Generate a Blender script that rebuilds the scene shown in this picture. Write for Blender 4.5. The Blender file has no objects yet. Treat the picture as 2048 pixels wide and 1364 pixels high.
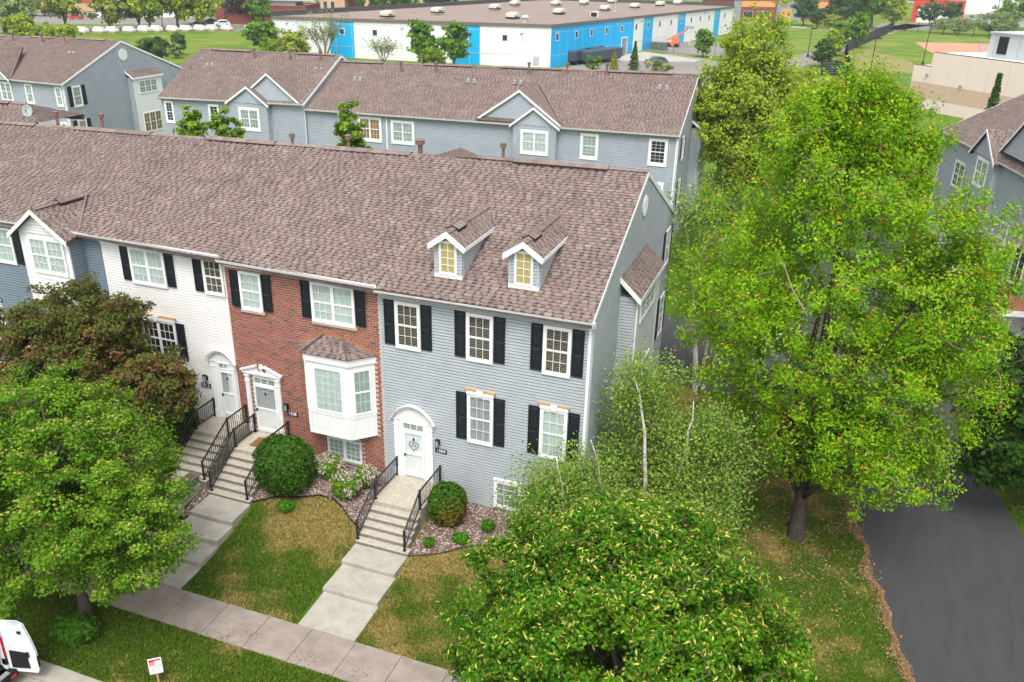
import bpy, math, random
import numpy as np
from mathutils import Vector, Matrix
R_ = math.radians
rnd = random.Random(7)
rng = np.random.default_rng(7)
scene = bpy.context.scene
COL = scene.collection

# ------------------------------------------------------------------ camera
def make_camera():
    cd = bpy.data.cameras.new('camera'); cam = bpy.data.objects.new('camera', cd); COL.objects.link(cam)
    yaw, pit, rol = -0.3440, 0.4181, 0.0227
    cy, sy, cp, sp = math.cos(yaw), math.sin(yaw), math.cos(pit), math.sin(pit)
    f = Vector((sy*cp, cy*cp, -sp)); r = Vector((cy, -sy, 0)); u = r.cross(f)
    c, s = math.cos(rol), math.sin(rol)
    r2 = c*r + s*u; u2 = -s*r + c*u
    m = Matrix.Identity(4)
    for i in range(3):
        m[i][0] = r2[i]; m[i][1] = u2[i]; m[i][2] = -f[i]
    m[0][3], m[1][3], m[2][3] = CAM
    cam.matrix_world = m
    cd.sensor_width = 36; cd.lens = 1714.83/2048*36
    cd.clip_start = 0.5; cd.clip_end = 5000
    scene.camera = cam
CAM = (6.394, -25.909, 20.195)
make_camera()

# ------------------------------------------------------------------ sky, sun, exposure
SUN_EL, SUN_AZ = 62, 168       # azimuth measured clockwise from +y: the light comes from the street side
w = bpy.data.worlds.new('World'); scene.world = w; w.use_nodes = True
nt = w.node_tree; nt.nodes.clear()
out = nt.nodes.new('ShaderNodeOutputWorld'); bg = nt.nodes.new('ShaderNodeBackground')
sky = nt.nodes.new('ShaderNodeTexSky'); sky.sky_type = 'NISHITA'; sky.sun_disc = False
sky.sun_elevation = R_(SUN_EL); sky.sun_rotation = R_(SUN_AZ); sky.dust_density = 4.0; sky.ozone_density = 1.0
hs = nt.nodes.new('ShaderNodeHueSaturation'); hs.inputs['Saturation'].default_value = 0.22
nt.links.new(sky.outputs[0], hs.inputs['Color']); nt.links.new(hs.outputs[0], bg.inputs[0])
bg.inputs[1].default_value = 0.15
nt.links.new(bg.outputs[0], out.inputs[0])
sl = bpy.data.lights.new('sun', 'SUN'); sl.energy = .9; sl.angle = R_(26); sl.color = (1.0, .97, .92)
so = bpy.data.objects.new('sun', sl); COL.objects.link(so)
d = Vector((math.sin(R_(SUN_AZ))*math.cos(R_(SUN_EL)), math.cos(R_(SUN_AZ))*math.cos(R_(SUN_EL)), math.sin(R_(SUN_EL))))
so.rotation_euler = d.to_track_quat('Z', 'Y').to_euler(); so.location = (0, -30, 60)
vs = scene.view_settings
vs.view_transform = 'Standard'; vs.look = 'None'; vs.gamma = 1.0; vs.use_curve_mapping = False
vs.exposure = 1.08
scene.cycles.max_bounces = 6; scene.cycles.diffuse_bounces = 3; scene.cycles.transparent_max_bounces = 8

# ------------------------------------------------------------------ materials
def srgb(h):
    v = [int(h[i:i+2], 16)/255 for i in (1, 3, 5)]
    return tuple(x/12.92 if x <= .04045 else ((x+.055)/1.055)**2.4 for x in v)
MATS = {}
def mat(name, base, rough=.7, spec=.3, noise=0, nscale=8, bump=0, bscale=60, attr=False, metal=0, c2=None, coord='Object', detail=6, mixlo=.35, mixhi=.65, streak=None):
    if name in MATS: return MATS[name]
    m = bpy.data.materials.new(name); m.use_nodes = True; n = m.node_tree.nodes; L = m.node_tree.links
    p = n['Principled BSDF']; p.inputs['Roughness'].default_value = rough
    p.inputs['Specular IOR Level'].default_value = spec; p.inputs['Metallic'].default_value = metal
    geo = n.new('ShaderNodeNewGeometry')
    src = None
    if attr:
        a = n.new('ShaderNodeAttribute'); a.attribute_name = 'Col'; src = a.outputs['Color']
    else:
        rgb = n.new('ShaderNodeRGB'); rgb.outputs[0].default_value = (*base, 1); src = rgb.outputs[0]
    if noise or c2:
        mp = n.new('ShaderNodeMapping'); L.new(geo.outputs['Position'], mp.inputs['Vector'])
        if streak: mp.inputs['Scale'].default_value = streak
        t = n.new('ShaderNodeTexNoise'); t.inputs['Scale'].default_value = nscale; t.inputs['Detail'].default_value = detail
        t.inputs['Roughness'].default_value = .65
        L.new(mp.outputs[0], t.inputs['Vector'])
        mr = n.new('ShaderNodeMapRange'); mr.inputs['From Min'].default_value = mixlo; mr.inputs['From Max'].default_value = mixhi
        L.new(t.outputs['Fac'], mr.inputs['Value'])
        mx = n.new('ShaderNodeMix'); mx.data_type = 'RGBA'; L.new(mr.outputs[0], mx.inputs['Factor'])
        L.new(src, mx.inputs[6])
        if c2: mx.inputs[7].default_value = (*c2, 1)
        else:
            mu = n.new('ShaderNodeMix'); mu.data_type = 'RGBA'; mu.blend_type = 'MULTIPLY'; mu.inputs['Factor'].default_value = 1
            L.new(src, mu.inputs[6]); mu.inputs[7].default_value = (1-noise, 1-noise, 1-noise, 1); L.new(mu.outputs[2], mx.inputs[7])
        src = mx.outputs[2]
    L.new(src, p.inputs['Base Color'])
    if bump:
        t2 = n.new('ShaderNodeTexNoise'); t2.inputs['Scale'].default_value = bscale; t2.inputs['Detail'].default_value = 4
        L.new(geo.outputs['Position'], t2.inputs['Vector'])
        b = n.new('ShaderNodeBump'); b.inputs['Strength'].default_value = bump; b.inputs['Distance'].default_value = .02
        L.new(t2.outputs['Fac'], b.inputs['Height']); L.new(b.outputs[0], p.inputs['Normal'])
    MATS[name] = m
    return m
def leafmat(name, trans=.32, rough=.55):
    if name in MATS: return MATS[name]
    m = bpy.data.materials.new(name); m.use_nodes = True; n = m.node_tree.nodes; L = m.node_tree.links
    p = n['Principled BSDF']; p.inputs['Roughness'].default_value = rough; p.inputs['Specular IOR Level'].default_value = .07
    a = n.new('ShaderNodeAttribute'); a.attribute_name = 'Col'
    tr = n.new('ShaderNodeBsdfTranslucent'); mx = n.new('ShaderNodeMixShader'); mx.inputs[0].default_value = trans
    g = n.new('ShaderNodeGamma'); g.inputs[1].default_value = .85
    L.new(a.outputs['Color'], p.inputs['Base Color']); L.new(a.outputs['Color'], g.inputs[0]); L.new(g.outputs[0], tr.inputs[0])
    L.new(p.outputs[0], mx.inputs[1]); L.new(tr.outputs[0], mx.inputs[2])
    L.new(mx.outputs[0], n['Material Output'].inputs[0])
    MATS[name] = m; return m
def glassmat(name, tint=(.96, .985, .98)):
    if name in MATS: return MATS[name]
    m = bpy.data.materials.new(name); m.use_nodes = True; n = m.node_tree.nodes; L = m.node_tree.links
    n.remove(n['Principled BSDF'])
    t = n.new('ShaderNodeBsdfTransparent'); t.inputs[0].default_value = (*tint, 1)
    g = n.new('ShaderNodeBsdfGlossy'); g.inputs['Roughness'].default_value = .04; g.inputs[0].default_value = (.9, .95, 1, 1)
    lw = n.new('ShaderNodeLayerWeight'); lw.inputs[0].default_value = .5
    pw = n.new('ShaderNodeMath'); pw.operation = 'POWER'; L.new(lw.outputs['Facing'], pw.inputs[0]); pw.inputs[1].default_value = 4.0
    fr = n.new('ShaderNodeMath'); fr.operation = 'MULTIPLY_ADD'; L.new(pw.outputs[0], fr.inputs[0]); fr.inputs[1].default_value = .90; fr.inputs[2].default_value = .05
    mx = n.new('ShaderNodeMixShader'); L.new(fr.outputs[0], mx.inputs[0]); L.new(t.outputs[0], mx.inputs[1]); L.new(g.outputs[0], mx.inputs[2])
    L.new(mx.outputs[0], n['Material Output'].inputs[0]); MATS[name] = m; return m
M_white = mat('white_trim', (.80, .80, .79), .55, .3, noise=.07, nscale=3)
M_gsid = mat('grey_vinyl', (.41, .447, .468), .6, .3, noise=.09, nscale=1.2, detail=3)
M_slate = mat('slate_vinyl', (.19, .24, .29), .6, .3, noise=.10, nscale=1.2, detail=3)
M_wsid = mat('white_vinyl', (.78, .77, .74), .6, .3, noise=.06, nscale=1.5)
M_bsid = mat('blue_grey_vinyl', (.375, .415, .455), .6, .3, noise=.1, nscale=.8, detail=3)
M_shut = mat('black_shutter', (.012, .016, .022), .45, .4, noise=.2, nscale=6)
M_roofb = mat('shingle_base', (.13, .10, .09), .95, .1, noise=.35, nscale=3, bump=.3, bscale=80)
M_shing = mat('shingle', (.2, .2, .2), .95, .1, attr=True, noise=.22, nscale=1.1, bump=.25, bscale=120)
M_brick = mat('brick', (.3, .08, .05), .9, .15, attr=True, noise=.3, nscale=25, bump=.3, bscale=90)
M_mortar = mat('mortar', (.56, .48, .42), .95, .1, noise=.2, nscale=20)
M_conc = mat('concrete', (.37, .345, .295), .9, .2, noise=.22, nscale=2.5, bump=.2, bscale=50)
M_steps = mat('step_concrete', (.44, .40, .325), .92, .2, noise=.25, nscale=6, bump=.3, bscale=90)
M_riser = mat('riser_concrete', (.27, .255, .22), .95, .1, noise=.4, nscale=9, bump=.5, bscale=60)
M_walk = mat('sidewalk_concrete', (.30, .25, .215), .92, .2, noise=.28, nscale=1.6, bump=.25, bscale=70, detail=9)
M_found = mat('foundation', (.42, .41, .38), .9, .2, noise=.2, nscale=4)
M_asph = mat('driveway_asphalt', (.060, .059, .061), .88, .3, noise=.35, nscale=1.3, bump=.8, bscale=150, detail=14, mixlo=.25, mixhi=.75, streak=(1.6, .35, 1))
M_road = mat('road_asphalt', (.06, .058, .056), .9, .25, noise=.3, nscale=.7, bump=.4, bscale=100)
M_lot = mat('parking_asphalt', (.235, .215, .20), .95, .2, noise=.25, nscale=.12)
M_lconc = mat('lot_concrete', (.42, .39, .35), .95, .2, noise=.2, nscale=.2)
M_rail = mat('black_rail', (.010, .012, .016), .4, .5)
M_black = mat('black_rubber', (.012, .012, .013), .6, .3)
M_dark = mat('dark_interior', (.018, .02, .022), .8, .2)
M_blind = mat('blind_slat', (.27, .225, .14), .6, .3)
M_curt = mat('pale_curtain', (.52, .60, .56), .9, .1, noise=.25, nscale=3, streak=(9, 9, .6))
M_curt2 = mat('grey_curtain', (.33, .36, .36), .9, .1, noise=.3, nscale=3, streak=(9, 9, .6))
M_yel = mat('yellow_shade', (.50, .40, .17), .8, .2, noise=.12, nscale=4)
M_warm = mat('warm_blind', (.34, .2, .09), .8, .2, noise=.3, nscale=3)
M_green = mat('green_shade', (.34, .43, .38), .8, .2, noise=.25, nscale=2)
M_glass = glassmat('window_glass')
M_pipe = mat('brown_pipe', (.20, .12, .10), .6, .4, noise=.2, nscale=5)
M_valley = mat('purple_flashing', (.20, .13, .14), .5, .4)
M_ridge = mat('ridge_vent', (.035, .028, .026), .9, .2)
M_metal = mat('bare_metal', (.6, .62, .63), .35, .5, metal=.7)
M_copper = mat('copper_flashing', (.35, .13, .06), .5, .4, noise=.2, nscale=4)
M_wood = mat('bare_wood', (.52, .30, .12), .8, .2, noise=.25, nscale=8)
M_door = mat('door_white', (.74, .77, .76), .45, .4, noise=.05, nscale=2)
M_doorg = mat('storm_screen_grey', (.38, .39, .41), .5, .3)
M_mat = mat('coir_mat', (.25, .11, .04), .95, .05, noise=.3, nscale=20)
M_barkg = mat('bark_grey', (.13, .105, .085), .95, .1, noise=.5, nscale=6, bump=.8, bscale=25, streak=(3, 3, .5))
M_barkm = mat('bark_maple', (.10, .075, .065), .95, .1, noise=.5, nscale=6, bump=.8, bscale=22, streak=(3, 3, .5))
M_twig = mat('twig', (.22, .17, .13), .9, .1)
M_birch = mat('birch_bark', (.62, .58, .52), .8, .2, c2=(.06, .05, .045), nscale=5, mixlo=.56, mixhi=.68, streak=(1, 1, 3.5))
M_leaf = leafmat('leaf')
M_stone = mat('stones', (.3, .3, .3), .85, .3, attr=True)
M_pot = mat('stone_pot', (.17, .18, .15), .9, .2, noise=.3, nscale=15)
M_cyan = mat('wall_cyan', (.004, .42, .80), .7, .2, noise=.06, nscale=.5)
M_wh = mat('wall_white', (.78, .79, .79), .75, .2, noise=.05, nscale=.4)
M_gravel = mat('roof_gravel', (.27, .215, .185), .95, .1, noise=.22, nscale=.25, detail=9)
M_coping = mat('coping', (.15, .12, .10), .7, .3)
M_parap = mat('parapet_dark', (.085, .08, .08), .8, .2, noise=.2, nscale=.3)
M_hvac = mat('hvac_beige', (.55, .52, .44), .6, .3)
M_beige = mat('beige_panel', (.74, .61, .55), .8, .2, noise=.05, nscale=.3)
M_tan = mat('tan_band', (.56, .40, .31), .8, .2, noise=.06, nscale=.3)
M_lgrey = mat('light_grey', (.42, .445, .44), .6, .3, noise=.06, nscale=.5)
M_red = mat('red_panel', (.60, .055, .04), .7, .2)
M_org = mat('orange_panel', (.66, .33, .12), .8, .2)
M_brk2 = mat('far_brick', (.25, .075, .055), .9, .1, noise=.2, nscale=.6)
M_peach = mat('peach_stucco', (.60, .40, .26), .85, .1, noise=.08, nscale=.2)
M_mgrey = mat('mid_grey_panel', (.26, .28, .31), .7, .2)
M_pane = mat('far_pane', (.03, .045, .055), .15, .6)
M_amber = mat('lens_red', (.45, .015, .015), .25, .6)
M_ora = mat('lift_orange', (.72, .17, .05), .5, .4)
M_yelp = mat('bollard_yellow', (.75, .52, .05), .6, .3)
M_wrap = mat('white_wrap', (.72, .74, .74), .4, .5, noise=.2, nscale=1)
M_fence = mat('black_fence', (.012, .014, .018), .5, .4)
M_fieldR = mat('infield_clay', (.52, .25, .16), .95, .1, noise=.15, nscale=.2)
M_bed = mat('bed_soil', (.16, .095, .075), .95, .1, noise=.4, nscale=9)
M_deck = mat('deck_boards', (.34, .15, .08), .8, .2, noise=.2, nscale=5)
M_sgreen = mat('box_green', (.09, .12, .10), .6, .3)
M_num = mat('number_white', (.85, .85, .85), .5, .3)
M_signr = mat('sign_red', (.62, .03, .06), .5, .3)
def paint(name, c): return mat(name, c, .25, .6)

# ------------------------------------------------------------------ object helpers
def tag(o, label=None, cat=None, group=None, kind=None):
    if label: o['label'] = label
    if cat: o['category'] = cat
    if group: o['group'] = group
    if kind: o['kind'] = kind
    return o
def thing(name, label, cat, loc, group=None):
    o = bpy.data.objects.new(name, None); COL.objects.link(o); o.location = loc; o.empty_display_size = .2
    return tag(o, label, cat, group)
def worldloc(o):
    v = Vector(o.location); p = o.parent
    while p is not None: v = v + Vector(p.location); p = p.parent
    return v
def place(o, parent, origin=None):
    """parent o, whose data is in world coordinates, keeping it where it is"""
    if parent is not None:
        o.parent = parent; o.location = Vector(o.location) - worldloc(parent)
def mobj(name, me, parent=None):
    o = bpy.data.objects.new(name, me); COL.objects.link(o); place(o, parent); return o
class Fr:
    def __init__(s, o, u, n):
        s.o = Vector(o); s.u = Vector(u).normalized(); s.n = Vector(n).normalized()
    def P(s, u, n, z): return s.o + s.u*u + s.n*n + Vector((0, 0, z))
    def shift(s, n): return Fr(s.o + s.n*n, s.u, s.n)
W0F = Fr((0, 0, 0), (1, 0, 0), (0, -1, 0))      # u = x, n = -y (towards the street)
class MB:
    def __init__(s, fr=None): s.v = []; s.f = []; s.c = []; s.fr = fr or Fr((0, 0, 0), (1, 0, 0), (0, 1, 0)); s.col = None
    def p(s, u, n, z): return s.fr.P(u, n, z)
    def face(s, pts):
        i = len(s.v); s.v.extend([tuple(q) for q in pts]); s.f.append(tuple(range(i, i+len(pts)))); s.c.append(s.col)
    def hexa(s, q):      # q: 8 world points, bottom 0-3 ccw, top 4-7
        i = len(s.v); s.v.extend([tuple(a) for a in q])
        for f in ((3, 2, 1, 0), (4, 5, 6, 7), (0, 1, 5, 4), (1, 2, 6, 5), (2, 3, 7, 6), (3, 0, 4, 7)):
            s.f.append(tuple(i+k for k in f)); s.c.append(s.col)
    def box(s, u0, u1, n0, n1, z0, z1):
        P = s.p
        s.hexa([P(u0, n0, z0), P(u1, n0, z0), P(u1, n1, z0), P(u0, n1, z0), P(u0, n0, z1), P(u1, n0, z1), P(u1, n1, z1), P(u0, n1, z1)])
    def ring(s, u0, u1, z0, z1, w, n0, n1, wb=None, wt=None):
        wb = w if wb is None else wb; wt = w if wt is None else wt
        s.box(u0, u1, n0, n1, z0, z0+wb); s.box(u0, u1, n0, n1, z1-wt, z1)
        s.box(u0, u0+w, n0, n1, z0+wb, z1-wt); s.box(u1-w, u1, n0, n1, z0+wb, z1-wt)
    def prism(s, poly, n0, n1):       # poly: list (u,z)
        a = [s.p(u, n0, z) for u, z in poly]; b = [s.p(u, n1, z) for u, z in poly]; k = len(poly); i = len(s.v)
        s.v.extend([tuple(q) for q in a+b]); s.f.append(tuple(range(i, i+k))); s.f.append(tuple(range(i+2*k-1, i+k-1, -1)))
        for j in range(k): s.f.append((i+j, i+(j+1) % k, i+k+(j+1) % k, i+k+j))
        s.c.extend([s.col]*(k+2))
    def slab(s, q, t):                # q: list of 4 world points (top), thickness t straight down
        lo = [Vector(a)-Vector((0, 0, t)) for a in q]
        s.hexa(lo+[Vector(a) for a in q])
    def slab_strips(s, q, t, dz=-.02, n=14):
        q = [Vector(a)+Vector((0, 0, dz)) for a in q]; m = 4
        for i in range(n):
            for j in range(m):
                bl = lambda u, v: (q[0]*(1-u)+q[1]*u)*(1-v)+(q[3]*(1-u)+q[2]*u)*v
                s.slab([bl(i/n, j/m), bl((i+1)/n, j/m), bl((i+1)/n, (j+1)/m), bl(i/n, (j+1)/m)], t)
    def bar(s, a, b, r, r2=None, n=4, caps=True):
        a = Vector(a); b = Vector(b); r2 = r if r2 is None else r2
        ax = (b-a)
        if ax.length < 1e-6: return
        ax.normalize(); t = Vector((0, 0, 1)) if abs(ax.z) < .9 else Vector((1, 0, 0))
        x = ax.cross(t).normalized(); y = ax.cross(x); i = len(s.v)
        for q, rr in ((a, r), (b, r2)):
            for k in range(n):
                an = 2*math.pi*(k+.5)/n; s.v.append(tuple(q+x*(rr*math.cos(an))+y*(rr*math.sin(an))))
        for k in range(n):
            s.f.append((i+k, i+(k+1) % n, i+n+(k+1) % n, i+n+k)); s.c.append(s.col)
        if caps:
            s.f.append(tuple(range(i+n-1, i-1, -1))); s.f.append(tuple(range(i+n, i+2*n))); s.c.extend([s.col]*2)
    def tube(s, pts, rad, n=5):
        pts = [Vector(q) for q in pts]; i0 = len(s.v); m = len(pts)
        pv = None
        for j, q in enumerate(pts):
            ax = (pts[min(j+1, m-1)]-pts[max(j-1, 0)])
            if ax.length < 1e-6: ax = Vector((0, 0, 1))
            ax.normalize()
            if pv is None:
                t = Vector((1, 0, 0)) if abs(ax.x) < .9 else Vector((0, 1, 0)); pv = ax.cross(t).normalized()
            x = (pv-ax*pv.dot(ax)).normalized(); pv = x; y = ax.cross(x)
            for k in range(n):
                an = 2*math.pi*k/n; s.v.append(tuple(q+x*(rad[j]*math.cos(an))+y*(rad[j]*math.sin(an))))
        for j in range(m-1):
            for k in range(n):
                s.f.append((i0+j*n+k, i0+j*n+(k+1) % n, i0+(j+1)*n+(k+1) % n, i0+(j+1)*n+k)); s.c.append(s.col)
        s.f.append(tuple(range(i0+n-1, i0-1, -1))); s.f.append(tuple(range(i0+(m-1)*n, i0+m*n))); s.c.extend([s.col]*2)
    def mesh(s, name, mt, smooth=False):
        me = bpy.data.meshes.new(name); me.from_pydata(s.v, [], s.f); me.materials.append(mt)
        if any(c is not None for c in s.c):
            ca = me.color_attributes.new('Col', 'FLOAT_COLOR', 'CORNER')
            arr = []
            for fc, c in zip(s.f, s.c): arr.extend(list((*(c or (.5, .5, .5)), 1))*len(fc))
            ca.data.foreach_set('color', arr)
        if smooth: me.polygons.foreach_set('use_smooth', [True]*len(me.polygons))
        me.update(); return me
    def build(s, name, mt, parent=None, smooth=False, kind=None, label=None, bevel=0):
        o = mobj(name, s.mesh(name, mt, smooth), parent)
        if kind: o['kind'] = kind
        if label: o['label'] = label
        if bevel:
            b = o.modifiers.new('bevel', 'BEVEL'); b.width = bevel; b.segments = 2; b.limit_method = 'ANGLE'
        return o
def quadmesh(name, V, mt, colors=None, kind=None, parent=None, nv=4):
    """V: (N,nv,3) separate polygons; colors (N,3)"""
    V = np.asarray(V, np.float32); N = len(V)
    me = bpy.data.meshes.new(name); me.vertices.add(N*nv); me.vertices.foreach_set('co', V.reshape(-1))
    me.loops.add(N*nv); me.loops.foreach_set('vertex_index', np.arange(N*nv, dtype=np.int32))
    me.polygons.add(N); me.polygons.foreach_set('loop_start', np.arange(0, N*nv, nv, dtype=np.int32))
    me.polygons.foreach_set('loop_total', np.full(N, nv, np.int32))
    me.materials.append(mt)
    if colors is not None:
        ca = me.color_attributes.new('Col', 'FLOAT_COLOR', 'CORNER')
        c = np.ones((N, nv, 4), np.float32); c[:, :, :3] = np.asarray(colors)[:, None, :]
        ca.data.foreach_set('color', c.reshape(-1))
    me.update(); me.validate()
    o = mobj(name, me, parent)
    if kind: o['kind'] = kind
    return o

# ------------------------------------------------------------------ terrain
HBX = [-60, -36, -30, -20, -16, -14, -10, -8, -4, 0, 3, 7, 9, 60]
HBZ = [2.2, 2.2, 2.2, 2.0, 1.8, 1.35, 1.2, .88, .80, .58, .32, .10, 0, 0]
def H(x, y):
    hb = np.interp(x, HBX, HBZ)
    t = np.clip((np.asarray(y, float)+7.4)/6.2, 0, 1)**1.7
    back = np.clip(1-(np.asarray(y, float)-1)/13, 0, 1)
    h = hb*t*back
    return h
def hz(x, y): return float(H(x, y))
def dry(x, y):
    f = np.sin(x*1.1+1.3*np.sin(y*.9))+np.sin(y*1.4-.7+1.1*np.sin(x*.6))+.8*np.sin(x*3.1+y*2.3)+.6*np.sin(y*4.7-x*2.9)
    up = np.clip((y+6.2)/2.5, 0, 1)*np.where(x < 2.2, 1, .10)
    lft = np.clip((-x-9.5)/2.5, 0, 1)*np.where(x < 2, 1, 0)
    return np.clip(.34*f+.20+.72*up-.6*lft-np.where(y < -9, .15, 0)-np.where(x > 2.2, .12, 0), 0, 1)
def ground():
    xs = np.concatenate([[-1500, -700, -350, -200, -120, -80, -50], np.arange(-36, 20.01, .25), [26, 40, 70, 120, 250, 500, 900, 1500]])
    ys = np.concatenate([[-300, -120, -50, -30, -20, -12.23], np.arange(-12.0, 16.01, .25), [20, 30, 50, 80, 120, 200, 350, 600, 1000, 1800, 3000]])
    X, Y = np.meshgrid(xs, ys, indexing='ij'); Z = H(X, Y)
    Z = np.where(Y <= -12.2, -.16, Z)
    nx, ny = X.shape; v = np.stack([X, Y, Z], -1).reshape(-1, 3)
    idx = np.arange(nx*ny).reshape(nx, ny)
    f = np.stack([idx[:-1, :-1], idx[1:, :-1], idx[1:, 1:], idx[:-1, 1:]], -1).reshape(-1, 4)
    me = bpy.data.meshes.new('ground'); me.from_pydata(v.tolist(), [], f.tolist()); me.update()
    at = me.attributes.new('Dry', 'FLOAT', 'POINT'); at.data.foreach_set('value', dry(v[:, 0], v[:, 1]).astype(np.float32)*((np.abs(v[:, 0]) < 37) & (v[:, 1] < 17)))
    m = bpy.data.materials.new('lawn'); m.use_nodes = True; n = m.node_tree.nodes; L = m.node_tree.links
    p = n['Principled BSDF']; p.inputs['Roughness'].default_value = .95; p.inputs['Specular IOR Level'].default_value = .1
    geo = n.new('ShaderNodeNewGeometry')
    def noise(sc, det, lo, hi, rough=.6):
        t = n.new('ShaderNodeTexNoise'); t.inputs['Scale'].default_value = sc; t.inputs['Detail'].default_value = det; t.inputs['Roughness'].default_value = rough
        L.new(geo.outputs['Position'], t.inputs['Vector'])
        r = n.new('ShaderNodeMapRange'); r.inputs['From Min'].default_value = lo; r.inputs['From Max'].default_value = hi
        L.new(t.outputs['Fac'], r.inputs['Value']); return r.outputs[0]
    def mix(f, a, b):
        x = n.new('ShaderNodeMix'); x.data_type = 'RGBA'
        if hasattr(f, 'links'): L.new(f, x.inputs['Factor'])
        else: x.inputs['Factor'].default_value = f
        for k, s in ((6, a), (7, b)):
            if isinstance(s, tuple): x.inputs[k].default_value = (*s, 1)
            else: L.new(s, x.inputs[k])
        return x.outputs[2]
    g = mix(noise(9, 6, .3, .7), (.036, .090, .004), (.068, .135, .008))
    da = n.new('ShaderNodeAttribute'); da.attribute_name = 'Dry'
    ad = n.new('ShaderNodeMath'); ad.operation = 'MULTIPLY_ADD'; ad.use_clamp = True
    L.new(noise(5.5, 8, .3, .7, .75), ad.inputs[0]); ad.inputs[1].default_value = 2.0
    sb = n.new('ShaderNodeMath'); sb.operation = 'MULTIPLY_ADD'; L.new(da.outputs['Fac'], sb.inputs[0]); sb.inputs[1].default_value = 1.3; sb.inputs[2].default_value = -1.4
    L.new(sb.outputs[0], ad.inputs[2])
    br = mix(ad.outputs[0], g, mix(noise(14, 4, .3, .7), (.33, .235, .085), (.20, .14, .04)))
    # far meadow : brighter green with yellow patches
    sep = n.new('ShaderNodeSeparateXYZ'); L.new(geo.outputs['Position'], sep.inputs[0])
    fr = n.new('ShaderNodeMapRange'); fr.inputs['From Min'].default_value = 50; fr.inputs['From Max'].default_value = 70
    L.new(sep.outputs['Y'], fr.inputs['Value'])
    far = mix(noise(.09, 6, .4, .65), (.075, .155, .014), (.17, .215, .022))
    far = mix(noise(.03, 4, .5, .7), far, (.20, .21, .06))
    c = mix(fr.outputs[0], br, far)
    L.new(c, p.inputs['Base Color'])
    t2 = n.new('ShaderNodeTexNoise'); t2.inputs['Scale'].default_value = 45; t2.inputs['Detail'].default_value = 3
    L.new(geo.outputs['Position'], t2.inputs['Vector'])
    b = n.new('ShaderNodeBump'); b.inputs['Strength'].default_value = .7; b.inputs['Distance'].default_value = .05
    L.new(t2.outputs['Fac'], b.inputs['Height']); L.new(b.outputs[0], p.inputs['Normal'])
    me.materials.append(m); o = bpy.data.objects.new('ground', me); COL.objects.link(o); o['kind'] = 'structure'
ground()
def sheet(name, poly, z, mt, th=0, kind='structure', parent=None):
    b = MB(); i = len(poly)
    if th:
        b.v = [(x, y, z-th) for x, y in poly]+[(x, y, z) for x, y in poly]
        b.f = [tuple(range(i-1, -1, -1)), tuple(range(i, 2*i))]+[(k, (k+1) % i, i+(k+1) % i, i+k) for k in range(i)]
    else:
        b.v = [(x, y, z) for x, y in poly]; b.f = [tuple(range(i))]
    b.c = [None]*len(b.f)
    return b.build(name, mt, parent, kind=kind)
# street, kerb, driveway, alley
sheet('street', [(-80, -26), (60, -26), (60, -12.2), (-80, -12.2)], -.13, M_road)
b = MB(); b.box(-60, 40, -12.35, -11.75, -.16, .012); b.box(-60, 40, -12.75, -12.35, -.16, -.10)
b.build('kerb', M_conc, kind='structure')
b = MB()
sheet('driveway', [(9.40, 8.6), (9.75, 6.0), (10.45, 2.31), (11.25, -1.6), (12.1, -5.5), (12.6, -12.2), (21, -12.2), (18.4, 0), (16.05, 6.94), (15.3, 10.5), (14.2, 15), (14.6, 26), (12.5, 38), (9.6, 50), (3, 90), (-1, 90), (4.5, 50), (6.6, 30), (6, 24.2), (-60, 26.5), (-60, 15.2), (2.4, 14.9), (7.2, 14.2), (8.8, 12)], .03, M_asph)
# public sidewalk slabs
sw = thing('sidewalk', 'pinkish grey concrete sidewalk of square slabs between front lawns and kerb strip', 'sidewalk', (-5, -8.3, 0))
for o_ in (sw,): o_['kind'] = 'structure'
for k in range(-8, 11):
    x1 = -5.28-1.632*k; x0 = x1-1.632
    b = MB(); dz = rnd.uniform(0, .006)
    b.box(x0+.009, x1-.009, -9.05, -7.52, -.08, .022+dz); b.build('slab', M_walk, sw, bevel=.008)
# ------------------------------------------------------------------ building helpers
def lerp(a, b, t): return a+(b-a)*t
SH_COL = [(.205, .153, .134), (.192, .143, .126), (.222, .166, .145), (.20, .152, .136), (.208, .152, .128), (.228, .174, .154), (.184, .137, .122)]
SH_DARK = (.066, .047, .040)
def shcol():
    k = rnd.uniform(.97, 1.19); c = rnd.choice(SH_COL); return (c[0]*k, c[1]*k*1.03, c[2]*k*1.05)
_shmesh = []
EXPO = .162
def shingle_meshes():
    if _shmesh: return _shmesh
    for k in range(14):
        b = MB(); b.col = shcol(); h = .030
        A = [(-.5, 0, h), (.5, 0, h), (.5, EXPO*1.12, .012), (-.5, EXPO*1.12, .012), (-.5, 0, .002), (.5, 0, .002)]
        b.face([A[0], A[1], A[2], A[3]]); b.face([A[4], A[5], A[1], A[0]]); b.face([A[4], A[0], A[3]]); b.face([A[5], A[2], A[1]])
        _shmesh.append(b.mesh('shingle', M_shing))
    return _shmesh
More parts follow.
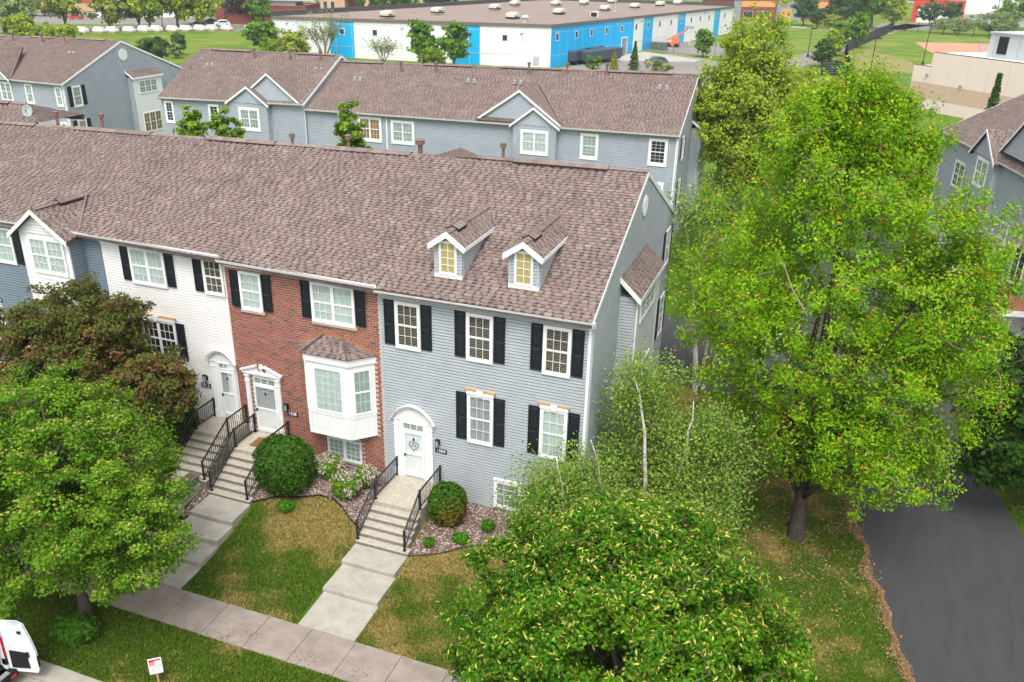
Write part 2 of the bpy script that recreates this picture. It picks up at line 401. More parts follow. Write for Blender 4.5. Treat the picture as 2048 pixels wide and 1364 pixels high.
def shingle_plane(parent, c, indiv=0, near=None):
    """c: eave-left, eave-right, ridge-right, ridge-left world points seen from outside; shingles laid in courses"""
    c = [Vector(q) for q in c]
    up = ((c[3]-c[0])+(c[2]-c[1])); L = max((c[3]-c[0]).length, (c[2]-c[1]).length); upn = up.normalized()
    al = ((c[1]-c[0])+(c[2]-c[3])).normalized(); nn = al.cross(upn).normalized()
    if nn.z < 0: nn = -nn
    rows = max(1, int(round(L/EXPO))); V = []; Cc = []; tabs = []
    for r in range(rows):
        a = lerp(c[0], c[3], r/rows); b_ = lerp(c[1], c[2], r/rows); a2 = lerp(c[0], c[3], min(1, (r+1)/rows)); b2 = lerp(c[1], c[2], min(1, (r+1)/rows))
        wd = (b_-a).length
        if wd < .05: continue
        # continuous under-course; dark lower strip is printed band plus painted gap shade
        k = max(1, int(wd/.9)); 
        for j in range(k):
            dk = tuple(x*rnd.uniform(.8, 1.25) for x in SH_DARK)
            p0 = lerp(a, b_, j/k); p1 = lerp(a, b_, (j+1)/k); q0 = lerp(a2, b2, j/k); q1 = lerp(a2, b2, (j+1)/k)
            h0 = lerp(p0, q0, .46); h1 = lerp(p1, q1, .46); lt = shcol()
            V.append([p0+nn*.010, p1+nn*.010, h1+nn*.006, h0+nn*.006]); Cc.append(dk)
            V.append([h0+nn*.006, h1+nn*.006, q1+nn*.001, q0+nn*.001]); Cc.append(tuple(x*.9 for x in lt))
        u = -rnd.uniform(0, .25); d_ = (b_-a)/wd
        while u < wd:
            w_ = rnd.choice((.13, .16, .19, .22, .26)); g = rnd.choice((.08, .10, .12, .15, .18))
            x0 = max(0, u); x1 = min(wd, u+w_)
            if x1-x0 > .03: tabs.append((a+d_*((x0+x1)/2), x1-x0, d_))
            u += w_+g
    sel = set()
    if indiv:
        o = sorted(range(len(tabs)), key=lambda i: (tabs[i][0]-Vector(CAM)).length); sel = set(o[:indiv])
        ms = shingle_meshes()
        for i in o[:indiv]:
            q, w_, d_ = tabs[i]
            so_ = bpy.data.objects.new('shingle', rnd.choice(ms)); COL.objects.link(so_)
            m = Matrix((d_, d_.cross(upn).cross(d_).normalized() if False else upn, nn)).transposed().to_4x4(); m.translation = q
            so_.matrix_world = m @ Matrix.Diagonal((w_, 1, 1, 1)); loc = so_.location.copy()
            so_.parent = parent; so_.location = loc-worldloc(parent)
    ex = (upn*EXPO*1.12)
    for i, (q, w_, d_) in enumerate(tabs):
        if i in sel: continue
        cc = shcol(); l = q-d_*(w_/2); r_ = q+d_*(w_/2)
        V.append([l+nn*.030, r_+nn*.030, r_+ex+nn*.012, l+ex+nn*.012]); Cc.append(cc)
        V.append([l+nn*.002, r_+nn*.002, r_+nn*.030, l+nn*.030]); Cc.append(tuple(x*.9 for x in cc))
        V.append([l+nn*.002, l+nn*.030, l+ex+nn*.012, l+ex+nn*.0118]); Cc.append(cc)
        V.append([r_+nn*.030, r_+nn*.002, r_+ex+nn*.0118, r_+ex+nn*.012]); Cc.append(cc)
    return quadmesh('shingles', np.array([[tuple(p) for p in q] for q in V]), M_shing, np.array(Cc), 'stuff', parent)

_board = {}
def siding(parent, fr, spans, z0, z1, mt, expo=.121, holes=()):
    """one clapboard object per course; spans(z) -> list of (u0,u1)"""
    key = mt.name
    if key not in _board:
        b = MB(Fr((0, 0, 0), (1, 0, 0), (0, 1, 0))); t = .034 if mt.name == 'white_vinyl' else .052; zt = expo*.74
        P = [(0, 0, 0), (1, 0, 0), (1, t, 0), (0, t, 0), (1, t-.005, zt), (0, t-.005, zt), (1, .0, zt+.003), (0, .0, zt+.003)]
        b.face([P[3], P[2], P[4], P[5]]); b.face([P[5], P[4], P[6], P[7]]); b.face([P[0], P[1], P[2], P[3]]); b.face([P[0], P[3], P[5], P[7]]); b.face([P[1], P[6], P[4], P[2]])
        _board[key] = b.mesh('siding_board', mt)
    n = int((z1-z0)/expo)
    for k in range(n+1):
        z = z0+k*expo
        if z > z1-.01: break
        for (u0, u1) in spans(z+expo*.5):
            if u1-u0 < .04: continue
            o = bpy.data.objects.new('siding_board', _board[key]); COL.objects.link(o)
            m = Matrix((fr.u, fr.n, Vector((0, 0, 1)))).transposed().to_4x4(); m.translation = fr.P(u0, 0, z)
            o.matrix_world = m @ Matrix.Diagonal((u1-u0, 1, min(1, (z1-z)/expo+.001), 1)); loc = o.location.copy()
            o.parent = parent; o.location = loc-worldloc(parent)

def window(par, fr, u0, u1, z0, z1, units=1, cols=3, rows=2, fill='blind', case=.075, sill=None, head=None, split=.5, n0=.054, hung=True, name='window'):
    """casing, sashes with muntins, glass and what hangs behind it; lies on the wall face at n0"""
    b = MB(fr); cw = case
    b.ring(u0, u1, z0, z1, cw, n0, n0+.055, wb=cw*1.35)
    if sill: b.box(u0-.02, u1+.02, n0, n0+.075, z0-.06, z0+.02)
    if head: b.box(u0-.02, u1+.02, n0, n0+.075, z1-.01, z1+head)
    fu0, fu1, fz0, fz1 = u0+cw, u1-cw, z0+cw*1.35, z1-cw
    wu = (fu1-fu0-(units-1)*.06)/units
    for k in range(units-1): b.box(fu0+wu*(k+1)+.06*k, fu0+wu*(k+1)+.06*(k+1), n0, n0+.05, fz0, fz1)
    wn = b.build(name, M_white, par)
    s = MB(fr); sl_ = MB(fr); pn = MB(fr); bk = MB(fr)
    for k in range(units):
        a = fu0+k*(wu+.06); e = a+wu; zm = lerp(fz0, fz1, split)
        parts = [(fz0, zm, .024), (zm, fz1, .034)] if hung else [(fz0, fz1, .03)]
        for zi, (p, q, nn) in enumerate(parts):
            sw_ = .038; s.ring(a, e, p, q, sw_, n0+nn-.012, n0+nn+.012)
            if cols:
                for c in range(1, cols):
                    uc = lerp(a+sw_, e-sw_, c/cols); s.box(uc-.008, uc+.008, n0+nn-.004, n0+nn+.009, p+sw_, q-sw_)
                for r in range(1, rows):
                    zr = lerp(p+sw_, q-sw_, r/rows); s.box(a+sw_, e-sw_, n0+nn-.0045, n0+nn+.0085, zr-.008, zr+.008)
            pn.face([fr.P(a+sw_, n0+nn, p+sw_), fr.P(e-sw_, n0+nn, p+sw_), fr.P(e-sw_, n0+nn, q-sw_), fr.P(a+sw_, n0+nn, q-sw_)])
        bk.box(a, e, n0-.012, n0+.003, fz0, fz1)
        if fill == 'blind':
            z = fz0+.03
            while z < fz1-.02:
                sl_.face([fr.P(a+.02, n0+.004, z+.005), fr.P(e-.02, n0+.004, z+.005), fr.P(e-.02, n0+.018, z-.005), fr.P(a+.02, n0+.018, z-.005)]); z += .060
    s.build('sash', M_white, wn)
    pn.build('pane', M_glass, wn)
    bm_ = {'blind': M_dark, 'dark': M_dark, 'curtain': M_curt, 'grey': M_curt2, 'yellow': M_yel, 'warm': M_warm, 'green': M_green}[fill]
    nm_ = {'blind': 'interior', 'dark': 'interior', 'curtain': 'curtain', 'grey': 'curtain', 'yellow': 'window_shade', 'warm': 'window_shade', 'green': 'window_shade'}[fill]
    bk.build(nm_, bm_, wn)
    if sl_.f: sl_.build('blind', M_blind, wn)
    return wn
def shutter(par, fr, u0, u1, z0, z1, n0=.054):
    b = MB(fr); b.box(u0, u1, n0, n0+.02, z0, z1); s = .055; zm = lerp(z0, z1, .5)
    b.ring(u0, u1, z0, z1, s, n0+.0205, n0+.040, wb=.09, wt=.075); b.box(u0+s, u1-s, n0+.0205, n0+.0395, zm-.045, zm+.045)
    o = b.build('shutter', M_shut, par)
    for (p, q) in ((z0+.09, zm-.045), (zm+.045, z1-.075)):
        m = .035; c = MB(fr); a0, a1, c0, c1 = u0+s+.004, u1-s-.004, p+.004, q-.004
        P = fr.P; i0, i1 = n0+.021, n0+.037
        c.hexa([P(a0, i0, c0), P(a1, i0, c0), P(a1, i0, c1), P(a0, i0, c1), P(a0+m, i1, c0+m), P(a1-m, i1, c0+m), P(a1-m, i1, c1-m), P(a0+m, i1, c1-m)])
        c.build('panel', M_shut, o)
    return o
def gutter(par, fr, u0, u1, za, zb, n=.40, mt=None):
    """gutter trough along an eave, may fall from za to zb"""
    b = MB(fr); P = fr.P; prof = [(n-.11, -.11), (n-.02, -.11), (n+.02, 0), (n, 0), (n-.03, -.09), (n-.10, -.09), (n-.10, 0), (n-.11, 0)]
    A = [P(u0, q, za+z) for q, z in prof]; B = [P(u1, q, zb+z) for q, z in prof]; k = len(prof)
    b.v = [tuple(q) for q in A+B]; b.f = [(i, (i+1) % k, k+(i+1) % k, k+i) for i in range(k)]+[tuple(range(k)), tuple(range(2*k-1, k-1, -1))]; b.c = [None]*len(b.f)
    return b.build('gutter', mt or M_white, par)
def cornice(par, fr, u0, u1, z1, dent=True, n0=.01):
    """frieze board with dentil blocks and soffit under an eave"""
    b = MB(fr); b.box(u0, u1, n0, n0+.065, z1-.30, z1-.10); b.box(u0, u1, n0, .37, z1-.099, z1-.06)
    b.box(u0, u1, n0+.0655, n0+.11, z1-.14, z1-.1005)
    o = b.build('cornice', M_white, par)
    if dent:
        d = MB(fr); u = u0+.03
        while u < u1-.05: d.box(u, u+.055, n0+.0655, n0+.11, z1-.205, z1-.1405); u += .115
        d.build('dentil_row', M_white, o)
    return o
def downspout(par, fr, u, z0, z1, n=.30, w_=.08, mt=None, nb=.03):
    b = MB(fr); b.box(u-w_/2, u+w_/2, nb, nb+.07, z0, z1-.35)
    P = fr.P; q = [(u-w_/2, nb, z1-.35), (u+w_/2, nb, z1-.35), (u+w_/2, nb+.07, z1-.35), (u-w_/2, nb+.07, z1-.35), (u-w_/2, n-.05, z1-.06), (u+w_/2, n-.05, z1-.06), (u+w_/2, n+.02, z1-.06), (u-w_/2, n+.02, z1-.06)]
    b.hexa([P(*a) for a in q]); b.box(u-w_/2, u+w_/2, nb, nb+.22, z0-.06, z0-.0005)
    return b.build('downspout', mt or M_white, par)
def vent_pipe(par, p, h=.9, r=.075, cap=True):
    p = Vector(p); b = MB(); b.bar(p-Vector((0, 0, .3)), p+Vector((0, 0, h)), r, n=10); b.bar(p-Vector((0, 0, .05)), p+Vector((0, 0, .12)), r*2.2, r*1.2, n=10)
    o = b.build('vent_pipe', M_pipe, par, smooth=False)
    if cap:
        c = MB(); c.bar(p+Vector((0, 0, h-.02)), p+Vector((0, 0, h+.16)), r*1.9, n=10); c.bar(p+Vector((0, 0, h+.16)), p+Vector((0, 0, h+.2)), r*2.1, r*1.2, n=10); c.build('pipe_cap', M_pipe, o)
    return o
def roof_vent(par, p, slope_dir=(0, -1)):
    p = Vector(p); o = None
    for k in (0, .55):
        b = MB(); q = p+Vector((k, 0, 0)); b.box(q.x-.14, q.x+.14, q.y-.16, q.y+.16, q.z-.12, q.z+.03); b.bar(q+Vector((0, -.02, .03)), q+Vector((0, -.06, .20)), .15, .12, n=10)
        b.build('roof_vent', M_metal, par)
def oval_vent(par, fr, u, z, ru, rz, n0=.056):
    b = MB(fr); k = 22; b.prism([(u+ru*math.cos(2*math.pi*i/k), z+rz*math.sin(2*math.pi*i/k)) for i in range(k)], n0, n0+.03)
    o = b.build('gable_vent', M_white, par)
    s = MB(fr)
    for i in range(7):
        zz = z+rz*.72*(i/3-1); hw = ru*.8*math.sqrt(max(0, 1-((zz-z)/rz)**2)); s.box(u-hw, u+hw, n0+.0305, n0+.042, zz-.02, zz+.01)
    s.build('louvre', M_white, o)
def text_obj(par, name, txt, fr, u, n, z, size, mt, depth=.004):
    cu = bpy.data.curves.new(name, 'FONT'); cu.body = txt; cu.size = size; cu.align_x = 'CENTER'; cu.align_y = 'CENTER'; cu.extrude = depth
    tmp = bpy.data.objects.new('tmp', cu); me = bpy.data.meshes.new_from_object(tmp); bpy.data.objects.remove(tmp); bpy.data.curves.remove(cu)
    me.materials.clear(); me.materials.append(mt)
    o = bpy.data.objects.new(name, me); COL.objects.link(o)
    m = Matrix((fr.u, Vector((0, 0, 1)), fr.n)).transposed().to_4x4(); m.translation = fr.P(u, n, z); o.matrix_world = m
    loc = o.location.copy(); o.parent = par; o.location = loc-worldloc(par); return o
def number_plate(par, fr, u, z, txt, n0=.055):
    b = MB(fr); b.box(u-.24, u+.24, n0, n0+.02, z-.09, z+.09); o = b.build('number_plate', M_shut, par, label='black number plate reading '+txt)
    text_obj(o, 'digits', txt, fr, u, n0+.024, z, .19, M_num)
def porch_lamp(par, fr, u, z, n0=.055):
    b = MB(fr); b.box(u-.06, u+.06, n0, n0+.03, z-.1, z+.12); b.bar(fr.P(u, n0+.02, z+.06), fr.P(u, n0+.15, z+.16), .014, n=6)
    b.bar(fr.P(u, n0+.15, z+.16), fr.P(u, n0+.15, z+.22), .09, .02, n=8)
    b.bar(fr.P(u, n0+.15, z-.17), fr.P(u, n0+.15, z-.14), .05, n=8)
    for k in range(4):
        a = math.pi/2*k+.7; b.bar(fr.P(u+.06*math.cos(a), n0+.15+.06*math.sin(a), z-.15), fr.P(u+.08*math.cos(a), n0+.15+.08*math.sin(a), z+.16), .008, n=4)
    o = b.build('porch_lamp', M_black, par)
    g = MB(fr); g.bar(fr.P(u, n0+.15, z-.13), fr.P(u, n0+.15, z+.15), .045, .06, n=8); g.build('lamp_glass', M_lgrey, o)
def arch_pts(u0, u1, z, rise, k=14):
    pts = []
    for i in range(k+1):
        t = i/k; pts.append((lerp(u0, u1, t), z+rise*math.sin(math.pi*t)**.75))
    return pts
def front_door(par, fr, u0, u1, z0, z1, screen=False, n0=.06, heart=False):
    """storm door with a mid rail and the panelled door behind it, transom of three panes above"""
    d = MB(fr); d.box(u0, u1, n0-.03, n0+.01, z0, z1)
    for (p, q) in ((.10, .40), (.46, .92)):
        for (a, e) in ((.14, .46), (.54, .86)):
            d.ring(lerp(u0, u1, a), lerp(u0, u1, e), lerp(z0, z1, p), lerp(z0, z1, q), .02, n0+.0101, n0+.018)
    o = d.build('door', M_doorg if screen else M_door, par)
    s = MB(fr); w_ = .085; s.ring(u0, u1, z0, z1, w_, n0+.02, n0+.06, wb=.16, wt=.085); zm = lerp(z0, z1, .50); s.box(u0+w_, u1-w_, n0+.022, n0+.058, zm-.035, zm+.035)
    if screen: s.box(u0+w_, u1-w_, n0+.024, n0+.034, z0+.16, zm-.035)
    s.build('storm_door', M_white, o)
    g = MB(fr); g.face([fr.P(u0+w_, n0+.045, z0+.16), fr.P(u1-w_, n0+.045, z0+.16), fr.P(u1-w_, n0+.045, z1-w_), fr.P(u0+w_, n0+.045, z1-w_)]); g.build('pane', M_glass, o)
    h = MB(fr); hu = u0+.05 if not screen else u0+.06
    h.box(hu-.02, hu+.02, n0+.0605, n0+.10, zm-.14, zm-.0); h.box(hu-.015, hu+.09, n0+.07, n0+.09, zm-.05, zm-.025)
    h.build('handle', M_black, o)
    k = MB(fr); uc = (u0+u1)/2; zc = lerp(z0, z1, .84); k.prism([(uc-.05, zc-.02), (uc, zc-.07), (uc+.05, zc-.02), (uc+.02, zc+.03), (uc, zc+.09), (uc-.02, zc+.03)], n0+.0465, n0+.06); k.build('knocker', M_black, o)
    if heart:
        q = []
        for i in range(41):
            t = 2*math.pi*i/40; hx = 16*math.sin(t)**3; hy = 13*math.cos(t)-5*math.cos(2*t)-2*math.cos(3*t)-math.cos(4*t)
            q.append(fr.P(uc+hx*.0125+rnd.uniform(-.006, .006), n0+.06, lerp(z0, z1, .70)+hy*.014))
        wv = MB(fr); wv.tube(q, [.011]*41, 5)
        for sg in (-1, 1): wv.tube([fr.P(uc+sg*.02, n0+.06, lerp(z0, z1, .70)-.02), fr.P(uc+sg*.06, n0+.065, lerp(z0, z1, .70)+.03), fr.P(uc+sg*.11, n0+.06, lerp(z0, z1, .70)-.03)], [.006, .024, .006], 5)
        wv.build('heart_wreath', M_black, o)
    return o
def transom(par, fr, u0, u1, z0, z1, n0=.06):
    b = MB(fr); b.ring(u0, u1, z0, z1, .05, n0, n0+.04)
    for k in (1, 2): uc = lerp(u0+.05, u1-.05, k/3); b.box(uc-.014, uc+.014, n0, n0+.038, z0+.05, z1-.05)
    o = b.build('transom', M_white, par)
    i = MB(fr); i.box(u0+.05, u1-.05, n0-.02, n0+.006, z0+.05, z1-.05); i.build('interior', M_green, o)
    g = MB(fr); g.face([fr.P(u0+.05, n0+.022, z0+.05), fr.P(u1-.05, n0+.022, z0+.05), fr.P(u1-.05, n0+.022, z1-.05), fr.P(u0+.05, n0+.022, z1-.05)]); g.build('pane', M_glass, o)
def pilasters(b, fr, u0, u1, z0, z1, w_=.24, n0=.03):
    for (a, e) in ((u0, u0+w_), (u1-w_, u1)):
        b.box(a+.02, e-.02, n0, n0+.09, z0, z1); b.box(a, e, n0, n0+.12, z0, z0+.36); b.box(a, e, n0, n0+.115, z1-.30, z1-.26); b.box(a, e, n0, n0+.12, z1-.06, z1)
        for k in (1, 2, 3): uc = lerp(a+.02, e-.02, k/4); b.box(uc-.012, uc+.012, n0+.09, n0+.099, z0+.4, z1-.34)
def arch_surround(par, fr, u0, u1, z0, zsp, rise):
    b = MB(fr); pilasters(b, fr, u0, u1, z0, zsp, n0=.016)
    b.box(u0+.222, u0+.44, .02, .075, z0, zsp); b.box(u1-.44, u1-.222, .02, .075, z0, zsp)
    pts = arch_pts(u0+.02, u1-.02, zsp, rise); b.prism(pts+[(u1-.02, zsp-.13), (u0+.02, zsp-.13)], .02, .085)
    o = b.build('door_surround', M_white, par)
    c = MB(fr); up = arch_pts(u0-.11, u1+.11, zsp-.02, rise+.13); lo = arch_pts(u0-.02, u1+.02, zsp-.02, rise+.02)
    P = fr.P
    for i in range(len(up)-1):
        q = [lo[i], lo[i+1], up[i+1], up[i]]
        c.hexa([P(*(q[0][0], .0855, q[0][1])), P(q[1][0], .0855, q[1][1]), P(q[2][0], .0855, q[2][1]), P(q[3][0], .0855, q[3][1]), P(q[0][0], .20, q[0][1]), P(q[1][0], .20, q[1][1]), P(q[2][0], .26, q[2][1]), P(q[3][0], .26, q[3][1])])
    c.build('arch_moulding', M_white, o)
def lintel(par, fr, u0, u1, z, n0=.05):
    """white head board with a keystone and the bare wood strips lying on it"""
    b = MB(fr); b.box(u0-.02, u1+.02, n0+.002, n0+.09, z, z+.15); o = b.build('window_head', M_white, par)
    k = MB(fr); um = (u0+u1)/2; k.prism([(um-.08, z-.02), (um+.08, z-.02), (um+.12, z+.22), (um-.12, z+.22)], n0+.0905, n0+.13); k.build('keystone', M_white, o)
    for (a, e) in ((u0-.08, um-.13), (um+.13, u1+.08)):
        t = MB(fr); t.box(a, e, n0+.001, n0+.10, z+.1505, z+.20); t.build('wood_strip', M_wood, o)
def rake(par, a, b, drop=.2, th=.03, out_=(1, 0, 0), mt=None, name='rake_board'):
    a = Vector(a); b = Vector(b); o_ = Vector(out_)*th; z = Vector((0, 0, drop)); m = MB()
    m.hexa([a-z, b-z, b-z+o_, a-z+o_, a, b, b+o_, a+o_]); return m.build(name, mt or M_white, par)
def gabled_front(par, fr, uL, uR, zE, uA, zA, yback, nf, mt, ov=.12, wall=True, band=.0):
    """cross gable: pediment face at n=nf and its two shingled slopes running back to n=-yback at the ridge"""
    P = fr.P
    ridge_b = P(uA, -yback, zA)
    s = MB(fr)
    for sg, u in ((-1, uL), (1, uR)):
        dz = (zA-zE); du = abs(u-uA)
        e = P(u+sg*ov*.6, nf+ov, zE-dz/du*ov*.6); eb = P(u+sg*.0, -.02, zE); r = P(uA, nf+ov, zA)
        q = [e, eb, ridge_b, r]
        s.slab([Vector(a)+Vector((0, 0, -.05)) for a in q], .10)
    ro = s.build('gable_roof', M_roofb, par)
    for sg, u in ((-1, uL), (1, uR)):
        dz = (zA-zE); du = abs(u-uA); e = P(u+sg*ov*.6, nf+ov, zE-dz/du*ov*.6); eb = P(u, -.02, zE); r = P(uA, nf+ov, zA)
        if sg > 0: shingle_plane(ro, [e, eb, ridge_b, r])
        else: shingle_plane(ro, [eb, e, r, ridge_b])
    w_ = MB(fr); w_.prism([(uL, zE), (uR, zE), (uA, zA-.06)], -.05, nf); wo = w_.build('gable_wall', mt, par)
    slope = lambda z: [(lerp(uL, uA, max(0, min(1, (z-zE)/(zA-zE)))), lerp(uR, uA, max(0, min(1, (z-zE)/(zA-zE)))))]
    siding(wo, fr.shift(nf), slope, zE, zA-.12, mt)
    for sg, u in ((-1, uL), (1, uR)):
        a = P(u+sg*ov*.6, nf+ov, zE-(zA-zE)/abs(u-uA)*ov*.6+.02); b_ = P(uA, nf+ov, zA+.02); rake(par, a, b_, .19, .03, tuple(fr.n))
    return ro
def ridge_line(par, pts, vents=()):
    """hip-and-ridge caps along the ridge with raised black edged vents"""
    b = MB()
    for a, c in zip(pts[:-1], pts[1:]):
        a = Vector(a); c = Vector(c); L = (c-a).length; k = max(1, int(L/.2)); d_ = (c-a)/L; sd = Vector((-d_.y, d_.x, 0)).normalized()
        for i in range(k):
            b.col = shcol(); p = a+d_*(L*i/k); q = a+d_*(L*(i+1)/k+.02); h0, h1 = .075, .055
            for sg in (-1, 1):
                v = [p+Vector((0, 0, h0)), q+Vector((0, 0, h1)), q+sd*sg*.15+Vector((0, 0, h1-.075)), p+sd*sg*.15+Vector((0, 0, h0-.075))]
                b.face(v if sg > 0 else v[::-1])
            b.face([p+Vector((0, 0, h0)), p+sd*.15+Vector((0, 0, h0-.075)), p-sd*.15+Vector((0, 0, h0-.075))])
    b.build('ridge_caps', M_shing, par, kind='stuff')
    for (p, q) in vents:
        p = Vector(p); q = Vector(q); m = MB(); d_ = (q-p).normalized(); sd = Vector((-d_.y, d_.x, 0)).normalized()
        for sg in (-1, 1):
            lo = [p+sd*sg*.02-Vector((0, 0, .03)), q+sd*sg*.02-Vector((0, 0, .03)), q+sd*sg*.24-Vector((0, 0, .14)), p+sd*sg*.24-Vector((0, 0, .14))]
            m.hexa(lo+[a+Vector((0, 0, .125)) for a in lo])
        o = m.build('ridge_vent', M_ridge, par)
        L = (q-p).length; k = max(2, int(L/.25)); c = MB()
        for i in range(k):
            c.col = shcol(); a = p+(q-p)*(i/k); e = p+(q-p)*((i+1)/k)
            for sg in (-1, 1):
                v = [a+Vector((0, 0, .12)), e+Vector((0, 0, .11)), e+sd*sg*.25+Vector((0, 0, -.012)), a+sd*sg*.25+Vector((0, 0, -.002))]; c.face(v if sg > 0 else v[::-1])
        c.build('vent_caps', M_shing, o)
# ------------------------------------------------------------------ the front row of townhouses
D = 14.3; RY = D/2
def house_shell(th, x0, x1, ze0, ze1, zr0, zr1, base0, base1, wallm, gable=False, yw=0.0, n_ind=300, right_over=0.0, yfront=-.42, rear_over=.4):
    """walls, foundation, roof slab with shingles; eave z ze0..ze1 (left..right), ridge zr0..zr1"""
    b = MB(); b.hexa([(x0, yw, min(base0, base1)-.6), (x1, yw, min(base0, base1)-.6), (x1, D, -.6), (x0, D, -.6), (x0, yw, ze0-.25), (x1, yw, ze1-.25), (x1, D, ze1-.25), (x0, D, ze0-.25)])
    wl = b.build('wall', wallm, th)
    f = MB(); f.hexa([(x0, yw-.03, min(base0, base1)-.6), (x1, yw-.03, base1-.6), (x1, yw+.1, base1-.6), (x0, yw+.1, base0-.6), (x0, yw-.03, base0+.18), (x1, yw-.03, base1+.18), (x1, yw+.1, base1+.18), (x0, yw+.1, base0+.18)])
    f.build('foundation', M_found, th)
    xr = x1+right_over
    el, er, rr, rl = (x0, yfront, ze0), (xr, yfront, ze1), (xr, RY, zr1), (x0, RY, zr0)
    bl, br = (x0, D+rear_over, ze0), (xr, D+rear_over, ze1)
    s = MB(); s.slab_strips([el, er, rr, rl], .16); s.slab_strips([rl, rr, br, bl], .16); ro = s.build('roof', M_roofb, th)
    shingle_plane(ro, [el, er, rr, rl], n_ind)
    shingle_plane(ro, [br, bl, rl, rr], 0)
    return wl, ro
# ---- grey end unit
G = thing('grey_townhouse', 'grey vinyl end townhouse numbered 1504 with two dormers and an arched white door', 'townhouse', (-4, 7, .5))
gx0 = -8.06
gw, gr = house_shell(G, gx0, 0, 9.30, 9.28, 12.62, 12.78, .84, .58, M_gsid, right_over=.06)
siding(gw, W0F, lambda z: [(gx0+.07, -.07)], .84, 9.0, M_gsid)
b = MB(W0F); b.box(gx0, gx0+.07, .0, .06, .8, 9.0); b.build('corner_board', M_gsid, G); b = MB(W0F); b.box(-.07, .03, .0, .06, .6, 9.0); b.build('corner_board', M_gsid, G)
cornice(G, W0F, gx0-.0, .10, 9.24); gutter(G, W0F, gx0-.02, .12, 9.24, 9.29, .43)
downspout(G, W0F, -.06, .7, 9.25, .36, .10)
for (a, e, za, zb) in ((-7.43, -6.41, 6.95, 8.815), (-4.60, -3.575, 6.95, 8.815), (-1.715, -.70, 6.95, 8.815)):
    window(G, W0F, a, e, za, zb, fill='blind', case=.09)
    shutter(G, W0F, a-.45, a-.03, za+.10, zb+.0); shutter(G, W0F, e+.03, e+.45, za+.10, zb+.0)
for (a, e) in ((-4.56, -3.53), (-1.72, -.70)):
    window(G, W0F, a, e, 3.55, 5.62, fill='grey' if a < -3 else 'curtain', case=.09)
    lintel(G, W0F, a, e, 5.62); shutter(G, W0F, a-.45, a-.03, 3.65, 5.62); shutter(G, W0F, e+.03, e+.45, 3.65, 5.62)
window(G, W0F, -3.45, -2.35, .92, 2.14, fill='grey', case=.09, cols=3, rows=4, hung=False, head=.08)
front_door(G, W0F, -7.235, -6.365, 1.50, 3.48, heart=True)
b = MB(W0F); b.box(-7.235, -6.365, -.03, .05, 1.38, 1.50); b.build('threshold', M_white, G)
transom(G, W0F, -7.27, -6.33, 3.50, 3.86); arch_surround(G, W0F, -7.66, -5.98, 1.40, 3.98, .58)
porch_lamp(G, W0F, -5.76, 3.25); number_plate(G, W0F, -5.66, 2.88, '1504')
# end wall facing the driveway
EF = Fr((0, 0, 0), (0, 1, 0), (1, 0, 0))
b = MB(EF); b.prism([(0, 9.0), (D, 9.0), (D, 9.2), (RY, 12.62), (0, 9.2)], -.12, -.004); gab = b.build('gable_wall', M_gsid, G)
def gspan(z):
    if z < 9.2: return [(.07, D-.05)]
    t = (z-9.2)/(12.66-9.2); return [(lerp(0, RY, t), lerp(D, RY, t))]
siding(gw, EF, gspan, .62, 9.2, M_gsid); siding(gab, EF, gspan, 9.2+.104*.0, 12.55, M_gsid)
b = MB(EF); b.box(-.03, .07, .0, .06, .6, 9.0); b.build('corner_board', M_gsid, G)
rake(G, (.055, -.40, 9.27), (.055, RY, 12.79), .20); rake(G, (.055, D+.40, 9.27), (.055, RY, 12.79), .20)
gutter(G, Fr((0, D, 0), (-1, 0, 0), (0, 1, 0)), -.12, 8.06, 9.27, 9.22, .43)
oval_vent(G, EF, 6.97, 11.45, .47, .43)
for z0_, z1_, fl in ((7.0, 8.85, 'grey'), (3.4, 5.55, 'dark')):
    window(G, EF, 12.65, 13.75, z0_, z1_, fill=fl, case=.09); shutter(G, EF, 12.18, 12.60, z0_+.1, z1_); shutter(G, EF, 13.80, 14.22, z0_+.1, z1_)
# two storey box bay on the end wall
b = MB(EF); b.box(3.72, 7.9, -.02, .70, 1.0, 8.78); bx = b.build('box_bay', M_gsid, G)
NF = Fr((0, 3.72, 0), (1, 0, 0), (0, -1, 0)); siding(bx, NF, lambda z: [(.02, .64)], 1.0, 8.75, M_slate if False else M_gsid)
b = MB(EF); b.box(3.69, 7.93, .7005, .73, .95, 8.75); b.box(3.69, 3.82, .7305, .75, .95, 8.75); b.box(7.80, 7.93, .7305, .75, .95, 8.75); b.build('bay_front', M_white, bx)
window(G, EF, 4.3, 7.0, 7.55, 8.6, units=3, cols=2, rows=2, fill='green', n0=.73); window(G, EF, 4.3, 7.0, 3.4, 5.4, units=3, cols=2, rows=3, fill='warm', n0=.73)
s = MB(); q = [(.86, 3.52, 8.82), (.86, 8.1, 8.82), (-.02, 8.1, 9.62), (-.02, 3.52, 9.62)]; s.slab([Vector(a) for a in q], .12); br_ = s.build('bay_roof', M_roofb, G)
shingle_plane(br_, [Vector(a)+Vector((0, 0, .012)) for a in q])
rake(G, (.88, 3.50, 8.84), (0, 3.50, 9.66), .22, .03, (0, -1, 0)); b = MB(EF); b.box(3.50, 8.12, .8605, .89, 8.62, 8.83); b.build('bay_fascia', M_white, G)
b = MB(EF); b.box(3.50, 8.1, .012, .05, 9.58, 9.74); b.build('bay_flashing', M_gsid, G)
